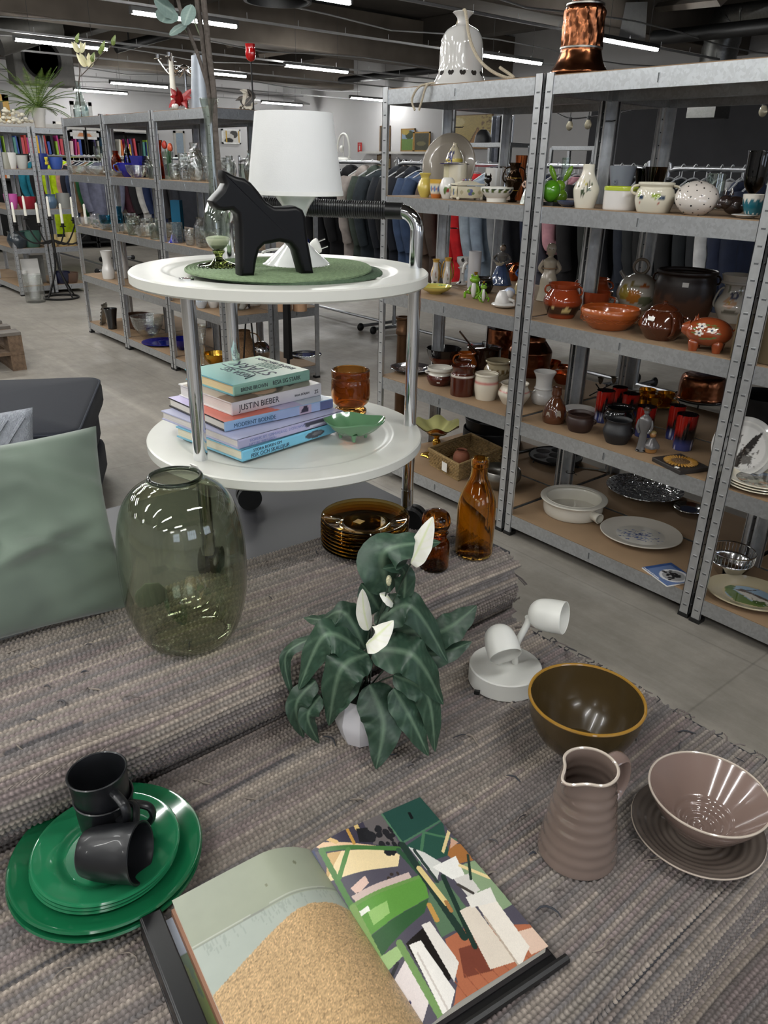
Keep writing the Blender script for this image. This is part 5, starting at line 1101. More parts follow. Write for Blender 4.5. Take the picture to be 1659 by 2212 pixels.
def siam():
    p, R, H = fit(1578, 462, 408, 50, z, RY+.10); t = thing('siamese_cat', 'dark ceramic cat head figurine beside the dotted egg', 'figurine', p, faceang(p)-.9); m = cer('seal brown glaze', (44, 34, 32))
    B().sph((-.01, 0, H*.40), R*.95, (1.1, .9, .8), n=16).obj('body', m, t); B().sph((R*.75, 0, H*.52), R*.62, (1.15, 1, .9), n=16).obj('head', m, t); B().sph((R*1.3, 0, H*.40), R*.3, n=10).obj('muzzle', m, t)
    for s in (-1, 1):
        B().lathe([(R*.3, 0), (0, R*.62)], 8, (R*.6, s*R*.42, H*.78), sx=.5).obj('ear', m, t); B().sph((R*1.16, s*R*.32, H*.58), R*.12, n=8).obj('eye', cer('blue eye', (40, 60, 120)), t)
siam()
ware('teal_cup', 'white cup with teal petals at the right end of the shelf', 'cup', 1628, 460, 420, 56, z+.012, 'cup', WH, RY+.07, base=(214, 210, 200), dec=[(-1.2+.45*k, .35, .24, .42, (26, 96, 110)) for k in range(6)])
tag(B().lathe(plate_prof(.04, .008, .003), 48).obj('saucer', WH, loc=(fit(1610, 464, 455, 40, z, RY+.055)[0])), 'white saucer at the right end of the upper shelf', 'saucer')
ware('smoked_goblet', 'tall smoked-glass goblet at the right end of the upper shelf', 'goblet', 1620, 440, 328, 46, z, [(.7, 0), (.72, .02), (.14, .06), (.12, .3), (.6, .42), (.9, .55), (.98, .98), (1, 1)], thin('smoked goblet glass', (120, 108, 94), 1.4), RY+.2, t=.002)
for k, (x, yb, yt, w) in enumerate(((1290, 425, 370, 26), (1540, 425, 378, 40), (1215, 425, 345, 18))): ware('clear_tumbler', ('clear tumbler behind the cream flower vase', 'clear tumbler behind the dotted egg', 'tall bottle behind the green bunny')[k], 'glass', x, yb, yt, w, z, 'cyl', thin('clear thin glass'), RY+.6, t=.002)
# ---- shelf 3, left unit
z = BZ[2]
lb, q, R_, H_ = ware('lettuce_dish', 'pale yellow dish with a green leaf rim', 'dish', 941, 638, 617, 70, z, 'dish', YEL, None, base=(206, 190, 100), bands=((.93, 1.3, (196, 196, 110)),))
leaf([q+Vector((.01, 0, H_+.003)), q+Vector((.025, .012, H_+.006)), q+Vector((.045, .03, H_+.003))], .016, 'dish_leaf', LEAFM, (110, 170, 60), (150, 196, 90), .1, lb, q, nrm=Vector((0, 0, 1)))
for x, yb, yt, lab, hs in ((940, 616, 560, 'small white vase with heavy gilding, one handle', ((1.4, .9, .3, .45),)), (965, 622, 557, 'white and gold two-handled vase with a black flower', ((1.4, .9, .3, .45), (-1.4, .9, .3, .45)))):
    v_, q, R_, H_ = ware('gilded_vase', lab, 'vase', x, yb, yt, 22, z, [(.7, 0), (.9, .05), (.75, .12), (1, .45), (.62, .75), (.6, .93), (.75, 1)], GOLD, None, handles=hs, hr=.0025, base=(206, 202, 196), dec=[(.9, .5, .35, .4, (176, 136, 56)), (-.9, .6, .2, .3, (176, 136, 56)), (-.1, .12, .5, .05, (60, 54, 50)), (0, .45, .12, .08, (150, 110, 100)), (.1, .3, .2, .05, (120, 130, 110))], bands=((.9, 1.2, (186, 146, 64)), (0, .05, (186, 146, 64))), group='gilded vases')
ware('candlestick', 'white porcelain candlestick with black motifs', 'candlestick', 997, 616, 555, 26, z, [(.9, 0), (1, .04), (.45, .15), (.4, .5), (.75, .62), (.5, .66), (.95, .82), (1, 1)], WH, None, base=(216, 214, 212), dec=[(0, .9, .3, .08, (40, 40, 44)), (.2, .45, .4, .08, (50, 50, 54)), (-.4, .1, .3, .05, (50, 50, 54))])
tag(B().tube(spl([(0, 0, 0), (.002, .004, .03), (.012, .012, .05)], 4), .007, 10).obj('swan_neck', WH, loc=fit(1000, 590, 560, 10, z+.085)[0]), 'curved white porcelain handle behind the candlestick', 'ornament')
ware('pillar_vase', 'plain tall off-white cylinder vase', 'vase', 1022, 622, 546, 27, z, 'cyl', cer('pearl glaze', (206, 204, 206), .3))
def frog(px, pyb, pyt, w, label, lie):
    p, R, H = fit(px, pyb, pyt, w, z); t = thing('frog_figurine', label, 'figurine', p, faceang(p)+lie)
    B().sph((0, 0, H*.32), R*.5, (.8, .8, H*.36/(R*.5)), n=14).obj('body', GRNG, t); B().sph((R*.2, 0, H*.70), R*.48, (1, 1.1, .72), n=14).obj('head', GRNG, t); B().sph((R*.30, 0, H*.34), R*.36, (.7, .75, H*.3/(R*.36)), n=12).obj('belly', WH, t)
    for s in (-1, 1):
        B().sph((R*.25, s*R*.28, H*.84), R*.13, n=8).obj('eye', GRNG, t); B().tube(spl([(0, s*R*.4, H*.18), (R*.5, s*R*.8, H*.22), (R*.9, s*R*.6, .008)], 4), R*.13, 7).obj('leg', GRNG, t); B().tube(spl([(R*.1, s*R*.35, H*.48), (R*.3, s*R*.6, H*.3), (R*.4, s*R*.4, H*.2)], 4), R*.09, 6).obj('arm', GRNG, t)
    B().lathe([(R*.14, 0), (R*.2, H*.10), (R*.14, H*.06), (0, H*.04)], 8, (R*.05, 0, H*.86)).obj('crown', GOLD, t)
frog(1025, 648, 585, 44, 'large green frog prince figurine with a crown', -.5); frog(1042, 655, 605, 28, 'small green frog prince figurine in front of the large one', .3)
t, R_, H_ = angel(1080, 617, 528, 42, z, None, 'porcelain lady in a blue skirt holding a basket', ((74, 92, 130), (120, 118, 116), (150, 130, 112)), 'porcelain_lady')
B().lathe(shell([(R_*.25, 0), (R_*.42, .008), (R_*.5, .016)], .002), 20, (R_*.8, -R_*.2, H_*.5)).obj('basket', IV, t)
def bootie():
    p, R, H = fit(1088, 668, 606, 56, z); t = thing('baby_figurine', 'white porcelain child with a large bonnet, dressed in white and blue', 'figurine', p, faceang(p))
    B().sph((0, 0, H*.12), R, (.8, 1, H*.13/R), n=16).obj('base', WH, t); B().lathe(spl([(0, 0), (R*.62, 0), (R*.55, H*.3), (R*.3, H*.5), (0, H*.52)], 4), 20, (0, -R*.1, H*.12)).obj('dress', WH, t); B().sph((R*.1, R*.35, H*.52), H*.17, n=14).obj('head', WH, t); B().sph((-.003, R*.35, H*.58), H*.2, (.9, 1.1, .9), n=14).obj('bonnet', cer('pale blue porcelain', (176, 188, 214)), t); B().tube([(R*.3, R*.3, H*.35), (R*.5, R*.7, H*.3), (R*.4, R*.8, H*.15)], R*.12, 8).obj('arm', WH, t)
bootie()
angel(1122, 636, 565, 26, z, None, 'porcelain boy figurine with a blue coat beside the post', ((196, 178, 130), (58, 84, 130), (206, 170, 140)))
ware('pitcher_copper', 'small copper jug behind the porcelain boy', 'jug', 1112, 608, 568, 30, z, 'belly', COP, None, handles=((-1.4, .95, .5, .8),)); ware('glass_bird', 'small clear glass ornament behind the frogs', 'ornament', 1055, 628, 596, 20, z, 'belly', thin('clear thin glass')); ware('white_shoe', 'small white dish peeking out behind the trolley edge', 'dish', 912, 622, 612, 34, z, 'dish', WH); ware('dark_bowl', 'dark round pot behind the porcelain lady', 'pot', 1045, 600, 568, 44, z, 'pot', BLKG, RY+.36)
# ---- shelf 3, middle unit
def madonna():
    p, R, H = fit(1180, 652, 524, 46, z); t = thing('pale_statuette', 'tall beige glazed woman statuette with hands behind her back', 'figurine', p, faceang(p)); m = cer('beige glaze figure', (182, 172, 154), .2)
    B().lathe(spl([(0, 0), (R*.9, 0), (R*.95, H*.04), (R*.8, H*.2), (R*.75, H*.38), (R*.52, H*.52), (R*.6, H*.63), (R*.62, H*.70), (R*.28, H*.75), (R*.25, H*.78), (R*.42, H*.84), (R*.45, H*.92), (R*.3, H*.98), (0, H)], 5), 32, sx=.85).obj('figure', m, t)
    for s in (-1, 1): B().tube(spl([(0, s*R*.55, H*.69), (-R*.2, s*R*.9, H*.56), (-R*.6, s*R*.4, H*.46)], 4), R*.2, 8).obj('arm', m, t); B().box((R*.36, s*R*.18, H*.90), (.003, .006, .002), rot=(s*.3, 0, 0)).obj('eye', DKB, t, smooth=False)
    B().tube([(R*.62*math.cos(a), R*.66*math.sin(a), H*.57) for a in [k*PI/10 for k in range(20)]], .0025, 6, closed=True).obj('apron_band', cer('tan band', (150, 120, 92)), t)
madonna()
def cherry(name, lab, x, yb, yt, w, hs, dec, pf='pot', bands=()): return ware(name, lab, 'pot', x, yb, yt, w, z, pf, TER, None, handles=hs, dec=dec, base=(142, 58, 28), bands=bands, hr=.004)
cherry('clay_jar', 'glossy terracotta jar with a brown band and cream leaf painting', 1211, 690, 612, 80, ((1.2, .95, .7, .2), (-1.3, .95, .72, .2)), [(0.25, .28, .14, .09, (206, 186, 130)), (.08, .25, .1, .05, (206, 186, 130)), (.42, .25, .1, .05, (206, 186, 130)), (-.55, .36, .05, .03, (206, 186, 130)), (-.45, .36, .05, .03, (206, 186, 130)), (-.5, .31, .05, .03, (206, 186, 130))], [(.62, 0), (.7, .02), (1, .42), (.96, .62), (.72, .84), (.76, .9), (.84, 1)], ((.14, .42, (58, 34, 22)),))
cherry('clay_jar', 'terracotta jar standing behind the other two red clay pots', 1278, 655, 601, 72, ((1.3, .92, .6, .25), (-1.3, .92, .6, .25)), None); cherry('clay_mug', 'terracotta mug with a ring handle', 1284, 672, 630, 62, ((1.25, .8, .25, .45),), [(-.3, .25, .16, .16, (206, 180, 110))], 'cup')
tb_, q, R_, H_ = ware('clay_bowl', 'low orange clay bowl with scratched wave lines', 'bowl', 1313, 717, 664, 126, z, [(.58, 0), (.64, .03), (.85, .35), (.98, .72), (1, .85), (.97, 1)], TER2, None, n=56)
for k in range(3):
    fa = faceang(q); B().tube([(R_*.975*math.cos(a)*(1-.1*(.55-(.5+.09*math.sin(a*7+k*2))/1)), R_*.975*math.sin(a), H_*(.52+.12*math.sin(a*6+k*2))) for a in [j*2*PI/64 for j in range(64)]], .0012, 5, closed=True).obj('wave_line', cer('clay line', (136, 64, 28)), tb_)
def botijo():
    o, p, R, H = ware('ring_jug', 'grey stoneware jug with a ring handle on top and painted oranges', 'jug', 1371, 672, 590, 86, z, [(.6, 0), (.68, .02), (.95, .28), (1, .5), (.8, .82), (.4, .97), (0, 1)], cer('grey salt glaze', (150, 146, 138), .15), None, base=(178, 172, 160), dec=[(-.2, .42, .42, .2, (170, 106, 40)), (-.75, .5, .3, .22, (160, 138, 60)), (.45, .3, .4, .14, (104, 108, 84)), (.35, .72, .3, .05, (150, 84, 40)), (-.35, .76, .12, .1, (126, 110, 70)), (-.1, .70, .2, .05, (120, 116, 90))], solid=True)
    fa = faceang(p); ex = Vector((math.cos(fa+PI/2), math.sin(fa+PI/2), 0)); c = Vector((0, 0, H+.028))
    B().tube([tuple(c+ex*.03*math.cos(a)+Vector((0, 0, .03*math.sin(a)))) for a in [k*2*PI/28 for k in range(28)]], .0065, 10, closed=True).obj('ring_handle', cer('brown grey glaze', (120, 106, 90)), o)
    B().tube([tuple(-ex*R*.6+Vector((0, 0, H*.8))), tuple(-ex*R*.95+Vector((0, 0, H*1.05)))], [.011, .007], 12).obj('spout', cer('grey salt glaze', (150, 146, 138), .15), o)
botijo()
ck, q, R_, H_ = ware('stoneware_crock', 'big dark brown stoneware crock with two ears and a price sticker', 'crock', 1468, 690, 583, 124, z, 'crock', DKB, None, t=.007, n=64, handles=((1.5, .92, .74, .12), (-1.5, .92, .74, .12)), gm=GLAZER, base=(72, 46, 32), bands=((.55, 1.2, (42, 31, 26)),), dec=[(random.uniform(-2, 2), .5+random.gauss(0, .04), .1, .06, (44, 28, 20)) for _ in range(30)])
fa = faceang(q); e = Vector((math.cos(fa), math.sin(fa), 0)); B().box(tuple(e*(R_+.001)+Vector((0, 0, H_*.76))), (.0008, .024, .018), rot=(0, 0, fa)).obj('price_sticker', STK, ck, smooth=False)
tp, q, R_, H_ = ware('brown_teapot', 'round glossy brown lidded pot with a handle in front of the crock', 'teapot', 1424, 738, 664, 96, z, [(.6, 0), (.66, .02), (.98, .35), (1, .5), (.8, .82), (.58, .95), (.5, 1)], BRW, None, handles=((.5, .9, .15, .35), (1.5, .75, .3, .28)), hr=.006)
B().lathe(spl([(R_*.62, 0), (R_*.6, .006), (R_*.35, .018), (R_*.1, .024), (R_*.12, .030), (0, .034)], 4), 32, (0, 0, H_*.93)).obj('lid', BRW, tp)
fa = faceang(q)-.55; e = Vector((math.cos(fa), math.sin(fa), 0)); B().box(tuple(e*(R_*.93)+Vector((0, 0, H_*.72))), (.0008, .026, .014), rot=(0, -.35, fa)).obj('price_sticker', STK, tp, smooth=False)
def pig():
    p, R, H = fit(1522, 765, 684, 108, z); R *= .98; t = thing('clay_pig', 'terracotta piggy bank painted with white flowers', 'figurine', p, faceang(p)+PI/2-.12)
    m = cer('terracotta pig glaze', (140, 66, 34), .2, .1)
    bz = H*.56; a_, b_, c_ = R*.92, R*.72, H*.43; cols = {}
    fl = [(-.30, .30), (.22, .12), (-.15, -.12), (.40, .42)]
    def pt(a, zz, r):
        n_ = Vector((r*math.cos(a)/1, r*math.sin(a), zz))
        x, y, q = math.cos(a)*r, math.sin(a)*r, zz      # unit sphere direction * radius 1
        c = lin((140, 66, 34))
        if y < 0:      # side facing the camera
            for k, (fx, fz) in enumerate(((-.24, .52), (.20, .30), (-.30, .05), (.42, .38))):
                dx, dz = x-fx, q-fz; d = math.hypot(dx, dz)
                if k < 3:
                    an = math.atan2(dz, dx)
                    if d < .06: return lin((30, 36, 70))
                    if d < .08+.13*abs(math.cos(an*2.5))**.6: return lin((226, 220, 208))
            for fx, fz, w_, h_ in ((-.52, .30, .10, .06), (-.02, .62, .12, .05), (.35, .50, .10, .05), (.50, .10, .10, .05), (.15, -.25, .14, .07), (-.12, -.30, .14, .07), (.35, -.18, .10, .06), (-.55, .02, .10, .05), (.25, .62, .12, .04), (-.40, .60, .1, .05)):
                if ((x-fx)/w_)**2+((q-fz)/h_)**2 < 1: return lin((96, 112, 62))
        return c
    b = B().sph((0, 0, 0), 1, n=140, paint=pt); b.v = [(x*a_, y*b_, z_*c_+bz) for x, y, z_ in b.v]; b.obj('body', GLAZE, t)
    for sx in (-1, 1):
        for sy in (-1, 1): B().lathe(spl([(0, 0), (R*.15, 0), (R*.17, .004), (R*.22, H*.3), (0, H*.4)], 4), 14, (sx*R*.45, sy*R*.34, 0)).obj('leg', m, t)
    B().lathe(spl([(R*.36, 0), (R*.26, R*.18), (R*.2, R*.28), (R*.17, R*.3), (0, R*.29)], 4), 18, (-R*.74, 0, bz+.004), rot=(0, -PI/2, 0)).obj('snout', m, t)
    for s in (-1, 1): B().lathe([(R*.12, 0), (0, R*.2)], 8, (-R*.55, s*R*.3, bz+c_*.8), sx=.5).obj('ear', m, t)
    B().tube(spl([(R*.88, 0, bz+.01), (R*1.0, .01, bz+.02), (R*.98, -.005, bz+.03)], 4), .003, 6).obj('tail', m, t)
pig()
ware('flower_vase', 'grey stoneware vase with a collar, painted with pale flowers', 'vase', 1578, 700, 592, 78, z, [(.6, 0), (.66, .02), (1, .28), (.98, .42), (.72, .62), (.68, .78), (.9, .82), (.88, .86), (.84, .88), (.92, 1)], cer('stone grey glaze', (160, 156, 148), .2), None, handles=((-1.5, .72, .3, .2),), base=(188, 182, 170), dec=[(-.3+.25*math.cos(k), .45+.09*math.sin(k), .14, .04, (186, 150, 120)) for k in range(7)]+[(-.1+.2*math.cos(k*1.3), .60+.06*math.sin(k*1.3), .12, .03, (84, 86, 104)) for k in range(6)]+[(-.3, .45, .08, .04, (180, 140, 60))]+[(-.6, .72, .1, .08, (130, 130, 110)), (.3, .7, .1, .1, (130, 130, 110)), (-.2, .25, .5, .04, (110, 106, 96))])
for k in range(4): ware('dark_cup', ('dark pewter cup behind the tall beige statuette', 'second dark cup behind the terracotta jars', 'dark cup on saucers left of the ring jug', 'dark cup behind the stoneware crock')[k], 'cup', (1232, 1250, 1310, 1400)[k], (612, 618, 608, 612)[k], (585, 592, 585, 590)[k], 36, z, 'cup', (IRON, PEW, BLKG, DKB)[k], RY+.62)
tag(B().lathe(plate_prof(.06, .012, .004), 48).obj('stacked_saucer', WH, loc=(fit(1312, 625, 610, 60, z, RY+.58)[0])), 'white saucer behind the terracotta jars', 'saucer')
# ---- shelf 3, right unit
p = aty(1690, 760, RY+.12); tag(B().box((0, 0, .07), (.24, .2, .14)).obj('cardboard_box', mat('cardboard', (92, 78, 54), .8), loc=(p.x, p.y, z), smooth=False, bev=.003), 'brown cardboard box cut by the right edge', 'box')
# ---- shelf 4, left unit
z = BZ[3]
def flat_plate(name, label, px, py, wpx, zz, paint=None, m=None, h=.012, sx=1, tilt=0, cat='plate', lift=0):
    p = at(px, py, zz+h); R = wpx*.5*depth(p)/F
    o = spl([(R*.5, 0), (R*.6, .001), (R*.75, h*.45), (R, h)], 6); t_ = .004
    up = [(R-.001, h+t_*.6)]+[(r-.001, q+t_) for r, q in o[::-1][1:]]+[(R*(.5-.05*k), t_) for k in range(1, 10)]+[(0, t_)]
    return tag(B().lathe([(0, 0)]+o+up, 64, paint=paint, sx=sx).obj(name, m or GLAZE, loc=(p.x, p.y, zz+lift), rot=(0, 0, faceang(p)+PI/2)), label, cat), p, R
def ringpaint(cols, R, spokes=0):
    cc = [lin(c) for c in cols]
    def f(a, zz, r):
        if zz < .002: return cc[0]
        k = int(r/R*9.99); c = cc[min(k, 9) % len(cc)]
        if spokes and k in (5, 7, 9) and int(a/(2*PI)*spokes*2) % 2: c = cc[(k+1) % len(cc)]
        return c
    return f
flat_plate('patterned_plate', 'dark plate with a fine white ring pattern', 888, 797, 92, z, ringpaint([(58, 54, 56), (150, 146, 142), (70, 64, 66), (120, 114, 112), (52, 48, 50)], .07, 36), lift=.008)
ware('two_tone_bowl', 'clay bowl glazed black above and red brown below', 'bowl', 957, 798, 752, 76, z, 'bowl', BRW, None, base=(92, 40, 24), bands=((.55, 1.2, (20, 16, 16)),))
ware('honey_jug', 'honey brown glazed jug', 'jug', 1007, 805, 762, 46, z, [(.7, 0), (.78, .03), (1, .4), (.75, .75), (.7, .85), (.85, 1)], cer('honey glaze', (150, 76, 24), .1, .2), None, handles=((-1.3, .92, .4, .45),)); ware('dark_jug', 'dark brown jug behind the honey brown one', 'jug', 1000, 798, 758, 40, z, 'pot', BRW, RY+.30)
hp_, q, R_, H_ = ware('onion_pot', 'small pot, white above and chestnut below, with a price sticker', 'pot', 949, 835, 793, 56, z, [(.72, 0), (.8, .03), (1, .35), (.9, .62), (.82, .68), (.84, .78), (.98, .85), (.98, 1)], WH, None, handles=((-1.5, .8, .65, .25),), base=(74, 32, 24), bands=((.6, 1.2, (206, 202, 192)),))
fa = faceang(q)-.1; B().box((R_*.96*math.cos(fa), R_*.96*math.sin(fa), H_*.28), (.0012, .014, .010), rot=(0, 0, fa)).obj('price_sticker', STK, hp_, smooth=False)
ware('pantry_jar', 'chestnut brown cylinder jar with a white line', 'jar', 997, 857, 790, 52, z, 'jar', BRW, None, base=(70, 30, 18), bands=((.66, .69, (190, 180, 166)), (.71, .73, (170, 160, 150))))
ware('barrel_jar', 'cream barrel-shaped jar with a pink stripe', 'jar', 1048, 866, 806, 52, z, [(.78, 0), (.84, .02), (1, .5), (.92, .9), (.98, .94), (.96, 1)], IV, None, base=(214, 206, 188), bands=((.66, .71, (196, 120, 112)), (.72, .735, (150, 150, 150))))
ware('barrel_pot', 'low cream pot with a pink stripe partly behind the post', 'pot', 1108, 878, 827, 68, z, 'pot', IV, None, base=(214, 206, 190), bands=((.62, .68, (196, 120, 112)),))
ware('floral_pot', 'greyish cream pot with brown painted flowers', 'pot', 1073, 824, 778, 60, z, [(.6, 0), (.7, .03), (1, .45), (.8, .76), (.72, .82), (.9, .92), (.9, 1)], IV, None, base=(170, 158, 130), dec=[(-.4+.4*k, .5, .16, .12, (104, 84, 52)) for k in range(4)]+[(-.2+.4*k, .36, .12, .06, (120, 112, 80)) for k in range(3)], bands=((.68, .71, (110, 94, 70)),))
pn, q, R_, H_ = ware('saucepan', 'dark brown enamel saucepan with lid and long steel handle', 'saucepan', 1043, 800, 750, 72, z, 'cyl', DKB, None, n=48)
B().lathe(spl([(R_*1.04, 0), (R_*1.03, .004), (R_*.7, .012), (0, .018)], 4), 48, (0, 0, H_)).obj('lid', DKB, pn); B().tube(spl([(-.016, 0, H_+.015), (-.016, 0, H_+.028), (.016, 0, H_+.028), (.016, 0, H_+.015)], 3), .0022, 6).obj('lid_grip', IRON, pn)
e = aty(993, 716, RY+.30)-q; B().tube([(-R_*.7, R_*.7, H_*.9) if False else tuple(Vector((e.x, e.y, 0)).normalized()*R_+Vector((0, 0, H_*.9))), tuple(e)], .006, 8, flat=.4).obj('handle', SIL, pn)
ct_, q, R_, H_ = ware('copper_kettle', 'tall aged copper milk pail with a brass rim and bail handle', 'kettle', 1140, 815, 722, 92, z, [(.92, 0), (.98, .02), (1, .5), (.98, .62), (.72, .82), (.66, .86), (.66, .97), (.72, 1)], COPD, None, n=48, t=.003)
B().tube(spl([(R_*.74*math.cos(.9), R_*.74*math.sin(.9), H_*.93), (0, 0, H_*.7+.04), (-R_*.74*math.cos(.9), -R_*.74*math.sin(.9), H_*.93)], 6), .003, 6).obj('bail', IRON, ct_)
ware('copper_pan', 'broad copper pot behind the milk pail', 'pot', 1085, 775, 712, 70, z, 'cyl', COPD, None, n=48)
pip = thing('brass_tube', 'tall brown brass shell-like tube standing on the floor behind the shelves', 'tube', aty(862, 1035, RY+.5)); q = pip.location; q.z = 0; s = depth(q)/F; Hh = zline(q, 864, 684)
B().lathe(spl([(14.5*s, 0), (14.5*s, Hh*.55)], 2)+[(16.5*s, Hh*.555), (16.5*s, Hh*.57), (14*s, Hh*.575), (13*s, Hh*.86), (16*s, Hh*.865), (16*s, Hh*.90), (15*s, Hh*.905), (15*s, Hh*.98), (17*s, Hh*.985), (17*s, Hh), (12*s, Hh), (12*s, Hh*.9)], 32).obj('tube_body', mat('brown brass', (84, 60, 40), .35, metal=.8, var=.2), pip)
# ---- shelf 4, middle unit
ware('white_urn', 'white waisted vase beside the post', 'vase', 1170, 876, 802, 50, z, [(.75, 0), (.85, .02), (1, .16), (.95, .32), (.7, .44), (.8, .47), (.8, .5), (.7, .53), (.72, .8), (.95, .98), (.95, 1)], WH)
def lantern():
    o, p, R, H = ware('owl_lantern', 'brown glazed bottle lantern with cut-out openings', 'lantern', 1195, 917, 836, 52, z, [(.8, 0), (.9, .02), (1, .2), (.85, .45), (.5, .66), (.36, .72), (.36, .78), (.42, .8), (.38, .92), (.42, 1)], cer('speckled brown glaze', (78, 44, 26), .12, .3), None)
    fa = faceang(p)
    for da, q, w in ((.35, .3, .018), (-.55, .25, .016)):
        e = Vector((math.cos(fa+da), math.sin(fa+da), 0)); tx = Vector((-e.y, e.x, 0)); r = R*.9
        B().add([e*(r+.004)+tx*w*x+Vector((0, 0, H*q+w*y*1.2)) for x, y in ((-.5, -.6), (.5, -.6), (.6, 0), (.3, .8), (-.3, .8), (-.6, 0))], [(0, 1, 2, 3, 4, 5)]).obj('opening', mat('pale inner glaze', (150, 140, 128), .5), o, smooth=False)
lantern()
ware('brown_tureen', 'small matt dark brown pot', 'pot', 1250, 936, 892, 58, z, 'lowpot', mat('matt dark brown clay', (50, 34, 30), .45), None, handles=((1.4, .7, .5, .15),))
ware('black_pot', 'matt black pot with small ear handles, front one', 'pot', 1330, 962, 905, 62, z, 'pot', MBK, None, handles=((1.35, .72, .5, .14),)); ware('black_pot', 'glossy black pot behind the matt black pot', 'pot', 1332, 930, 878, 66, z, 'pot', BLKG, None)
def lava(x, yb, yt, w, lab):
    return ware('lava_vase', lab, 'vase', x, yb, yt, w, z, [(.86, 0), (.92, .02), (1, .98), (1, 1)], BLKG, None, n=40, base=(20, 16, 18), bands=((0, .26, (52, 60, 112)),), dec=[(random.uniform(-3, 3), random.uniform(.02, .24), .08, .03, (190, 190, 204)) for _ in range(26)]+[(-.7, .80, .75, .26, (146, 26, 18)), (-1.4, .62, .5, .3, (146, 26, 18)), (.6, .97, 1.2, .12, (140, 28, 20))]+[(1.2, .9, .9, .2, (130, 24, 18))], group='black and red lava vases')
for a in ((1300, 914, 846, 38, 'black and red lava vase, leftmost'), (1332, 890, 838, 32, 'black and red lava vase at the back between two others'), (1357, 902, 852, 36, 'black and red lava vase behind the black pots'), (1388, 945, 880, 40, 'black and red lava vase behind the couple figurine'), (1452, 950, 878, 34, 'black and red lava vase, rear one of the right pair'), (1472, 974, 897, 44, 'black and red lava vase, front one of the right pair')): lava(*a)
def couple():
    p, R, H = fit(1383, 978, 876, 30, z); m = cer('grey figure glaze', (92, 90, 90), .25); mb = cer('figure brown glaze', (66, 50, 40), .2)
    t = thing('gaucho_figurine', 'slim grey ceramic man figurine with a dark hat', 'figurine', p, faceang(p))
    B().lathe(spl([(0, 0), (R*.7, 0), (R*.75, .006), (R*.6, H*.15), (R*.55, H*.4), (R*.8, H*.55), (R*.85, H*.72), (R*.4, H*.8), (R*.3, H*.82), (0, H*.83)], 4), 24, sx=.8).obj('body', m, t); B().sph((0, 0, H*.88), H*.06, n=12).obj('head', m, t); B().lathe([(0, 0), (H*.09, 0), (H*.09, .003), (H*.05, .006), (H*.045, H*.06), (0, H*.065)], 16, (0, 0, H*.92)).obj('hat', mb, t)
    for s in (-1, 1): B().sph((R*.3, s*R*.4, .006), R*.4, (1.2, .7, .4), n=10).obj('shoe', BLKG, t); B().tube(spl([(0, s*R*.8, H*.7), (R*.2, s*R*1.0, H*.55), (R*.3, s*R*.6, H*.42)], 4), R*.2, 7).obj('arm', m, t)
    p, R, H = fit(1400, 980, 928, 34, z)
    t = thing('poncho_figurine', 'small ceramic child figurine in a grey poncho', 'figurine', p+Vector((.004, .004, 0)), faceang(p)); B().lathe(spl([(0, 0), (R*.7, 0), (R*.8, H*.12), (R*.7, H*.3), (0, H*.32)], 4), 20).obj('body', cer('tan clay', (150, 106, 60)), t); B().lathe(spl([(R, H*.22), (R*.9, H*.36), (R*.45, H*.58), (R*.25, H*.66), (0, H*.68)], 4), 24, mod=lambda a, q, r: 1+.08*math.cos(4*a)).obj('poncho', m, t); B().sph((0, 0, H*.80), H*.15, n=12).obj('head', cer('tan clay', (150, 106, 60)), t); B().sph((-.002, 0, H*.86), H*.155, (1, 1, .8), n=12).obj('hood', cer('ochre hood', (130, 112, 70)), t)
couple()
tr_, p, R = flat_plate('gilt_tray', 'brass tray carrying small gold cups', 1410, 872, 110, z, m=GOLD, h=.008, cat='tray', lift=.012)
for k, (x, yb, yt) in enumerate(((1396, 862, 840), (1372, 880, 852), (1404, 883, 855), (1436, 872, 848), (1385, 892, 868))): ware('gold_cup', ('small gold cup at the back of the brass tray', 'small gold cup at the left of the brass tray', 'small gold cup in the middle of the brass tray', 'small gold cup at the right of the brass tray', 'small gold cup at the front of the brass tray')[k], 'cup', x, yb, yt, 36, z+.018, 'cup', GOLD, None, handles=((1.2, .8, .3, .4),), hr=.002, t=.0015, group='gold cups on the tray')
ck_, q, R_, H_ = ware('copper_mould', 'upturned aged copper cake mould on an iron trivet', 'mould', 1510, 868, 808, 104, z+.03, [(1.02, 0), (1.03, .03), (.92, .05), (.9, .6), (.84, .9), (.7, 1)], COPD, None, solid=True, n=48)
tv = thing('iron_trivet', 'black iron trivet under the copper mould', 'trivet', (q.x, q.y, z)); B().tube([(R_*1.02*math.cos(k*PI/16), R_*1.02*math.sin(k*PI/16), .025) for k in range(32)], .004, 6, closed=True).obj('ring', IRON, tv)
for k in range(3): a = k*2.1+faceang(q); B().box((R_*.95*math.cos(a), R_*.95*math.sin(a), .0125), (.012, .006, .025), rot=(0, 0, a)).obj('leg', IRON, tv, smooth=False)
cg = at(1300, 862, z); cn = thing('candle_stand', 'folding iron stand with two pewter candle cups', 'candle holder', (cg.x, cg.y, z))
for a, b in (((-.07, .0, 0), (.03, .01, .075)), ((.03, 0, 0), (-.05, .01, .06)), ((-.05, .06, 0), (.01, .01, .07))): B().tube([a, b], .003, 6).obj('leg', IRON, cn)
for dx, dz in ((-.012, .07), (.03, .075)): B().lathe(shell([(.004, 0), (.010, .012), (.012, .026), (.018, .03)], .002), 16, (dx, dx, dz)).obj('cup', PEW, cn)
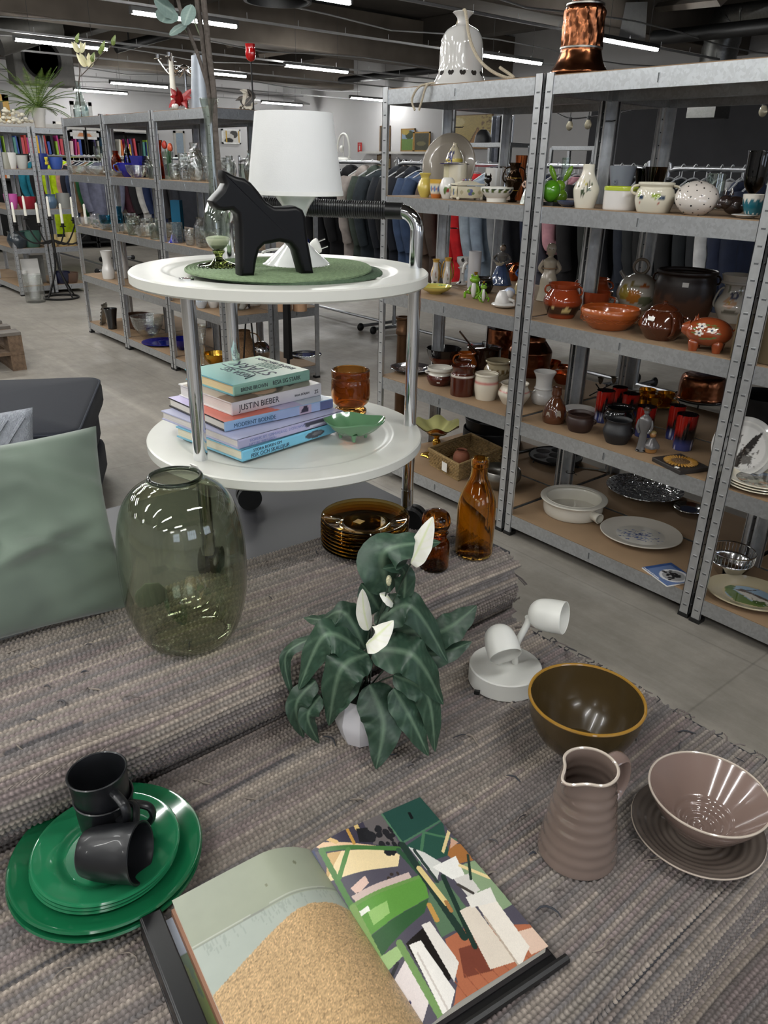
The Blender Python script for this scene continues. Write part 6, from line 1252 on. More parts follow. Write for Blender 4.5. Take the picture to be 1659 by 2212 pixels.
for k, (x, yb, yt, w) in enumerate(((1188, 800, 780, 44), (1217, 832, 805, 50), (1215, 800, 790, 38))): ware('copper_form', ('fluted copper jelly mould beside the milk pail', 'small copper bowl right of the white waisted vase', 'woven copper dish behind the small copper bowl')[k], 'mould', x, yb, yt, w, z, 'cup', COP, None, n=36)
flat_plate('flower_plate', 'white plate with small flowers behind the dark pots', 1252, 884, 72, z, deco((196, 192, 188), [], (1, 0), 1), lift=0)
flat_plate('mini_plate', 'small white plate between the gold tray and lava vases', 1368, 838, 50, z, m=WH)
def sunflower():
    p = at(1472, 1003, z+.012); t = thing('sunflower_tile', 'dark square tile with a golden sunflower relief', 'tile', (p.x-.01, p.y+.01, z), -.32)
    B().box((0, 0, .008), (.15, .13, .016)).obj('tile', mat('dark slate tile', (40, 36, 34), .5), t, smooth=False, bev=.002); g = mat('ochre glaze', (150, 110, 48), .25, var=.2)
    for k in range(30):
        a = k*2*PI/30; B().sph((.046*math.cos(a), .046*math.sin(a), .019), .010, (1.5, .45, .4), rot=(0, 0, a), n=8).obj('petal', g, t)
    B().lathe([(0, .024), (.02, .0235), (.037, .018), (.04, .016)], 24).obj('seed_disc', mat('brown seed glaze', (100, 72, 36), .5, bump=1, bs=220), t)
    B().box((.045, -.055, .0175), (.016, .012, .001), rot=(0, 0, .2)).obj('price_sticker', STK, t, smooth=False)
sunflower()
# ---- shelf 4, right unit
cv = Canvas(60, 60, (216, 214, 208)); cv.ell(.5, .5, .46, .46, (200, 198, 194)); cv.ell(.5, .5, .4, .4, (220, 218, 214)); cv.poly([(.42, .15), (.5, .12), (.72, .62), (.78, .85), (.66, .75), (.46, .4)], (52, 48, 46)); cv.poly([(.2, .2), (.45, .12), (.5, .3), (.3, .42)], (70, 66, 64)); cv.poly([(.55, .2), (.72, .25), (.7, .4), (.55, .36)], (110, 106, 102)); cv.speck(50, (120, 116, 112), .02, (.2, .12, .8, .6)); cv.line((.3, .4), (.34, .7), .012, (90, 86, 84)); cv.line((.4, .35), (.44, .72), .012, (90, 86, 84))
def pic_plate(t, R, canvas, sx=1, z0=.0065):
    def f(u, v):
        x, y = u*2-1, v*2-1; l = max(abs(x), abs(y)); k = l/max(math.hypot(x, y), 1e-6) if l > 0 else 0; x, y = x*k, y*k; return (x*R*sx, y*R, z0)
    def colr(u, v):
        x, y = u*2-1, v*2-1; l = max(abs(x), abs(y)); k = l/max(math.hypot(x, y), 1e-6) if l > 0 else 0
        i, j = int((x*k+1)/2*canvas.nu), int((y*k+1)/2*canvas.nv); return tuple(canvas.c[min(j, canvas.nv), min(i, canvas.nu)])
    return B().grid(f, 48, 48, 0, colr)
p = aty(1598, 985, RY+.10); R = 66*depth(p)/F
t, o = standing_plate('engraved_plate', 'round white wall plate with a black engraving, standing upright', 1597, 985, R, z, RY+.12, faceang(p)+PI/2-.25, .18, WH)
pic_plate(None, R*.9, cv, 1, .0125).obj('picture', GLAZE, o, (0, 0, 0))
cv2 = Canvas(60, 60, (150, 150, 130)); cv2.put(cv2.v > .62, (150, 164, 186)); cv2.poly([(0, .6), (.2, .75), (.4, .62), (.7, .8), (1, .62), (1, .5), (0, .5)], (120, 116, 112)); cv2.speck(90, (84, 80, 60), .05, (0, .2, 1, .58)); cv2.speck(60, (150, 120, 90), .04, (0, .05, 1, .4)); cv2.speck(30, (52, 56, 40), .05, (0, .4, .5, .8))
for k in range(3):
    o, p, R = flat_plate('landscape_plate', ('lowest of three stacked landscape plates at the right edge', 'middle of three stacked landscape plates', 'top landscape plate showing mountains and trees')[k], 1640, 1042-k*0, 140, z, m=IV, h=.014, lift=k*.009)
    if k == 2: pic_plate(None, R*.94, cv2, 1, .0052).obj('picture', GLAZE, o, (0, 0, .003))
ware('dark_pan', 'dark iron pan standing behind the landscape plates', 'pan', 1645, 905, 838, 130, z+.08, 'cyl', IRON, RY+.5); tag(B().box((0, 0, .05), (.01, .01, .1)).box((.1, .02, .05), (.01, .01, .1)).box((.05, .015, .1), (.14, .04, .01)).obj('iron_stool', IRON, loc=aty(1620, 960, RY+.42)*1.0, smooth=False), 'small dark iron trestle behind the engraved plate', 'stand')
bpy.data.objects['iron_stool'].location.z = z
# ---- bottom shelf, left unit
z = BZ[4]
cp_ = at(941, 988, z); cp_ = cp_+away(cp_)*.03; s = depth(cp_)/F
cm = thing('gilt_compote', 'pale yellow shell bowl on an ornate gilt foot', 'bowl', (cp_.x, cp_.y, z)); Hc = zline(cp_, 938, 915)-z
B().lathe(spl([(0, 0), (26*s, 0), (30*s, .008), (16*s, .02), (6*s, .035), (9*s, Hc*.45), (5*s, Hc*.55), (12*s, Hc*.66), (22*s, Hc*.72), (0, Hc*.73)], 4), 24, mod=lambda a, q, r: 1+.12*math.sin(a*5)*(q < .03)).obj('gilt_foot', GOLD, cm)
B().grid(lambda u, v: ((10+38*v)*s*math.cos(u*2*PI)*(1+.05*v*math.sin(u*2*PI*6)), (10+38*v)*s*math.sin(u*2*PI)*(1+.05*v*math.sin(u*2*PI*6)), Hc*.72+.05*v**1.3+.012*v*math.sin(u*2*PI*6)), 60, 8, 0, lambda u, v: lin((206, 204, 140))).grid(lambda u, v: ((10+38*v)*s*math.cos(u*2*PI)*(1+.05*v*math.sin(u*2*PI*6)), (10+38*v)*s*math.sin(u*2*PI)*(1+.05*v*math.sin(u*2*PI*6)), Hc*.72-.004+.05*v**1.3+.012*v*math.sin(u*2*PI*6)), 60, 8, 0, lambda u, v: lin((120, 40, 34) if v > .5 else (206, 200, 190))).obj('shell_bowl', GLAZE, cm)
def basket():
    c0, c1 = at(989, 1040, z), at(925, 1003, z); h = .085; c2 = at(1086, 968, z+h); c2.z = z; c2 = c0+(c2-c0)*.97
    t = thing('wicker_basket', 'square seagrass basket with a white price tag', 'basket', c0); u, v = c1-c0, c2-c0; W = mat('seagrass', (150, 124, 82), .9, var=.35, vs=60, bump=.5, bs=120)
    u.z = v.z = 0; cs = [Vector((0, 0, 0)), u, u+v, v]; rows = 8; per = []
    for r in range(rows):
        path = []; q = .94+.06*r/rows; cen = (u+v)/2
        for i in range(4):
            a, b = cs[i], cs[(i+1) % 4]; n_ = 26
            for j in range(n_):
                x = a.lerp(b, j/n_); x = cen+(x-cen)*q; nn = (x-cen).normalized(); path.append(tuple(x+nn*.0035*(1 if (j+r) % 2 else -1)+Vector((0, 0, .006+r*(h-.008)/rows))))
        B().tube(path, .0056, 6, closed=True).obj('woven_row', W, t)
    B().tube([tuple((u+v)/2+(a.lerp(b, j/20)-(u+v)/2)*1.0+Vector((0, 0, h))) for a, b in zip(cs, cs[1:]+cs[:1]) for j in range(20)], .0075, 8, closed=True).obj('rim', W, t)
    B().prism([(p.x*.96, p.y*.96) for p in cs], .001, .006).obj('bottom', W, t, smooth=False)
    m = (u*.38); nn = Vector((-u.y, u.x, 0)).normalized(); nn = nn if nn.dot(v) < 0 else -nn
    B().box(tuple(m+nn*.014+Vector((0, 0, h*.52))), (.042, .0008, .046), rot=(0, 0, math.atan2(u.y, u.x))).obj('price_tag', STK, t, smooth=False)
    cpot = c0+u*.42+v*.36; tag(B().lathe(shell(spl([(.024, 0), (.034, .012), (.042, .05), (.036, .075), (.025, .085), (.027, .092)], 4), .003), 32).obj('clay_pot', mat('unglazed terracotta', (150, 92, 68), .7), loc=(cpot.x, cpot.y, z+.0065)), 'small unglazed terracotta pot inside the seagrass basket', 'pot')
basket()
ware('cast_pan', 'stacked black cake tin behind the basket, lower one', 'tin', 1060, 968, 925, 124, z, 'cyl', IRON, None, n=48); q = fit(1060, 968, 925, 124, z); tag(B().lathe(shell([(q[1]*.9, 0), (q[1]*.96, q[2]*.8)], .003), 48).obj('cast_pan', IRON, loc=(q[0].x, q[0].y, z+q[2]*1.05)), 'stacked black cake tin behind the basket, upper one', 'tin')
ware('pewter_bowl', 'dull pewter bowl behind the amber bottle', 'bowl', 1078, 1064, 1012, 88, z, [(.5, 0), (.6, .04), (.95, .5), (1, .75), (.93, 1)], PEW, None, n=48)
# ---- bottom shelf, middle unit
def poffert():
    p = at(1200, 985, z+.03); t = thing('dimple_pan', 'black cast-iron pancake pan with round dimples', 'pan', (p.x, p.y, z)); R = 56*depth(p)/F
    pr = [(0, .022), (R, .022), (R+.003, .028), (R+.003, .036), (R, .038), (R-.004, .033), (0, .033)]; B().lathe(pr, 48).obj('pan', IRON, t)
    for k in range(7):
        a = k*PI/3; r = 0 if k == 6 else R*.62; B().lathe([(R*.26, .0345), (R*.24, .0345), (R*.2, .034), (0, .0335)], 20, (r*math.cos(a), r*math.sin(a), 0)).obj('dimple', mat('seasoned iron', (20, 19, 19), .25, metal=.5), t)
    for k in range(3): B().tube([(R*.8*math.cos(k*2.1), R*.8*math.sin(k*2.1), .024), (R*.9*math.cos(k*2.1), R*.9*math.sin(k*2.1), 0)], .005, 6).obj('leg', IRON, t)
    B().tube([(-R, -.0, .03), tuple(at(1120, 978, z+.03)-t.location)], .010, 8, flat=.5).obj('handle', PEW, t)
poffert()
sl = at(1272, 1010, z+.01); ss_ = thing('cake_slice', 'steel serving tool lying on the bottom shelf', 'cutlery', (sl.x, sl.y, z), .6)
B().box((0, 0, .004), (.10, .012, .003)).obj('shaft', PEW, ss_, smooth=False); B().prism([(.05, -.015), (.11, -.03), (.12, 0), (.11, .03), (.05, .015)], .003, .006).obj('blade', PEW, ss_, smooth=False); B().tube([(-.05, 0, .005), (-.12, .01, .006)], .006, 8).obj('grip', IRON, ss_)
SILH = mat('embossed silver', (206, 206, 206), .18, metal=1, var=.2, vs=40, bump=.9, bs=55)
flat_plate('silver_tray', 'large embossed silver tray', 1392, 1058, 162, z, m=SILH, h=.016, cat='tray', lift=.014); flat_plate('silver_dish', 'small plain silver dish beside the post', 1488, 1098, 66, z, m=SIL, h=.012, cat='dish', lift=.004)
def casserole():
    o, p, R, H = ware('casserole', 'white oven dish with a hollow tube handle', 'casserole', 1233, 1128, 1072, 140, z, [(.8, 0), (.86, .03), (.9, .3), (.92, .8), (1, .9), (1, 1), (.86, .98)], cer('ivory white glaze', (212, 208, 196)), None, t=.006, n=64)
    a, b = at(1248, 1118, z+.035)-p, at(1290, 1118, z+.03)-p; d = at(1278, 1130, z)-p; d.z = 0; d.normalize(); a = d*(R*.80)+Vector((0, 0, H*.5)); b = a+d*.055
    pr = [(.019, 0), (.020, .03), (.0225, .055), (.0190, .056), (.0165, .03), (.016, .0), (0, 0)]; h = B().lathe(pr, 32).obj('tube_handle', cer('ivory white glaze', (212, 208, 196)), o); h.matrix_local = T(a)@d.to_track_quat('Z', 'Y').to_matrix().to_4x4()
casserole()
cv3 = Canvas(60, 60, (206, 202, 192)); 
for _ in range(150):
    x, y = random.gauss(.46, .2), random.gauss(.44, .11); cv3.ell(x, y, random.uniform(.01, .035), random.uniform(.008, .02), random.choice([(84, 100, 150), (110, 126, 170), (64, 78, 130), (190, 192, 200)]))
def oval(label, px, py, wpx, sx, cvx, m, lift=.0, zz=None, rz=0, name='oval_platter'):
    p = at(px, py, z+.016); R = wpx*.5*depth(p)/F; h = .018; o_ = spl([(R*.5, 0), (R*.62, .001), (R*.8, h*.5), (R, h)], 5)
    o = tag(B().lathe([(0, 0)]+o_+[(R, h+.003)]+[(r-.002, q+.0045) for r, q in o_[::-1]]+[(0, .0045)], 72, sy=sx).obj(name, m, loc=(p.x, p.y, z+lift), rot=(0, 0, rz)), label, 'plate')
    pic_plate(None, R*.66, cvx, 1.0, .0052).obj('picture', GLAZE, o).scale = (1, sx, 1); return o
oval('large cream platter with a blue landscape print', 1384, 1152, 172, .92, cv3, cer('cream platter glaze', (206, 200, 188), .18), .003, rz=faceang(at(1384, 1152, z))+PI/2)
mg = at(1445, 1242, z); mz = thing('booklet', 'blue booklet with a black and white emblem', 'booklet', (mg.x, mg.y, z), -.36)
cm4 = Canvas(60, 50, (52, 78, 128), .8); cm4.put((cm4.v < .9) & (cm4.u > .1), (96, 116, 156)); cm4.ell(.62, .55, .34, .40, (206, 206, 206)); cm4.ell(.62, .55, .27, .32, (150, 150, 150))
for _ in range(26): cm4.ell(random.gauss(.62, .1), random.gauss(.55, .1), .04, .05, (34, 34, 36))
printed(B(), cm4, lambda u, v: ((u-.5)*.15, (v-.5)*.135, .0052)).obj('front_cover', PRINT, mz); B().box((0, 0, .0025), (.15, .135, .005)).obj('pages', STK, mz, smooth=False); text('Norsk Kunst På Porselen', .009, 'lettering', STK, mz, (-.072, -.064, .0055), (0, 0, 0))
# ---- bottom shelf, right unit
cv5 = Canvas(70, 60, (178, 164, 130)); cv5.ell(.52, .5, .44, .40, (146, 170, 190)); cv5.poly([(.08, .75), (.2, .62), (.6, .25), (.9, .15), (.9, .08), (.3, .1), (.08, .45)], (92, 112, 58)); cv5.poly([(.25, .62), (.62, .26), (.85, .24), (.86, .42), (.5, .62)], (206, 200, 188)); cv5.poly([(.24, .62), (.36, .74), (.86, .50), (.86, .40), (.5, .60)], (96, 86, 80)); cv5.poly([(.36, .72), (.48, .74), (.66, .90), (.5, .70)], (74, 66, 64)); cv5.speck(30, (70, 92, 50), .05, (.6, .2, .95, .34)); cv5.speck(20, (80, 100, 60), .05, (.08, .6, .2, .8))
for k in range(5): cv5.line((.40+k*.08, .50-k*.035), (.41+k*.08, .43-k*.035), .008, (80, 76, 74))
oval('large oval beige platter painted with a white church', 1618, 1282, 178, .86, cv5, cer('beige platter glaze', (176, 164, 136), .2), .002, rz=faceang(at(1618, 1282, z))+PI/2)
bs_, q, R_, H_ = ware('silver_basket', 'silver gallery bowl with pierced rim', 'bowl', 1592, 1155, 1108, 92, z, [(.5, 0), (.6, .05), (.95, .5), (.97, .6)], SIL, RY+.26, n=48)
for k in range(40): a = k*PI/20; B().tube([(R_*.97*math.cos(a), R_*.97*math.sin(a), H_*.6), (R_*1.0*math.cos(a), R_*1.0*math.sin(a), H_*.95)], .0016, 4).obj('rim_bar', SIL, bs_)
B().tube([(R_*math.cos(k*PI/24), R_*math.sin(k*PI/24), H_) for k in range(48)], .0025, 6, closed=True).obj('rim', SIL, bs_)
# cable ties and the wire on the posts
TIE = mat('black cable tie', (15, 15, 15), .5)
for k, (x, y, yy, lb) in enumerate(((990, 275, RY+.395, 'cable tie high on the rear post behind the beige plate'), (980, 493, RY+.395, 'cable tie on the rear post beside the red coat'), (1312, 262, RY+.395, 'cable tie high on the rear post behind the grey planter'), (1232, 1020, RY+.395, 'cable tie low on the rear post near the pancake pan'))):
    p = aty(x, y, yy); tag(B().tube([(.02*math.cos(a), .02*math.sin(a), .0) for a in [j*PI/6 for j in range(12)]], .0018, 5, closed=True).tube([(.02, 0, 0), (.045, -.01, .002)], .0014, 5).obj('cable_tie', TIE, loc=(p.x, yy, p.z)), lb, 'cable tie', 'black cable ties')
# ================================================================ left shelving: glassware
CL = thin('clear thin glass'); CLB = thin('cut clear glass', (250, 252, 251), 1.5, bump=.8, bs=60, film=.12)
def gmesh(nm, prof, R, H, m, n=20, t=.002, mod=None): return B().lathe(shell(spl([(r*R, q*H) for r, q in prof], 4), t), n, mod=mod).mesh(nm, m)
fl = lambda a, z, r: 1+.05*math.cos(a*10)
GNAME = dict(tumbler='tumbler', vase='flower vase', bowl='glass bowl', square='square vase', goblet='wine glass', dish='glass dish', jar='glass jar')
GM = dict(tumbler=gmesh('tumbler', PF['cup'], .042, .12, CLB, mod=fl), vase=gmesh('glass_vase', PF['vase'], .05, .17, CLB), bowl=gmesh('glass_bowl', PF['bowl'], .075, .07, CLB, mod=fl), square=gmesh('square_vase', PF['cyl'], .045, .15, CLB, 4), goblet=gmesh('wine_glass', [(.75, 0), (.78, .02), (.12, .06), (.1, .45), (.7, .6), (.95, .8), (.85, 1)], .035, .16, CL), dish=gmesh('glass_dish', PF['dish'], .09, .045, CLB, mod=fl), jar=gmesh('glass_jar', PF['jar'], .045, .13, CL))
UN = ((-7.42, -6.535, 'far'), (-6.525, -5.64, 'middle'), (-5.63, -4.79, 'near'))
SHN = ('top', 'upper', 'middle', 'lower', 'bottom')
def crowd(u, si, kinds, n, y0=.05, y1=.36, yoff=LY):
    x0, x1, un = UN[u]
    for k in range(n):
        kd = kinds[k % len(kinds)]; x = x0+.07+(x1-x0-.14)*((k+.5)/n)+random.uniform(-.02, .02); y = yoff+(y0 if k % 2 == 0 else (y0+y1)/2 if k % 4 == 1 else y1)
        o = ob('clear_'+GNAME[kd].replace(' ', '_'), GM[kd], None, (x, y, BZ[si]), (0, 0, random.uniform(0, 6))); s = random.uniform(.85, 1.2); o.scale = (s, s, s*random.uniform(.9, 1.2))
        tag(o, 'clear pressed %s among others on the %s shelf of the %s left unit' % (GNAME[kd], SHN[si], un), 'glassware', 'clear glassware on the left shelves')
crowd(0, 1, ['bowl', 'goblet', 'dish', 'tumbler'], 8); crowd(1, 1, ['dish', 'jar', 'bowl'], 5); crowd(2, 1, ['tumbler', 'vase', 'square'], 8, .08)
crowd(0, 2, ['bowl', 'dish', 'tumbler'], 6); crowd(1, 2, ['bowl', 'tumbler', 'jar', 'dish'], 8); crowd(2, 2, ['square', 'vase', 'tumbler', 'square'], 7, .06)
crowd(1, 3, ['dish', 'bowl'], 3, .2); crowd(2, 3, ['bowl', 'vase'], 3, .25); crowd(2, 1, ['vase', 'tumbler', 'jar'], 6, .1, .3, LY+.41); crowd(2, 2, ['vase', 'jar'], 4, .1, .3, LY+.41)
CBL = cer('cobalt blue glass', (14, 18, 120), .06); z = BZ[1]
ware('cobalt_pitcher', 'cobalt blue glass jug with a tall loop handle', 'jug', 278, 388, 352, 44, z, 'bowl', CBL, LY+.08, handles=((-1.2, .9, .3, .5),)); ware('cobalt_bucket', 'cobalt blue square glass vase beside the post', 'vase', 303, 386, 337, 40, z, 'flare', CBL, LY+.14, n=4)
o = bpy.data.objects['cobalt_pitcher']; B().tube(spl([(-.02, 0, .05), (-.025, 0, .12), (0, 0, .15), (.02, 0, .12), (.02, 0, .05)], 4), .004, 6).obj('loop_handle', CBL, o)
ware('orange_bird', 'orange and clear glass bird ornament', 'ornament', 254, 372, 326, 24, z, 'vase', thin('orange thin glass', (226, 150, 60), 1.2), LY+.2); ware('amber_tall_vase', 'tall dark amber glass vase with bubbles', 'vase', 345, 388, 303, 26, z, [(.8, 0), (1, .03), (.95, .4), (.7, .75), (.95, 1)], glass('deep amber', (190, 90, 20)), LY+.12)
ware('tall_carafe_grey', 'tall smoked-glass bottle on the upper shelf of the middle left unit', 'bottle', 279, 372, 293, 18, z, 'bottle', thin('grey thin glass', (140, 136, 120), 1.3), LY+.25)
v_, q, R_, H_ = ware('tulip_glass', 'slim clear glass holding artificial tulips', 'vase', 366, 388, 328, 26, z, 'flare', CL, LY+.06)
tl = thing('tulips', 'orange red artificial tulips in the slim glass', 'flowers', q)
for dx, dy, h, c in ((-.03, .0, .20, (176, 46, 26)), (.035, .01, .185, (196, 84, 44)), (.0, .02, .15, (40, 90, 50))):
    B().tube(spl([(0, 0, .02), (dx*.4, dy, h*.6), (dx, dy, h)], 4), .003, 6).obj('stem', mat('tulip stem', (46, 100, 56), .5), tl)
    if c[0] > 100: B().lathe(spl([(0, 0), (.014, .006), (.019, .024), (.014, .044), (.004, .054)], 4), 12, (dx, dy, h-.004), mod=lambda a, zz, r: 1+.08*math.cos(3*a)).obj('tulip_head', cer('tulip %d' % c[0], c, .5), tl)
    else: leaf([q+Vector((0, 0, .05)), q+Vector((.012, 0, .13)), q+Vector((.0, .01, .21))], .012, 'leaf', LEAFM, (34, 84, 48), (60, 110, 70), .3, tl, q)
z = BZ[2]
ware('teal_slab_vase', 'tall teal blue flat glass vase', 'vase', 388, 525, 440, 28, z, 'cyl', mat('teal glass', (24, 120, 160), .1, trans=.5, var=0), LY+.12, n=4); ware('cobalt_bell', 'small cobalt blue glass bell at the shelf edge', 'bell', 376, 526, 508, 26, z, [(1, 0), (.6, .4), (.3, 1)], CBL, LY+.05, solid=True); ware('ice_blue_jar', 'pale blue frosted glass jar', 'jar', 258, 505, 453, 22, z, 'jar', thin('ice blue glass', (150, 206, 220), 1.0), LY+.1); ware('ice_blue_jar', 'small pale blue bowl with a deep blue spot', 'bowl', 234, 500, 470, 34, z, 'bowl', thin('ice blue glass', (150, 206, 220), 1.0), LY+.08)
z = BZ[3]
ware('white_vase', 'white waisted porcelain vase on the lower shelf behind the round tray', 'vase', 236, 606, 545, 26, z, 'tall', WH, LY+.08); ware('white_vase', 'white bulbous vase beside the waisted porcelain vase', 'vase', 270, 626, 545, 20, z, 'bottle', WH, LY+.2)
ware('pale_vase', 'pale blue patterned china vase below the trolley top', 'vase', 436, 673, 630, 30, z, 'vase', WH, LY+.06, base=(196, 204, 212), dec=[(-.4+.3*k, .5, .12, .15, (160, 176, 196)) for k in range(4)]); ware('pale_vase', 'pale china pitcher behind the trolley leg', 'pitcher', 462, 668, 630, 26, z, 'belly', WH, LY+.14); ware('spill_vase', 'white trumpet vase under the trolley top', 'vase', 527, 678, 632, 22, z, [(.9, 0), (1, .04), (.5, .3), (.5, .7), (.9, 1)], WH, LY+.3); ware('china_mug', 'white mug with a red and black pattern', 'mug', 551, 674, 630, 26, z, 'cyl', WH, LY+.45, base=(200, 192, 180), dec=[(0, .5, .5, .2, (140, 60, 50)), (.6, .6, .2, .2, (50, 46, 46))])
for k, x in enumerate((612, 648)): ware('beige_candle', ('beige ribbed pillar candle under the lamp, left one', 'beige ribbed pillar candle under the lamp, right one')[k], 'candle', x, 670-k*4, 640, 30-6*k+6, z, 'cyl', mat('beige wax', (190, 150, 116), .6), LY+.5+.1*k, solid=True)
z = BZ[4]
ware('black_tub', 'black tapered tub on the bottom left shelf', 'tub', 243, 706, 662, 28, z, 'flare', BLKG, LY+.05); ware('lotus_bowl', 'large clear ribbed glass bowl on a blue plate', 'bowl', 322, 730, 686, 70, z+.02, 'bowl', CLB, LY+.14); flat_plate('cobalt_plate', 'cobalt blue glass plate under the ribbed bowl', 352, 738, 90, z, m=CBL, h=.014)
ware('cobalt_low_bowl', 'cobalt blue glass bowl behind the trolley leg', 'bowl', 400, 775, 752, 56, z, 'bowl', CBL, LY+.2); ware('brass_bowl', 'shallow brass bowl on the bottom shelf behind the books', 'bowl', 468, 790, 764, 54, z, 'bowl', GOLD, LY+.15); ware('trumpet_glass', 'tall clear trumpet glass on the bottom left shelf', 'vase', 440, 785, 695, 26, z, [(.8, 0), (.85, .02), (.2, .06), (.3, .3), (.8, .9), (1, 1)], CLB, LY+.05)
ware('straw_flask', 'straw-covered bottle with a loop handle', 'bottle', 530, 800, 738, 66, z, [(.8, 0), (1, .05), (.95, .3), (.5, .75), (.45, 1)], mat('woven straw', (160, 124, 88), .8, var=.3, vs=90, bump=.8, bs=160), LY+.42, handles=((1.2, .95, .5, .5),)); ware('silver_ball', 'silver glass ball beside the straw bottle', 'ornament', 565, 770, 728, 40, z, 'egg', SIL, LY+.5, solid=True); flat_plate('black_tray', 'black square tray on the bottom shelf under the lamp', 660, 765, 70, z, m=BLKG, h=.01, cat='tray')
p = fit(222, 694, 632, 24, z, LY+.06)[0]; pf_ = thing('silver_photo_frame', 'scalloped silver photo frame leaning on the bottom left shelf', 'frame', p, -.7); B().box((0, 0, .09), (.13, .008, .18)).obj('picture_panel', PEW, pf_, rot=(-.2, 0, 0), smooth=False)
for k in range(22):
    a = k/22*4; s_, f_ = int(a), a % 1; x, zz = ((f_-.5, 0), (.5, f_), (.5-f_, 1), (-.5, 1-f_))[s_]; B().sph((x*.13, -.006, .0+zz*.18+.004), .012, (1, .5, 1), n=8).obj('scallop', SIL, pf_, rot=(-.2, 0, 0))
bk2 = fit(303, 700, 652, 66, z, LY+.28); wb = thing('dark_wicker_basket', 'dark wicker basket behind the ribbed glass bowl', 'basket', bk2[0])
for r in range(9): B().tube([(bk2[1]*(.9+.1*r/9)*math.cos(a)*(1+.02*(-1)**(j+r)), bk2[1]*.8*(.9+.1*r/9)*math.sin(a)*(1+.02*(-1)**(j+r)), .008+r*.013) for j, a in enumerate([q*2*PI/36 for q in range(36)])], .008, 6, closed=True).obj('woven_row', mat('dark wicker', (74, 48, 32), .8, var=.3), wb)
# black iron pieces in front of the left row end
ir = at(690, 800, 0)*.985; ir.z = 0; cr = thing('fireplace_tool', 'black iron fireside bellows leaning at the shelf end', 'fire tool', (-4.70, 3.02, 0)); 
B().box((0, 0, .42), (.075, .03, .42), taper=.8).obj('body', IRON, cr, smooth=False); B().tube([(0, 0, .62), (.01, 0, .80)], .024, 10).obj('grip', IRON, cr); B().tube([(0, 0, .22), (0, 0, 0)], .012, 8).obj('tip', IRON, cr)
B().tube(spl([(-.04, 0, .7), (-.09, .0, .72), (-.1, 0, .64), (-.06, 0, .6)], 4), .007, 6).obj('scroll', IRON, cr); leaf([Vector((-4.76, 3.02, .72)), Vector((-4.77, 3.02, .78)), Vector((-4.77, 3.02, .84))], .02, 'iron_leaf', IRON, parent=cr, origin=Vector((-4.70, 3.02, 0)))
cs3 = thing('tripod_candlestick', 'tall black iron tripod candlestick behind the books', 'candle holder', (-5.02, 2.90, 0.105))
for k in range(3): B().tube(spl([(0, 0, .5), (.03*math.cos(k*2.1), .03*math.sin(k*2.1), .3), (.06*math.cos(k*2.1), .06*math.sin(k*2.1), 0)], 4), .006, 6).obj('leg', IRON, cs3)
B().lathe([(0, .5), (.05, .5), (.06, .515), (.055, .52), (.025, .51), (.025, .545), (0, .545)], 24).obj('dish', IRON, cs3)
# ---- on top of the left shelves
z = BZ[0]
cf, q, R_, H_ = ware('clear_carafe', 'clear glass bottle vase on top of the far left unit', 'vase', 178, 262, 177, 31, z, [(.85, 0), (1, .05), (1, .3), (.55, .6), (.35, .8), (.38, .95), (.46, 1)], thin('carafe glass', (232, 236, 234), 1.4), LY+.2)
mgn = thing('magnolia_sprig', 'artificial white magnolia sprig in the clear bottle vase', 'flowers', q)
mv = lambda px, py: aty(px, py, LY+.2)-q
B().tube(spl([(0, 0, .02), (0, 0, H_*.8), tuple(mv(172, 160)), tuple(mv(170, 110))], 5), .005, 6).obj('twig', BARK, mgn); B().tube(spl([tuple(mv(174, 165)), tuple(mv(200, 138)), tuple(mv(225, 112)), tuple(mv(243, 98))], 4), .0035, 6).obj('twig', BARK, mgn)
for (x, y, s) in ((172, 112, .9), (188, 142, 1.2)):
    c = mv(x, y)
    for k in range(6):
        a = k*1.05; d = Vector((math.cos(a)*.8, math.sin(a)*.8, .75)); leaf([q+c, q+c+d*.035*s, q+c+d*.075*s+Vector((0, 0, .02))], .022*s, 'petal', PET, (226, 222, 186), (214, 208, 160), .4, mgn, q, nu=8, ripple=.02)
for (x, y) in ((198, 134), (165, 92), (243, 98), (215, 118), (220, 110)): c = mv(x, y); leaf([q+c, q+c+Vector((.02, .0, .03)), q+c+Vector((.03, .02, .07))], .018, 'leaf', LEAFM, (104, 124, 62), (140, 150, 90), .3, mgn, q)
ware('wax_candle', 'tall white tapered candle on top of the left shelves', 'candle', 378, 244, 117, 13, z, [(1, 0), (.9, .5), (.6, .97), (.2, 1)], mat('white wax', (224, 220, 208), .5), LY+.12, solid=True)
zn, q, R_, H_ = ware('zinc_lantern', 'grey zinc tapered vase on the corner of the left shelves', 'vase', 440, 240, 128, 52, z, [(1, 0), (1, .02), (.72, .98), (.7, 1)], mat('dull zinc', (140, 146, 154), .4, metal=.6, var=.08), LY+.12)
cd = fit(405, 240, 150, 30, z, LY+.25)[0]; cda = thing('silver_candelabrum', 'silver branched candelabrum behind the zinc vase', 'candle holder', cd)
B().lathe(spl([(0, 0), (.06, 0), (.05, .02), (.012, .04), (.012, .25), (.03, .28), (0, .3)], 4), 20).obj('stem', SIL, cda)
for k in range(6):
    a = k*PI/3; e = (.17*math.cos(a), .17*math.sin(a), .32); B().tube(spl([(0, 0, .27), (.09*math.cos(a), .09*math.sin(a), .23), e], 5), .006, 6).obj('branch', SIL, cda); B().lathe([(0, 0), (.03, .004), (.012, .008), (.014, .03), (0, .03)], 12, e).obj('cup', SIL, cda); B().sph((.1*math.cos(a), .1*math.sin(a), .26), .02, n=8).obj('leaf_ornament', SIL, cda)
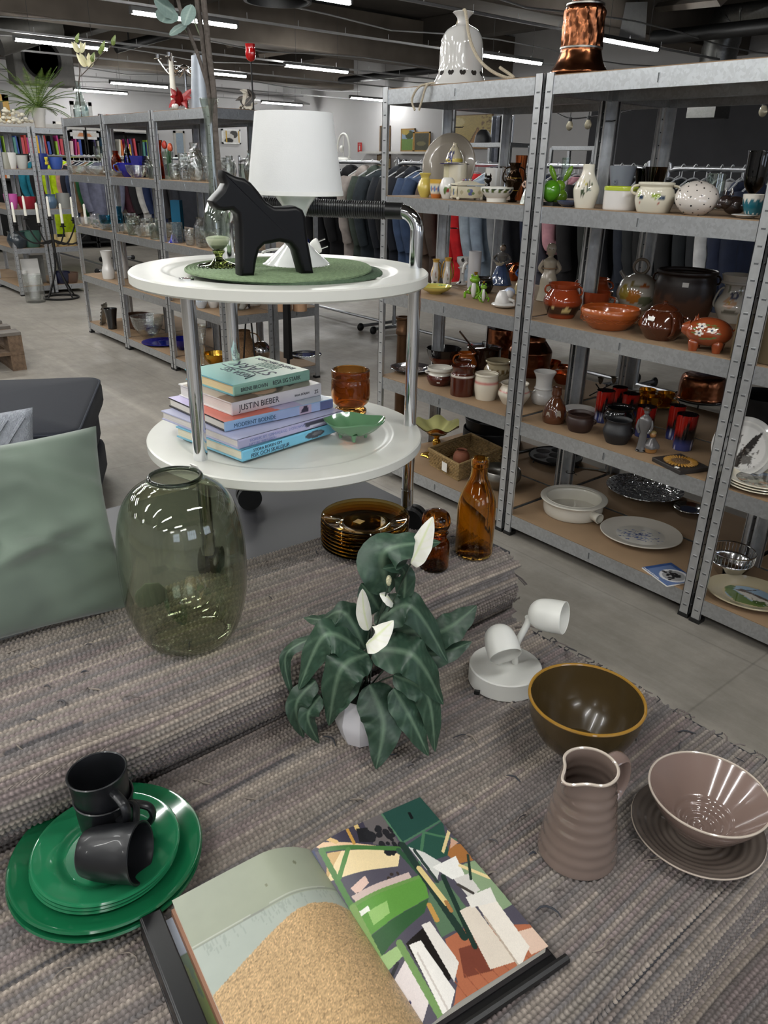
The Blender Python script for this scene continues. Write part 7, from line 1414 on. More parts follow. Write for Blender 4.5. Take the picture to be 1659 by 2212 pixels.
rf = fit(392, 240, 205, 26, z, LY+.06)[0]; rfl = thing('red_poinsettia', 'red cloth poinsettia lying on top of the left shelves', 'flowers', rf)
for k in range(9): a = k*.7; leaf([rf+Vector((0, 0, .03)), rf+Vector((.04*math.cos(a), .04*math.sin(a), .05+.02*(k % 3))), rf+Vector((.08*math.cos(a), .08*math.sin(a), .06*(k % 3)+.01))], .025, 'petal', PET, (130, 14, 18), (160, 24, 26), .2, rfl, rf)
for k in range(3): B().sph((.03*k-.05, -.04, .018), .018, n=8).obj('cotton_ball', WH, rfl)
tu = fit(548, 238, 200, 10, z, LY+.45)[0]; tg = thing('tulip_ornament', 'red glass tulip on a thin dark stalk', 'ornament', tu); th = zline(tu, 543, 134)-z
B().tube([(0, 0, 0), tuple(aty(542, 134, LY+.45)-tu)], .005, 6).obj('stalk', IRON, tg); e = aty(542, 134, LY+.45)-tu; s = depth(tu)/F
B().lathe(spl([(0, 0), (8*s, 4*s), (11*s, 14*s), (10*s, 26*s), (11*s, 33*s)], 4), 14, tuple(e), mod=lambda a, zz, r: 1+.06*math.cos(4*a)).obj('tulip_head', cer('red glass', (176, 16, 18), .1), tg); B().lathe([(0, 0), (.03, 0), (.03, .006), (0, .008)], 16).obj('foot', IRON, tg)
bw_ = fit(528, 236, 196, 40, z, LY+.6)[0]; bwo = thing('ribbon_bow', 'large black and white ribbon bow on the rear left shelves', 'ornament', bw_)
for k in range(8): a = k*.8; leaf([bw_+Vector((0, 0, .06)), bw_+Vector((.08*math.cos(a), .03, .06+.08*math.sin(a))), bw_+Vector((.13*math.cos(a+.4), 0, .06+.11*math.sin(a+.4)))], .03, 'ribbon_loop', PET, (44, 40, 38) if k % 2 else (190, 184, 170), (120, 110, 100), .1, bwo, bw_)
# ---- far left unit and things before it
def fware(name, label, cat, px, pyb, pyt, w, si, prof, m, dx=.08, **k):
    zz = BZ[si]; d = ray(px, pyb); p = CAM+d*((FX-dx)/d.x); p.z = zz; p.y = max(p.y, 2.76); r = w*.5*depth(p)/F; H = (pyb-pyt)*depth(p)/F
    o = spl([(a*r, b*H) for a, b in (PF[prof] if isinstance(prof, str) else prof)], 4); return tag(B().lathe(shell(o, .004), 24).obj(name, m, loc=p), label, cat, k.get('group')), p, r, H
COL_ = lambda n, c, r=.35: cer(n, c, r)
for a in (('white_pot', 'white ridged flower pot on the far left upper shelf, middle one', 'pot', 28, 379, 347, 26, 1, 'cup', WH), ('grey_pot', 'light grey flower pot on the far left upper shelf', 'pot', 52, 380, 353, 26, 1, 'cup', COL_('light grey pot', (176, 176, 172))), ('stone_pot', 'stone coloured pot at the very left edge', 'pot', 4, 379, 348, 24, 1, 'cyl', COL_('stone pot', (150, 148, 136))), ('blue_pot', 'royal blue pot with a yellow paper sunflower', 'pot', 94, 378, 347, 28, 1, 'cup', COL_('royal blue pot', (30, 48, 120))), ('blue_pot', 'mid blue glazed flower pot beside the sunflower pot', 'pot', 124, 378, 354, 30, 1, 'cup', COL_('mid blue pot', (52, 82, 156))),
          ('pink_pot', 'pink plastic flower pot', 'pot', 29, 464, 434, 28, 2, 'cup', COL_('pink pot', (186, 84, 156))), ('red_pot', 'dark red oval planter beside the pink pot', 'pot', 62, 462, 438, 40, 2, 'cup', COL_('crimson pot', (136, 16, 36))), ('blue_jar', 'small slate blue jar behind the candles', 'jar', 113, 462, 434, 26, 2, 'pot', COL_('slate jar', (70, 96, 120))), ('grey_cylinder_pot', 'plain grey cylinder pot behind the candles', 'pot', 141, 462, 433, 28, 2, 'cyl', COL_('mid grey pot', (126, 126, 122))),
          ('round_pot', 'dark slate round bowl pot', 'pot', 34, 541, 508, 42, 3, 'pot', COL_('dark slate pot', (34, 44, 52))), ('green_pot', 'sea green and ochre tapered pot', 'pot', 72, 541, 508, 42, 3, 'cup', COL_('sea green pot', (54, 92, 80))), ('cream_pot', 'small cream flower pot, left of a pair', 'pot', 138, 542, 525, 26, 3, 'cup', COL_('cream pot', (196, 176, 124))), ('cream_pot', 'larger cream flower pot at the shelf end', 'pot', 158, 541, 515, 24, 3, 'cup', COL_('cream pot', (196, 176, 124))), ('cream_pot', 'cream saucerless pot behind the candelabrum stem', 'pot', 117, 542, 518, 20, 3, 'cup', COL_('cream pot', (196, 176, 124))),
          ('brown_blue_pot', 'brown pot with a blue rim on the bottom shelf', 'pot', 155, 615, 594, 34, 4, 'cup', COL_('tan brown pot', (96, 72, 58))), ('navy_bowl', 'navy blue bowl behind the brown pot', 'bowl', 135, 610, 586, 36, 4, 'cup', COL_('navy bowl', (28, 32, 60))), ('white_jug', 'small white jug on the bottom shelf', 'jug', 55, 622, 601, 18, 4, 'vase', WH), ('white_pots', 'stack of small white pots on the bottom shelf', 'pot', 24, 612, 580, 18, 4, 'cup', WH)):
    fware(*a)
o = [x for x in bpy.data.objects if x.name.startswith('blue_pot')][0]; p = o.location; fa = faceang(p)
sun = o
for k in range(12): a = k*PI/6; B().sph((.09*math.cos(fa+.6), .09*math.sin(fa+.6), .09+.03*math.sin(a)), .02, (.3, .5, 1.2), rot=(a, 0, fa+.6), n=8).obj('paper_petal', mat('yellow paper', (206, 190, 60), .7), sun)
d_ = aty(76, 622, 2.86); d_ = atx(76, 622, FX-.06); tag(B().box((0, 0, .15), (.02, .20, .30)).obj('embossed_board', WH, loc=(FX-.1, d_.y, BZ[4]), rot=(0, -.12, 0), smooth=False, bev=.004), 'white embossed panel leaning on the bottom shelf', 'panel'); tag(B().box((0, 0, .16), (.02, .16, .32)).obj('grey_board', COL_('mid grey pot', (126, 126, 122)), loc=(FX-.26, d_.y+.12, BZ[4]), smooth=False), 'grey panel behind the white embossed one', 'panel')
fn = atx(90, 294, FX-.15); fn.z = BZ[0]; fp_ = thing('potted_fern', 'green fern in a white pot on top of the far left unit', 'plant', fn)
s = depth(fn)/F; B().lathe(shell(spl([(10*s, 0), (14*s, 30*s), (15.5*s, 38*s)], 3), .004), 24).obj('pot', WH, fp_)
for k in range(46):
    a = k*2.4; L = random.uniform(.32, .56); e = random.uniform(.15, 1.25); pts = []
    for j in range(8): t_ = j/7; r = L*t_*math.cos(e)**.6; pts.append(Vector((r*math.cos(a), r*math.sin(a), 38*s+L*t_*math.sin(e)*1.1-.35*L*t_*t_*(1.3-e*.5))))
    b = B(); b.tube([tuple(q) for q in pts], .003, 4, col=lin((70, 92, 40)))
    for j in range(1, 30):
        t_ = j/30; q0 = pts[int(t_*7)].lerp(pts[min(int(t_*7)+1, 7)], t_*7 % 1); tn = (pts[min(int(t_*7)+1, 7)]-pts[int(t_*7)]).normalized(); sd_ = tn.cross(Vector((0, 0, 1))).normalized(); w = .062*math.sin(PI*min(1, t_*.85+.12))
        for sg in (-1, 1): b.add([q0, q0+tn*.009, q0+sd_*sg*w+tn*.012+Vector((0, 0, -.006))], [(0, 1, 2)], 0, lin(random.choice([(118, 146, 66), (100, 130, 56), (136, 160, 80)])))
    b.obj('frond', LEAFM, fp_, smooth=False)
hy_ = atx(30, 290, FX-.1); hy_.z = BZ[0]; hyd = thing('white_blossoms', 'bunch of white artificial blossoms on the far left unit', 'flowers', hy_+Vector((0, .08, 0)))
for k in range(46): B().sph((random.gauss(0, .05), random.gauss(-.08, .12), .04+abs(random.gauss(0, .06))), random.uniform(.018, .03), (1, 1, .7), n=7).obj('blossom', PET if False else mat('white blossom', (214, 208, 190), .7), hyd)
# floor candelabrum and glass cylinder
cb0 = at(133, 644, 0); fcl = thing('floor_candelabrum', 'tall black iron candelabrum with seven white candles on the floor', 'candle holder', cb0)
B().tube([(.19*math.cos(k*PI/16), .19*math.sin(k*PI/16), .012) for k in range(32)], .012, 6, closed=True).obj('base_ring', IRON, fcl)
for k in range(4): a = k*PI/2+.4; B().tube(spl([(.19*math.cos(a), .19*math.sin(a), .012), (.04*math.cos(a), .04*math.sin(a), .3), (.015*math.cos(a), .015*math.sin(a), .5)], 4), .010, 6).obj('foot_rod', IRON, fcl)
Hs = zline(cb0, 117, 508); B().tube([(0, 0, .45), (0, 0, Hs+.12)], .016, 8).obj('shaft', IRON, fcl)
ur = Vector((RIGHT.x, RIGHT.y, 0)).normalized()
for k in range(7):
    f_ = (k-3)/3; e = ur*f_*.40; zz = Hs+.16-(.0 if k % 2 else .07)
    if k != 3: B().tube(spl([(0, 0, Hs-.05), tuple(e*.55+Vector((0, 0, Hs-.09))), tuple(e+Vector((0, 0, zz-.06))), tuple(e+Vector((0, 0, zz)))], 5), .009, 6).obj('arm', IRON, fcl)
    B().lathe([(0, 0), (.03, .0), (.035, .01), (.018, .012), (.018, .04), (0, .04)], 12, tuple(e+Vector((0, 0, zz)))).obj('candle_cup', IRON, fcl)
    B().lathe([(.016, 0), (.012, .21), (.003, .22), (0, .22)], 10, tuple(e+Vector((0, 0, zz+.03)))).obj('candle', mat('white wax', (224, 220, 208), .5), fcl)
gc = at(78, 652, 0); tag(B().lathe(shell([(.105, 0), (.105, .30)], .006, .03), 32).obj('glass_cylinder', CLB, loc=gc), 'clear glass cylinder standing on the floor by the far unit', 'vase')
# ================================================================ clothes rails
STE = mat('steel tube', (170, 172, 176), .3, metal=.9); RLY = 5.0
def clothes_rail(x0, x1, y, label, zr_=1.52):
    t = thing('clothes_rail', label, 'clothes rail', (x0, y, 0), 0, 'clothes rails'); L = x1-x0
    B().tube(spl([(0, 0, .12), (0, 0, zr_-.08), (.02, 0, zr_-.015), (.09, 0, zr_)], 5)+[(L-.09, 0, zr_)]+spl([(L-.09, 0, zr_), (L-.02, 0, zr_-.015), (L, 0, zr_-.08), (L, 0, .12)], 5)[1:], .017, 10).obj('rail_frame', STE, t)
    for x in (0, L):
        B().tube([(x, -.26, .05), (x, .26, .05)], .016, 8).obj('foot', STE, t); B().tube([(x, 0, .05), (x, 0, .15)], .02, 8).obj('socket', STE, t)
        for s in (-1, 1): B().sph((x, s*.26, .04), .04, (.6, 1, 1), n=10).obj('caster', RUB, t)
    B().tube([(0, 0, .07), (L, 0, .07)], .014, 8).obj('base_bar', STE, t)
X = lambda px: aty(px, 470, RLY).x
clothes_rail(-14.45, -11.35, 4.4, 'clothes rail with the yellow high-visibility jacket'); clothes_rail(-12.75, -8.9, RLY, 'clothes rail seen through the middle left shelves'); clothes_rail(-8.7, -6.05, RLY, 'clothes rail ending behind the trolley lamp'); clothes_rail(-5.85, -3.25, RLY, 'clothes rail behind the unit with the white bell'); clothes_rail(-3.1, -.9, RLY, 'clothes rail behind the unit with the copper bell'); clothes_rail(-6.8, -2.5, 6.6, 'rear clothes rail in front of the dark wall')
HNG = mat('clear plastic hanger', (206, 208, 210), .3)
ncoat = [0]
def coat(x, y, col, label, L=.8, w=.23, th=.05, puff=0, hood=False, col2=None, zt_=1.42, cat='jacket'):
    t = thing('hanging_'+cat.replace(' ', '_'), label, cat, (x, y, 0), random.uniform(-.14, .14), 'garments on the clothes rails'); sd = random.uniform(0, 9); cc = lin(col); c2 = lin(col2 or col)
    prof = [(.07, .03, 0.03), (.10, .045, .0), (w*.9, th*.8, -.035), (w, th, -.09), (w*.93, th*1.1, -.3), (w*.92, th*1.2, -L*.6), (w*.97, th*1.3, -L)]
    prof = spl([(a, b, c) for a, b, c in prof], 3); n = 22; V = []; C = []
    for i, (a, b_, c) in enumerate(prof):
        k_ = i/len(prof)
        for j in range(n):
            q = 2*PI*j/n; f_ = 1+.10*k_*math.sin(q*5+sd)+.06*k_*math.sin(q*9+sd*2)+(puff*.10*math.sin(c*70)); V.append((b_*math.cos(q)*f_*1.25, a*math.sin(q)*(1+.02*math.sin(c*20+sd)+puff*.02*math.sin(c*70)), zt_+c)); C.append(c2 if (abs(q-PI/2) < .5 and col2) else cc)
    m = len(prof); fs = [(i*n+j, i*n+(j+1) % n, (i+1)*n+(j+1) % n, (i+1)*n+j) for i in range(m-1) for j in range(n)]+[tuple(range(n)), tuple(range((m-1)*n, m*n))]
    B().add(V, fs, 0, C).obj('body', CLOTH, t, ang=70)
    for s in (-1, 1):
        pts = spl([(0, s*w*.80, zt_-.05), (.02, s*(w+.03), zt_-.2), (.03, s*(w+.02), zt_-.42), (.05, s*(w-.02), zt_-min(.62, L*.85))], 5); r_ = [(.062-.018*i/len(pts))*(1+puff*.12*math.sin(i*1.9)) for i in range(len(pts))]
        B().tube(pts, r_, 10, col=cc).obj('sleeve', CLOTH, t, ang=70)
    if hood: B().sph((.05, 0, zt_+.0), .10, (.7, 1.1, .8), n=12, col=cc).obj('hood', CLOTH, t)
    B().tube(spl([(0, -.17, zt_-.02), (0, 0, zt_+.045), (0, .17, zt_-.02)], 5), .006, 6).tube(spl([(0, 0, zt_+.04), (0, 0, zt_+.09), (.0, .022, zt_+.112), (0, .0, zt_+.126), (0, -.02, zt_+.108)], 4), .003, 5).obj('hanger', HNG, t)
GA = [(150, (190, 220, 20), 'bright yellow high-visibility jacket', 1.0, .0), (177, (206, 156, 140), 'pale pink quilted jacket', .62, .6), (189, (30, 32, 44), 'dark navy jacket beside the pale pink one', .8, 0), (200, (52, 66, 96), 'dusty blue jacket beside the beige coat', .7, 0), (209, (160, 128, 96), 'beige coat seen left of the middle shelving post', .8, 0), (219, (28, 96, 52), 'green jacket between the left posts', .8, 0), (229, (110, 112, 132), 'blue and white patterned blouse', .7, 0), (136, (120, 30, 70), 'deep pink jacket beside the yellow one', .7, 0), (122, (26, 24, 26), 'black jacket left of the yellow one', .8, 0), (98, (30, 128, 150), 'turquoise top behind the far left shelves', .6, 0), (270, (206, 200, 190), 'off-white blouse seen through the middle left unit', .7, 0), (280, (96, 44, 74), 'plum blouse seen through the middle left unit', .6, 0), (288, (176, 120, 190), 'lilac cardigan seen through the middle left unit', .6, 0), (299, (176, 40, 66), 'raspberry red jacket in the middle left unit', .5, 0), (310, (70, 30, 42), 'wine red skirt below the raspberry jacket', .8, 0), (258, (30, 28, 30), 'black top behind the middle left post', .8, 0),
      (330, (28, 28, 32), 'black coat behind the near left unit', .8, 0), (343, (196, 194, 190), 'white shirt behind the near left unit', .7, 0), (362, (24, 40, 76), 'dark blue sweater behind the near left unit', .7, 0), (378, (20, 34, 70), 'navy sweater left of the near left unit post', .7, 0), (398, (44, 42, 44), 'charcoal jacket behind the near left unit post', .8, 0), (420, (30, 32, 40), 'dark jacket behind the horse head', .8, 0)]
for px, c, lb, L, pf in GA: coat(aty(px, 480, 4.4 if px < 235 else 5.0).x, 4.4 if px < 235 else 5.0, c, lb, L, puff=pf)
GB = [(668, (24, 24, 28), 'black coat left of the royal blue quilted jacket', .85, 0, 0), (688, (26, 52, 150), 'royal blue quilted jacket behind the lamp foot', .8, 1, 0), (706, (18, 18, 22), 'black coat right of the royal blue jacket', .9, 0, 1), (728, (24, 24, 28), 'long black jacket beside the grey puffer', .9, 0, 0), (752, (20, 20, 24), 'black padded coat next to the grey puffer', .9, .5, 1), (782, (170, 160, 154), 'light grey padded puffer jacket', .85, 1, 1), (803, (66, 76, 68), 'olive grey jacket beside the puffer', .85, 0, 1), (822, (44, 52, 58), 'slate coloured jacket near the rail end', .9, 0, 0)]
for px, c, lb, L, pf, hd in GB: coat(X(px), RLY, c, lb, L, puff=pf, hood=bool(hd), col2=(220, 206, 176) if 'grey padded' in lb else None)
GC = [(852, (32, 36, 44), 'dark anorak left of the white-bell unit post', .9, 0, 1), (868, (22, 22, 26), 'black jacket just inside the white-bell unit', .9, 0, 1), (884, (26, 30, 40), 'dark blue-black jacket beside the denim ones', .9, 0, 1), (905, (62, 80, 110), 'blue denim jacket in the white-bell unit', .85, .2, 0), (922, (56, 74, 104), 'second blue denim jacket beside the brown coat', .85, .2, 0), (948, (92, 74, 62), 'brown coat in the white-bell unit', .95, 0, 0), (974, (70, 56, 48), 'dark brown coat behind the rear post', .9, 0, 0), (1004, (196, 26, 34), 'bright red coat in the white-bell unit', .95, 0, 0), (1024, (206, 30, 36), 'red jacket beside the pale denim jacket', .9, 0, 0), (1050, (160, 172, 184), 'pale denim jacket in the white-bell unit', .9, 0, 0), (1074, (140, 154, 170), 'light blue denim jacket by the rear post', .8, 0, 0), (1112, (130, 132, 136), 'grey sweatshirt left of the middle post', .7, 0, 0), (1140, (44, 44, 50), 'dark sweatshirt behind the middle post', .8, 0, 0)]
for px, c, lb, L, pf, hd in GC: coat(X(px), RLY, c, lb, L, puff=pf, hood=bool(hd))
GD = [(1176, (20, 30, 58), 'dark navy jacket right of the middle post', .7, 0), (1196, (24, 30, 50), 'navy cardigan beside the grey trousers', .6, 0), (1212, (70, 70, 80), 'grey trousers hanging beside the pink shirt', .75, 0), (1238, (206, 150, 160), 'pale pink shirt beside the grey trousers', .5, 0), (1262, (30, 28, 30), 'black skirt beside the pink shirt', .7, 0), (1300, (40, 42, 40), 'dark olive jacket behind the rear post pair', .8, 0), (1328, (26, 26, 28), 'black wool coat, left of the dark group', .85, 0), (1352, (24, 24, 27), 'black coat second in the dark group', .85, 0), (1378, (34, 40, 52), 'blue-black coat behind the ring jug', .85, 0), (1405, (36, 38, 40), 'charcoal quilted coat behind the crock', .85, .8), (1432, (22, 22, 24), 'black coat above the crock', .85, 0), (1458, (28, 32, 36), 'dark grey coat with a pin', .85, 0), (1484, (24, 24, 26), 'black coat right of the crock', .85, 0), (1510, (30, 34, 38), 'dark slate coat beside the white shirt', .85, 0), (1540, (40, 42, 46), 'charcoal coat beside the white shirt', .85, 0), (1562, (214, 214, 214), 'white shirt in the copper-bell unit', .85, 0), (1588, (34, 42, 66), 'navy padded jacket at the right post', .85, 1), (1620, (30, 38, 60), 'navy jacket behind the right post', .85, 0)]
for px, c, lb, L, pf in GD: coat(X(px), RLY, c, lb, L, puff=pf)
for k in range(14): c_ = random.choice([((30, 30, 34), 'black'), ((44, 46, 52), 'charcoal'), ((190, 186, 178), 'off-white'), ((60, 60, 70), 'grey'), ((24, 26, 32), 'blue-black')]); coat(-6.5+k*.28, 6.6, c_[0], '%s garment on the rear rail before the dark wall' % c_[1], .8)
# ================================================================ bookcase, pictures and far things
BC = mat('black bookcase', (16, 16, 17), .6); BX = -15.0
def bcase(y0, y1, label):
    t = thing('bookcase', label, 'bookcase', (BX, y0, 0), 0, 'black bookcases'); W = y1-y0
    for yy in (0, W): B().box((0, yy, .97), (.3, .04, 1.94)).obj('side_panel', BC, t, smooth=False)
    for zz in (.1, .75, 1.15, 1.53): B().box((0, W/2, zz), (.3, W, .03)).obj('shelf', BC, t, smooth=False)
    B().box((-.15, W/2, .97), (.01, W, 1.94)).obj('back_panel', BC, t, smooth=False); B().box((.01, W/2, 1.98), (.36, W+.04, .07)).obj('top_ledge', WH, t, smooth=False)
ya, yb = atx(-60, 320, BX).y, atx(180, 320, BX).y; yc = atx(335, 320, BX).y
bcase(ya, yb, 'black bookcase at the left edge full of books'); bcase(yb+.02, yc, 'black bookcase of books seen through the far left unit')
PALN = ['magenta', 'pale pink', 'blue', 'cream', 'lime green', 'black', 'yellow', 'brick red', 'grey blue', 'orange', 'violet', 'pale grey', 'brown', 'sea green', 'navy', 'coral']
PAL = [(200, 60, 140), (226, 200, 200), (60, 90, 170), (230, 226, 214), (150, 190, 60), (30, 30, 36), (240, 190, 60), (190, 60, 50), (90, 130, 160), (220, 120, 60), (70, 60, 110), (200, 196, 186), (120, 60, 50), (90, 150, 140), (40, 60, 120), (210, 80, 90)]
bmesh_ = {}
nB = 0
for zz in (1.545, 1.165):
    y = ya+.06
    while y < yc-.08:
        if abs(y-yb) < .07: y += .1; continue
        w_b, h_b = random.uniform(.022, .05), random.uniform(.2, .3); c = random.choice(PAL); key = (c, round(w_b*50), round(h_b*20))
        if key not in bmesh_: bmesh_[key] = B().box((0, 0, h_b/2), (.18, w_b, h_b)).mesh('book_%d' % len(bmesh_), mat('book cover %d %d %d' % c, c, .5), False)
        tl_ = random.choice([0, 0, 0, 0, .06, -.08]) if zz > 1.5 else random.choice([0, 0, .05])
        if random.random() < (.93 if zz > 1.5 else .7): o = ob('book', bmesh_[key], None, (BX+.03, y, zz+abs(math.sin(tl_))*w_b*.5), (tl_, 0, 0)); tag(o, '%s book standing in the %s row of the black bookcases' % (PALN[PAL.index(c)], 'upper' if zz > 1.5 else 'second'), 'book', 'books in the black bookcases'); nB += 1
        y += w_b+.004+(.02 if tl_ else 0)
def frame(label, wall, px0, py0, px1, py1, off, fcol, cv, wd=.04, rot=0):
    f_ = (lambda a, b: atx(a, b, off)) if wall == 'x' else (lambda a, b: aty(a, b, off))
    a, b = f_(px0, py0), f_(px1, py1); c = (a+b)/2; W = abs((b-a).y if wall == 'x' else (b-a).x); H = abs((b-a).z)
    t = thing('picture_frame', label, 'picture', (c.x, c.y, c.z-H/2), PI/2 if wall == 'x' else 0, 'framed pictures'); m = mat('frame %d %d %d' % fcol, fcol, .4, metal=.2 if fcol[0] > 120 else 0, var=.15)
    for s in (-1, 1): B().box((s*(W/2-wd/2), 0, H/2), (wd, .03, H)).obj('frame_side', m, t, smooth=False); B().box((0, 0, H/2+s*(H/2-wd/2)), (W, .03, wd)).obj('frame_bar', m, t, smooth=False)
    b_ = B(); sg = 1 if wall == 'x' else -1
    printed(b_, cv, lambda u, v: ((u-.5)*(W-wd)*1, -.012, v*(H-wd)+wd/2)); b_.obj('picture', PRINT, t); return t
def art(bg, *ops):
    c = Canvas(26, 26, bg)
    for k, a in ops: getattr(c, k)(*a)
    return c.noise(.05)
frame('large gilt framed dark painting at the left edge', 'x', -20, 202, 30, 294, BX-.2, (150, 116, 50), art((60, 58, 48), ('ell', (.5, .4, .3, .2, (84, 80, 60))), ('ell', (.3, .7, .2, .2, (40, 40, 36)))), .10)
frame('pale framed print behind the fern', 'x', 46, 258, 70, 292, BX-.2, (196, 190, 176), art((206, 200, 188), ('ell', (.5, .5, .3, .3, (160, 150, 136)))))
frame('light framed print right of the fern pot', 'x', 114, 262, 142, 296, BX-.2, (206, 202, 196), art((212, 208, 198), ('poly', ([(.2, .2), (.8, .2), (.8, .8), (.2, .8)], (170, 164, 150)))))
frame('silver framed print behind the clear bottle vase', 'x', 150, 218, 206, 300, BX-.2, (150, 150, 148), art((196, 200, 202), ('ell', (.5, .5, .2, .3, (150, 160, 166))), ('ell', (.8, .85, .1, .08, (80, 120, 130)))), .06)
frame('red brown framed picture above the far left unit', 'x', 212, 246, 270, 300, BX-.2, (120, 72, 60), art((196, 190, 182)))
frame('white framed print with an orange motif', 'x', 150, 280, 214, 302, BX+.12, (220, 220, 220), art((214, 212, 206), ('poly', ([(.2, .1), (.8, .1), (.7, .7), (.3, .8)], (206, 140, 96)))))
frame('pale blue picture seen through the near left unit', 'x', 374, 282, 402, 340, BX-.26, (180, 176, 168), art((140, 156, 170), ('put', (np.zeros((27, 27), bool), (0, 0, 0)))))
cface = art((206, 204, 200), ('ell', (.65, .7, .22, .3, (60, 58, 56))), ('ell', (.45, .45, .2, .26, (196, 192, 186))), ('ell', (.35, .2, .25, .2, (40, 38, 38))), ('line', ((.2, 0), (.2, 1), .04, (196, 160, 60))), ('line', ((.95, 0), (.95, 1), .03, (190, 150, 50))))
frame('poster with a black and white portrait behind the lamp', 'x', 478, 278, 520, 312, BX-.26, (226, 226, 224), cface, .03)
WY = Y1-.05
struct(B().box((BX-.32, (yc+atx(575, 300, BX).y)/2+.05, 1.15), (.08, atx(575, 300, BX).y-yc, 2.3)).obj('wall_partition', WALL, smooth=False))
frame('narrow framed dark picture left of the white-bell unit', 'y', 821, 272, 842, 329, WY, (116, 88, 56), art((70, 66, 60)))
frame('framed painting of a green field under trees', 'y', 867, 278, 896, 328, WY, (150, 116, 66), art((92, 118, 60), ('put', (np.linspace(0, 1, 27)[:, None]*np.ones((1, 27)) > .55, (120, 140, 160))), ('ell', (.6, .75, .3, .2, (50, 60, 30))), ('ell', (.3, .9, .3, .15, (150, 130, 60)))))
frame('gilt framed dark landscape painting', 'y', 893, 285, 928, 328, WY, (170, 130, 60), art((66, 66, 48), ('ell', (.5, .4, .3, .12, (110, 104, 70)))))
frame('light wooden frame at the upper edge of the white-bell unit', 'y', 961, 252, 976, 300, WY, (150, 110, 60), art((196, 160, 100)))
frame('brown framed print below the picture ledge', 'y', 815, 334, 843, 366, WY, (120, 90, 60), art((150, 130, 96))); frame('cream framed print beside the post below the ledge', 'y', 828, 340, 842, 366, WY-.05, (170, 150, 110), art((196, 186, 160))); frame('small dark framed picture below the ledge', 'y', 859, 345, 878, 362, WY, (60, 40, 30), art((110, 84, 60))); frame('small pale frame below the ledge', 'y', 880, 350, 891, 364, WY, (150, 146, 136), art((170, 166, 156)))
a, b = aty(790, 329, WY), aty(940, 331, WY); struct(B().box(((a.x+b.x)/2, WY-.12, (a.z+b.z)/2), (b.x-a.x, .26, .06)).obj('trim_4', WH, smooth=False))
cs_ = Canvas(50, 40, (186, 164, 96), 1.5); cs_.poly([(.15, 0), (.42, .0), (.3, .5)], (196, 150, 84)); cs_.poly([(.5, 0), (.95, 0), (.72, .62)], (176, 128, 66)); cs_.line((.5, 0), (.72, .62), .012, (110, 80, 46)); cs_.line((.95, 0), (.72, .62), .012, (110, 80, 46)); cs_.speck(26, (120, 90, 50), .03, (.8, .5, 1, 1)); cs_.ell(.2, .8, .25, .15, (206, 190, 130)); cs_.noise(.06)
frame('large unframed sand coloured desert painting', 'y', 961, 250, 1060, 322, WY, (120, 92, 56), cs_, .02)
sg = aty(777, 318, WY); sgn = thing('fire_sign', 'red fire extinguisher sign on the far wall', 'sign', sg); w2 = 7*depth(sg)/F; B().box((0, 0, 0), (w2*2, .01, w2*2.6)).obj('sign_plate', mat('signal red', (190, 30, 26), .5), sgn, smooth=False); B().box((0, -.008, -.02), (w2*.5, .004, w2*1.3)).box((0, -.008, w2*.85), (w2*.9, .004, w2*.2)).obj('symbol', WH, sgn, smooth=False)
sw = aty(742, 322, 10.5); swg = thing('baby_swing', 'white baby swing hanging chair', 'swing', sw); s = depth(sw)/F
B().tube([tuple(Vector((22*s*math.cos(a), 0, 34*s*math.sin(a)-4*s))) for a in [k*PI/14-.4 for k in range(17)]], 2.2*s, 8).obj('arch', WP, swg); B().sph((-2*s, 0, -22*s), 22*s, (1, .7, .34), n=16).obj('seat', WP, swg); B().tube([(0, 0, 26*s), (0, 0, -14*s)], 1.2*s, 6).obj('hanger_rod', WP, swg); B().sph((0, -.05, 0), 5*s, (1, 1, 1.5), n=8).obj('toy', WP, swg)
B().tube([(18*s, 0, -14*s), (26*s, 0, -sw.z)], .015, 6).tube([(-22*s, 0, -14*s), (-26*s, 0, -sw.z)], .015, 6).obj('stand', WP, swg)
# sheer curtains on a rod, and the shelf below them
cu = aty(1085, 280, 10.5); ct2 = thing('curtain_display', 'grey, white and black curtains hanging from a rod', 'curtain', (cu.x, 10.5, 0)); zt2 = aty(1085, 250, 10.5).z; wq = 27*depth(cu)/F
for k, c in enumerate(((120, 124, 136), (176, 180, 192), (34, 34, 38), (150, 154, 166), (120, 124, 134))):
    x0 = -wq+k*2*wq/5; B().grid(lambda u, v, x0=x0: (x0+u*2*wq/5, .05*math.sin(u*PI*5), zt2-v*(zt2-.75)), 24, 4, 0, lin(c)).obj('curtain', CLOTH, ct2)
B().tube([(-wq*1.1, 0, zt2-.02), (wq*1.1, 0, zt2-.02)], .02, 8).obj('rod', STE, ct2)
for k in range(5): B().tube([(-wq*1.05+k*wq*.52, 0, zt2-.02), (-wq*1.05+k*wq*.52, 0, zt2-.06)], .03, 6).obj('ring', STE, ct2)
for s_ in (-1, 1): B().tube([(s_*wq*1.12, 0, 0), (s_*wq*1.12, 0, zt2)], .015, 6).obj('stand', STE, ct2)
def far_shelf(px0, px1, py, y, label):
    a, b = aty(px0, py, y), aty(px1, py, y); t = thing('display_rack', label, 'shelf', (a.x, y, 0), 0, 'distant display racks'); W = b.x-a.x
    for zz in (a.z, a.z*.62, .2): B().box((W/2, .2, zz), (W, .4, .05)).obj('shelf', GALV, t, smooth=False)
    for x in (0, W):
        for yy in (0, .4): B().box((x, yy, a.z/2), (.04, .04, a.z)).obj('post', GALV, t, smooth=False)
    return t, a, W
far_shelf(1014, 1102, 313, 8.2, 'distant metal rack below the curtains'); t, a, W = far_shelf(1192, 1284, 320, 9.5, 'distant dark rack before the charcoal wall')
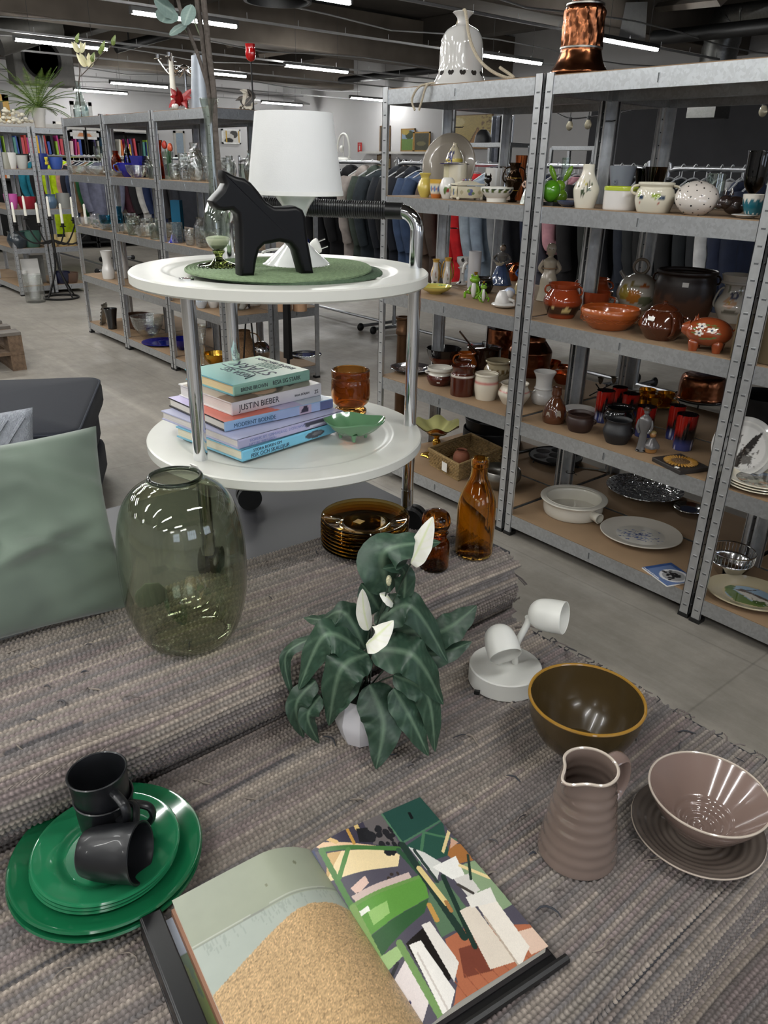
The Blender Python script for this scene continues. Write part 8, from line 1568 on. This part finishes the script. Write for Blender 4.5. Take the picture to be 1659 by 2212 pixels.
bg_ = aty(1034, 303, 8.3); tag(B().lathe(spl([(0, 0), (.11, 0), (.115, .02), (.1, .1), (.05, .16), (0, .17)], 4), 20).obj('hat', MBK, loc=(bg_.x, 8.38, aty(1034, 313, 8.2).z+.025)), 'round black hat on the distant metal rack', 'hat')
for k, (x, y) in enumerate(((1231, 266), (1271, 263), (1650, 233))):
    p = aty(x, y, 6.0); t = thing('string_bulb', ('clear festoon bulb left of the rear post', 'clear festoon bulb beside the rear post', 'clear festoon bulb at the right edge')[k], 'bulb', p, 0, 'festoon bulbs'); B().lathe(spl([(0, -.06), (.02, -.05), (.03, -.02), (.015, .015), (0, .02)], 4), 14).obj('bulb', mat('warm clear bulb', (230, 220, 190), .1, trans=.6, var=0), t); B().lathe([(0, .01), (.016, .012), (.016, .045), (0, .05)], 10).obj('socket', MBK, t); B().tube([(0, 0, .05), (0, 0, .12)], .004, 5).obj('lead', MBK, t)
q0, q1, q2, q3 = aty(1195, 238, 6.0), aty(1231, 255, 6.0), aty(1271, 253, 6.0), aty(1660, 190, 6.0); O = q0.copy()
tag(B().tube(spl([tuple(q-O) for q in (q0, q1, q2, aty(1330, 246, 6.0), aty(1480, 215, 6.0), q3)], 6), .007, 5).obj('festoon_cable', MBK, loc=O), 'black festoon cable strung behind the right shelves', 'cable')
for k, (x, y) in enumerate(((1469, 138), (1500, 137), (1112, 156))):
    p = aty(x, y, RY+.55); tag(B().sph((0, 0, .0), .018, n=12).lathe([(.008, .01), (.008, .03), (0, .032)], 8).obj('gilt_bauble', mat('warm gilt glass', (206, 170, 90), .15, metal=.7), loc=(p.x, p.y, BZ[0]+.018)), ('small gilt bauble on top of the copper-bell unit, left one', 'small gilt bauble on top of the copper-bell unit, right one', 'small gilt bauble behind the bell rope')[k], 'ornament')
# ================================================================ ducts under the ceiling
DUC = mat('spiral duct', (120, 120, 118), .35, metal=.8, var=.15, vs=30); PIP = mat('black pipe', (22, 22, 23), .5)
dd = [aty(1575, 45, 14.5), aty(1612, 22, 14.5), aty(1700, 12, 14.5)]; O = dd[0].copy()
dk = thing('ventilation_duct', 'silver spiral ventilation duct in the top right corner', 'duct', O)
pth = spl([tuple(dd[0]-O+Vector((-.1, 0, -.7))), tuple(dd[0]-O), tuple(dd[1]-O), tuple(dd[2]-O), tuple(dd[2]-O+Vector((4, 0, 0)))], 12); B().tube(pth, [.30+(.012 if i % 2 else 0) for i in range(len(pth))], 20).obj('duct_pipe', DUC, dk, ang=80)
B().box((-.1, 0, -1.25), (.55, .5, .5)).obj('fan_box', DUC, dk, smooth=False); B().box((-.1, 0, -.8), (.3, .3, .45)).obj('collar', DUC, dk, smooth=False)
p0, p1 = aty(1412, 82, 13.0), aty(1720, 50, 13.0); tag(B().tube([(0, 0, 0), tuple(p1-p0)], .11, 14).obj('black_pipe', PIP, loc=p0), 'thick black pipe under the ceiling at the top right', 'pipe')
p0, p1 = aty(735, 174, 15), aty(948, 150, 15); tag(B().tube([(0, 0, 0), tuple(p1-p0)], .09, 12).obj('black_pipe', PIP, loc=p0), 'black pipe running behind the white bell', 'pipe')
p0, p1 = atx(250, 105, -18), atx(380, 70, -18); tag(B().tube([(0, 0, 0), tuple(p1-p0)], .09, 12).tube([(0, .3, .05), (0, .3, 4.5-p0.z)], .02, 5).obj('black_pipe', PIP, loc=p0), 'black pipe behind the eucalyptus leaves', 'pipe')
p0 = atx(95, 128, -20); ac = thing('air_heater', 'white ceiling air heater with a dark round fan', 'heater', p0, 0); B().box((-.3, 0, 0), (.6, 1.3, 1.0)).obj('casing', mat('grey casing', (112, 110, 106), .6), ac, smooth=False, bev=.03); B().lathe([(0, 0), (.36, 0), (.40, .03), (.42, .03), (.42, -.02)], 32, (.0, -.05, 0), rot=(0, PI/2, 0)).obj('fan', mat('dark fan', (22, 20, 19), .6), ac)
p0, p1 = atx(-10, 85, -17), atx(120, 45, -17); tag(B().tube([(0, 0, 0), tuple(p1-p0)], .28, 16).obj('ceiling_duct', mat('dull grey duct', (84, 82, 78), .5, metal=.4), loc=p0), 'fat grey duct in the upper left under the beam', 'duct')
p0 = aty(1370, 47, 12.5); sp2 = thing('wall_speaker', 'grey wedge loudspeaker hanging under the ceiling', 'speaker', p0, .6); B().box((0, 0, 0), (.42, .34, .5), taper=.8).obj('cabinet', mat('grey speaker', (92, 92, 92), .6), sp2, smooth=False); B().tube([(0, 0, .2), (0, 0, 4.5-p0.z)], .02, 6).obj('bracket', PIP, sp2)
p0 = atx(600, 5, -9.6); fd = thing('ceiling_fan_duct', 'round dark duct mouth at the top edge of the picture', 'duct', p0); B().lathe([(.38, 0), (.42, 0), (.42, .8), (.38, .8)], 32).obj('mouth', PIP, fd); B().tube([(-.5, 0, .15), (.5, .4, .3)], .05, 8).obj('strut', PIP, fd)
for k, (a, b) in enumerate((((560, 118), (690, 98)), ((680, 130), (800, 104)), ((490, 96), (570, 84)), ((1385, 20), (1560, 0)))):
    p0, p1 = (atx(*a, -16.6), atx(*b, -15.6)) if k < 3 else (aty(*a, 14), aty(*b, 11)); struct(B().tube([(0, 0, 0), tuple(p1-p0)], .07, 4).obj('trim_5', BEAMC, loc=p0, smooth=False))
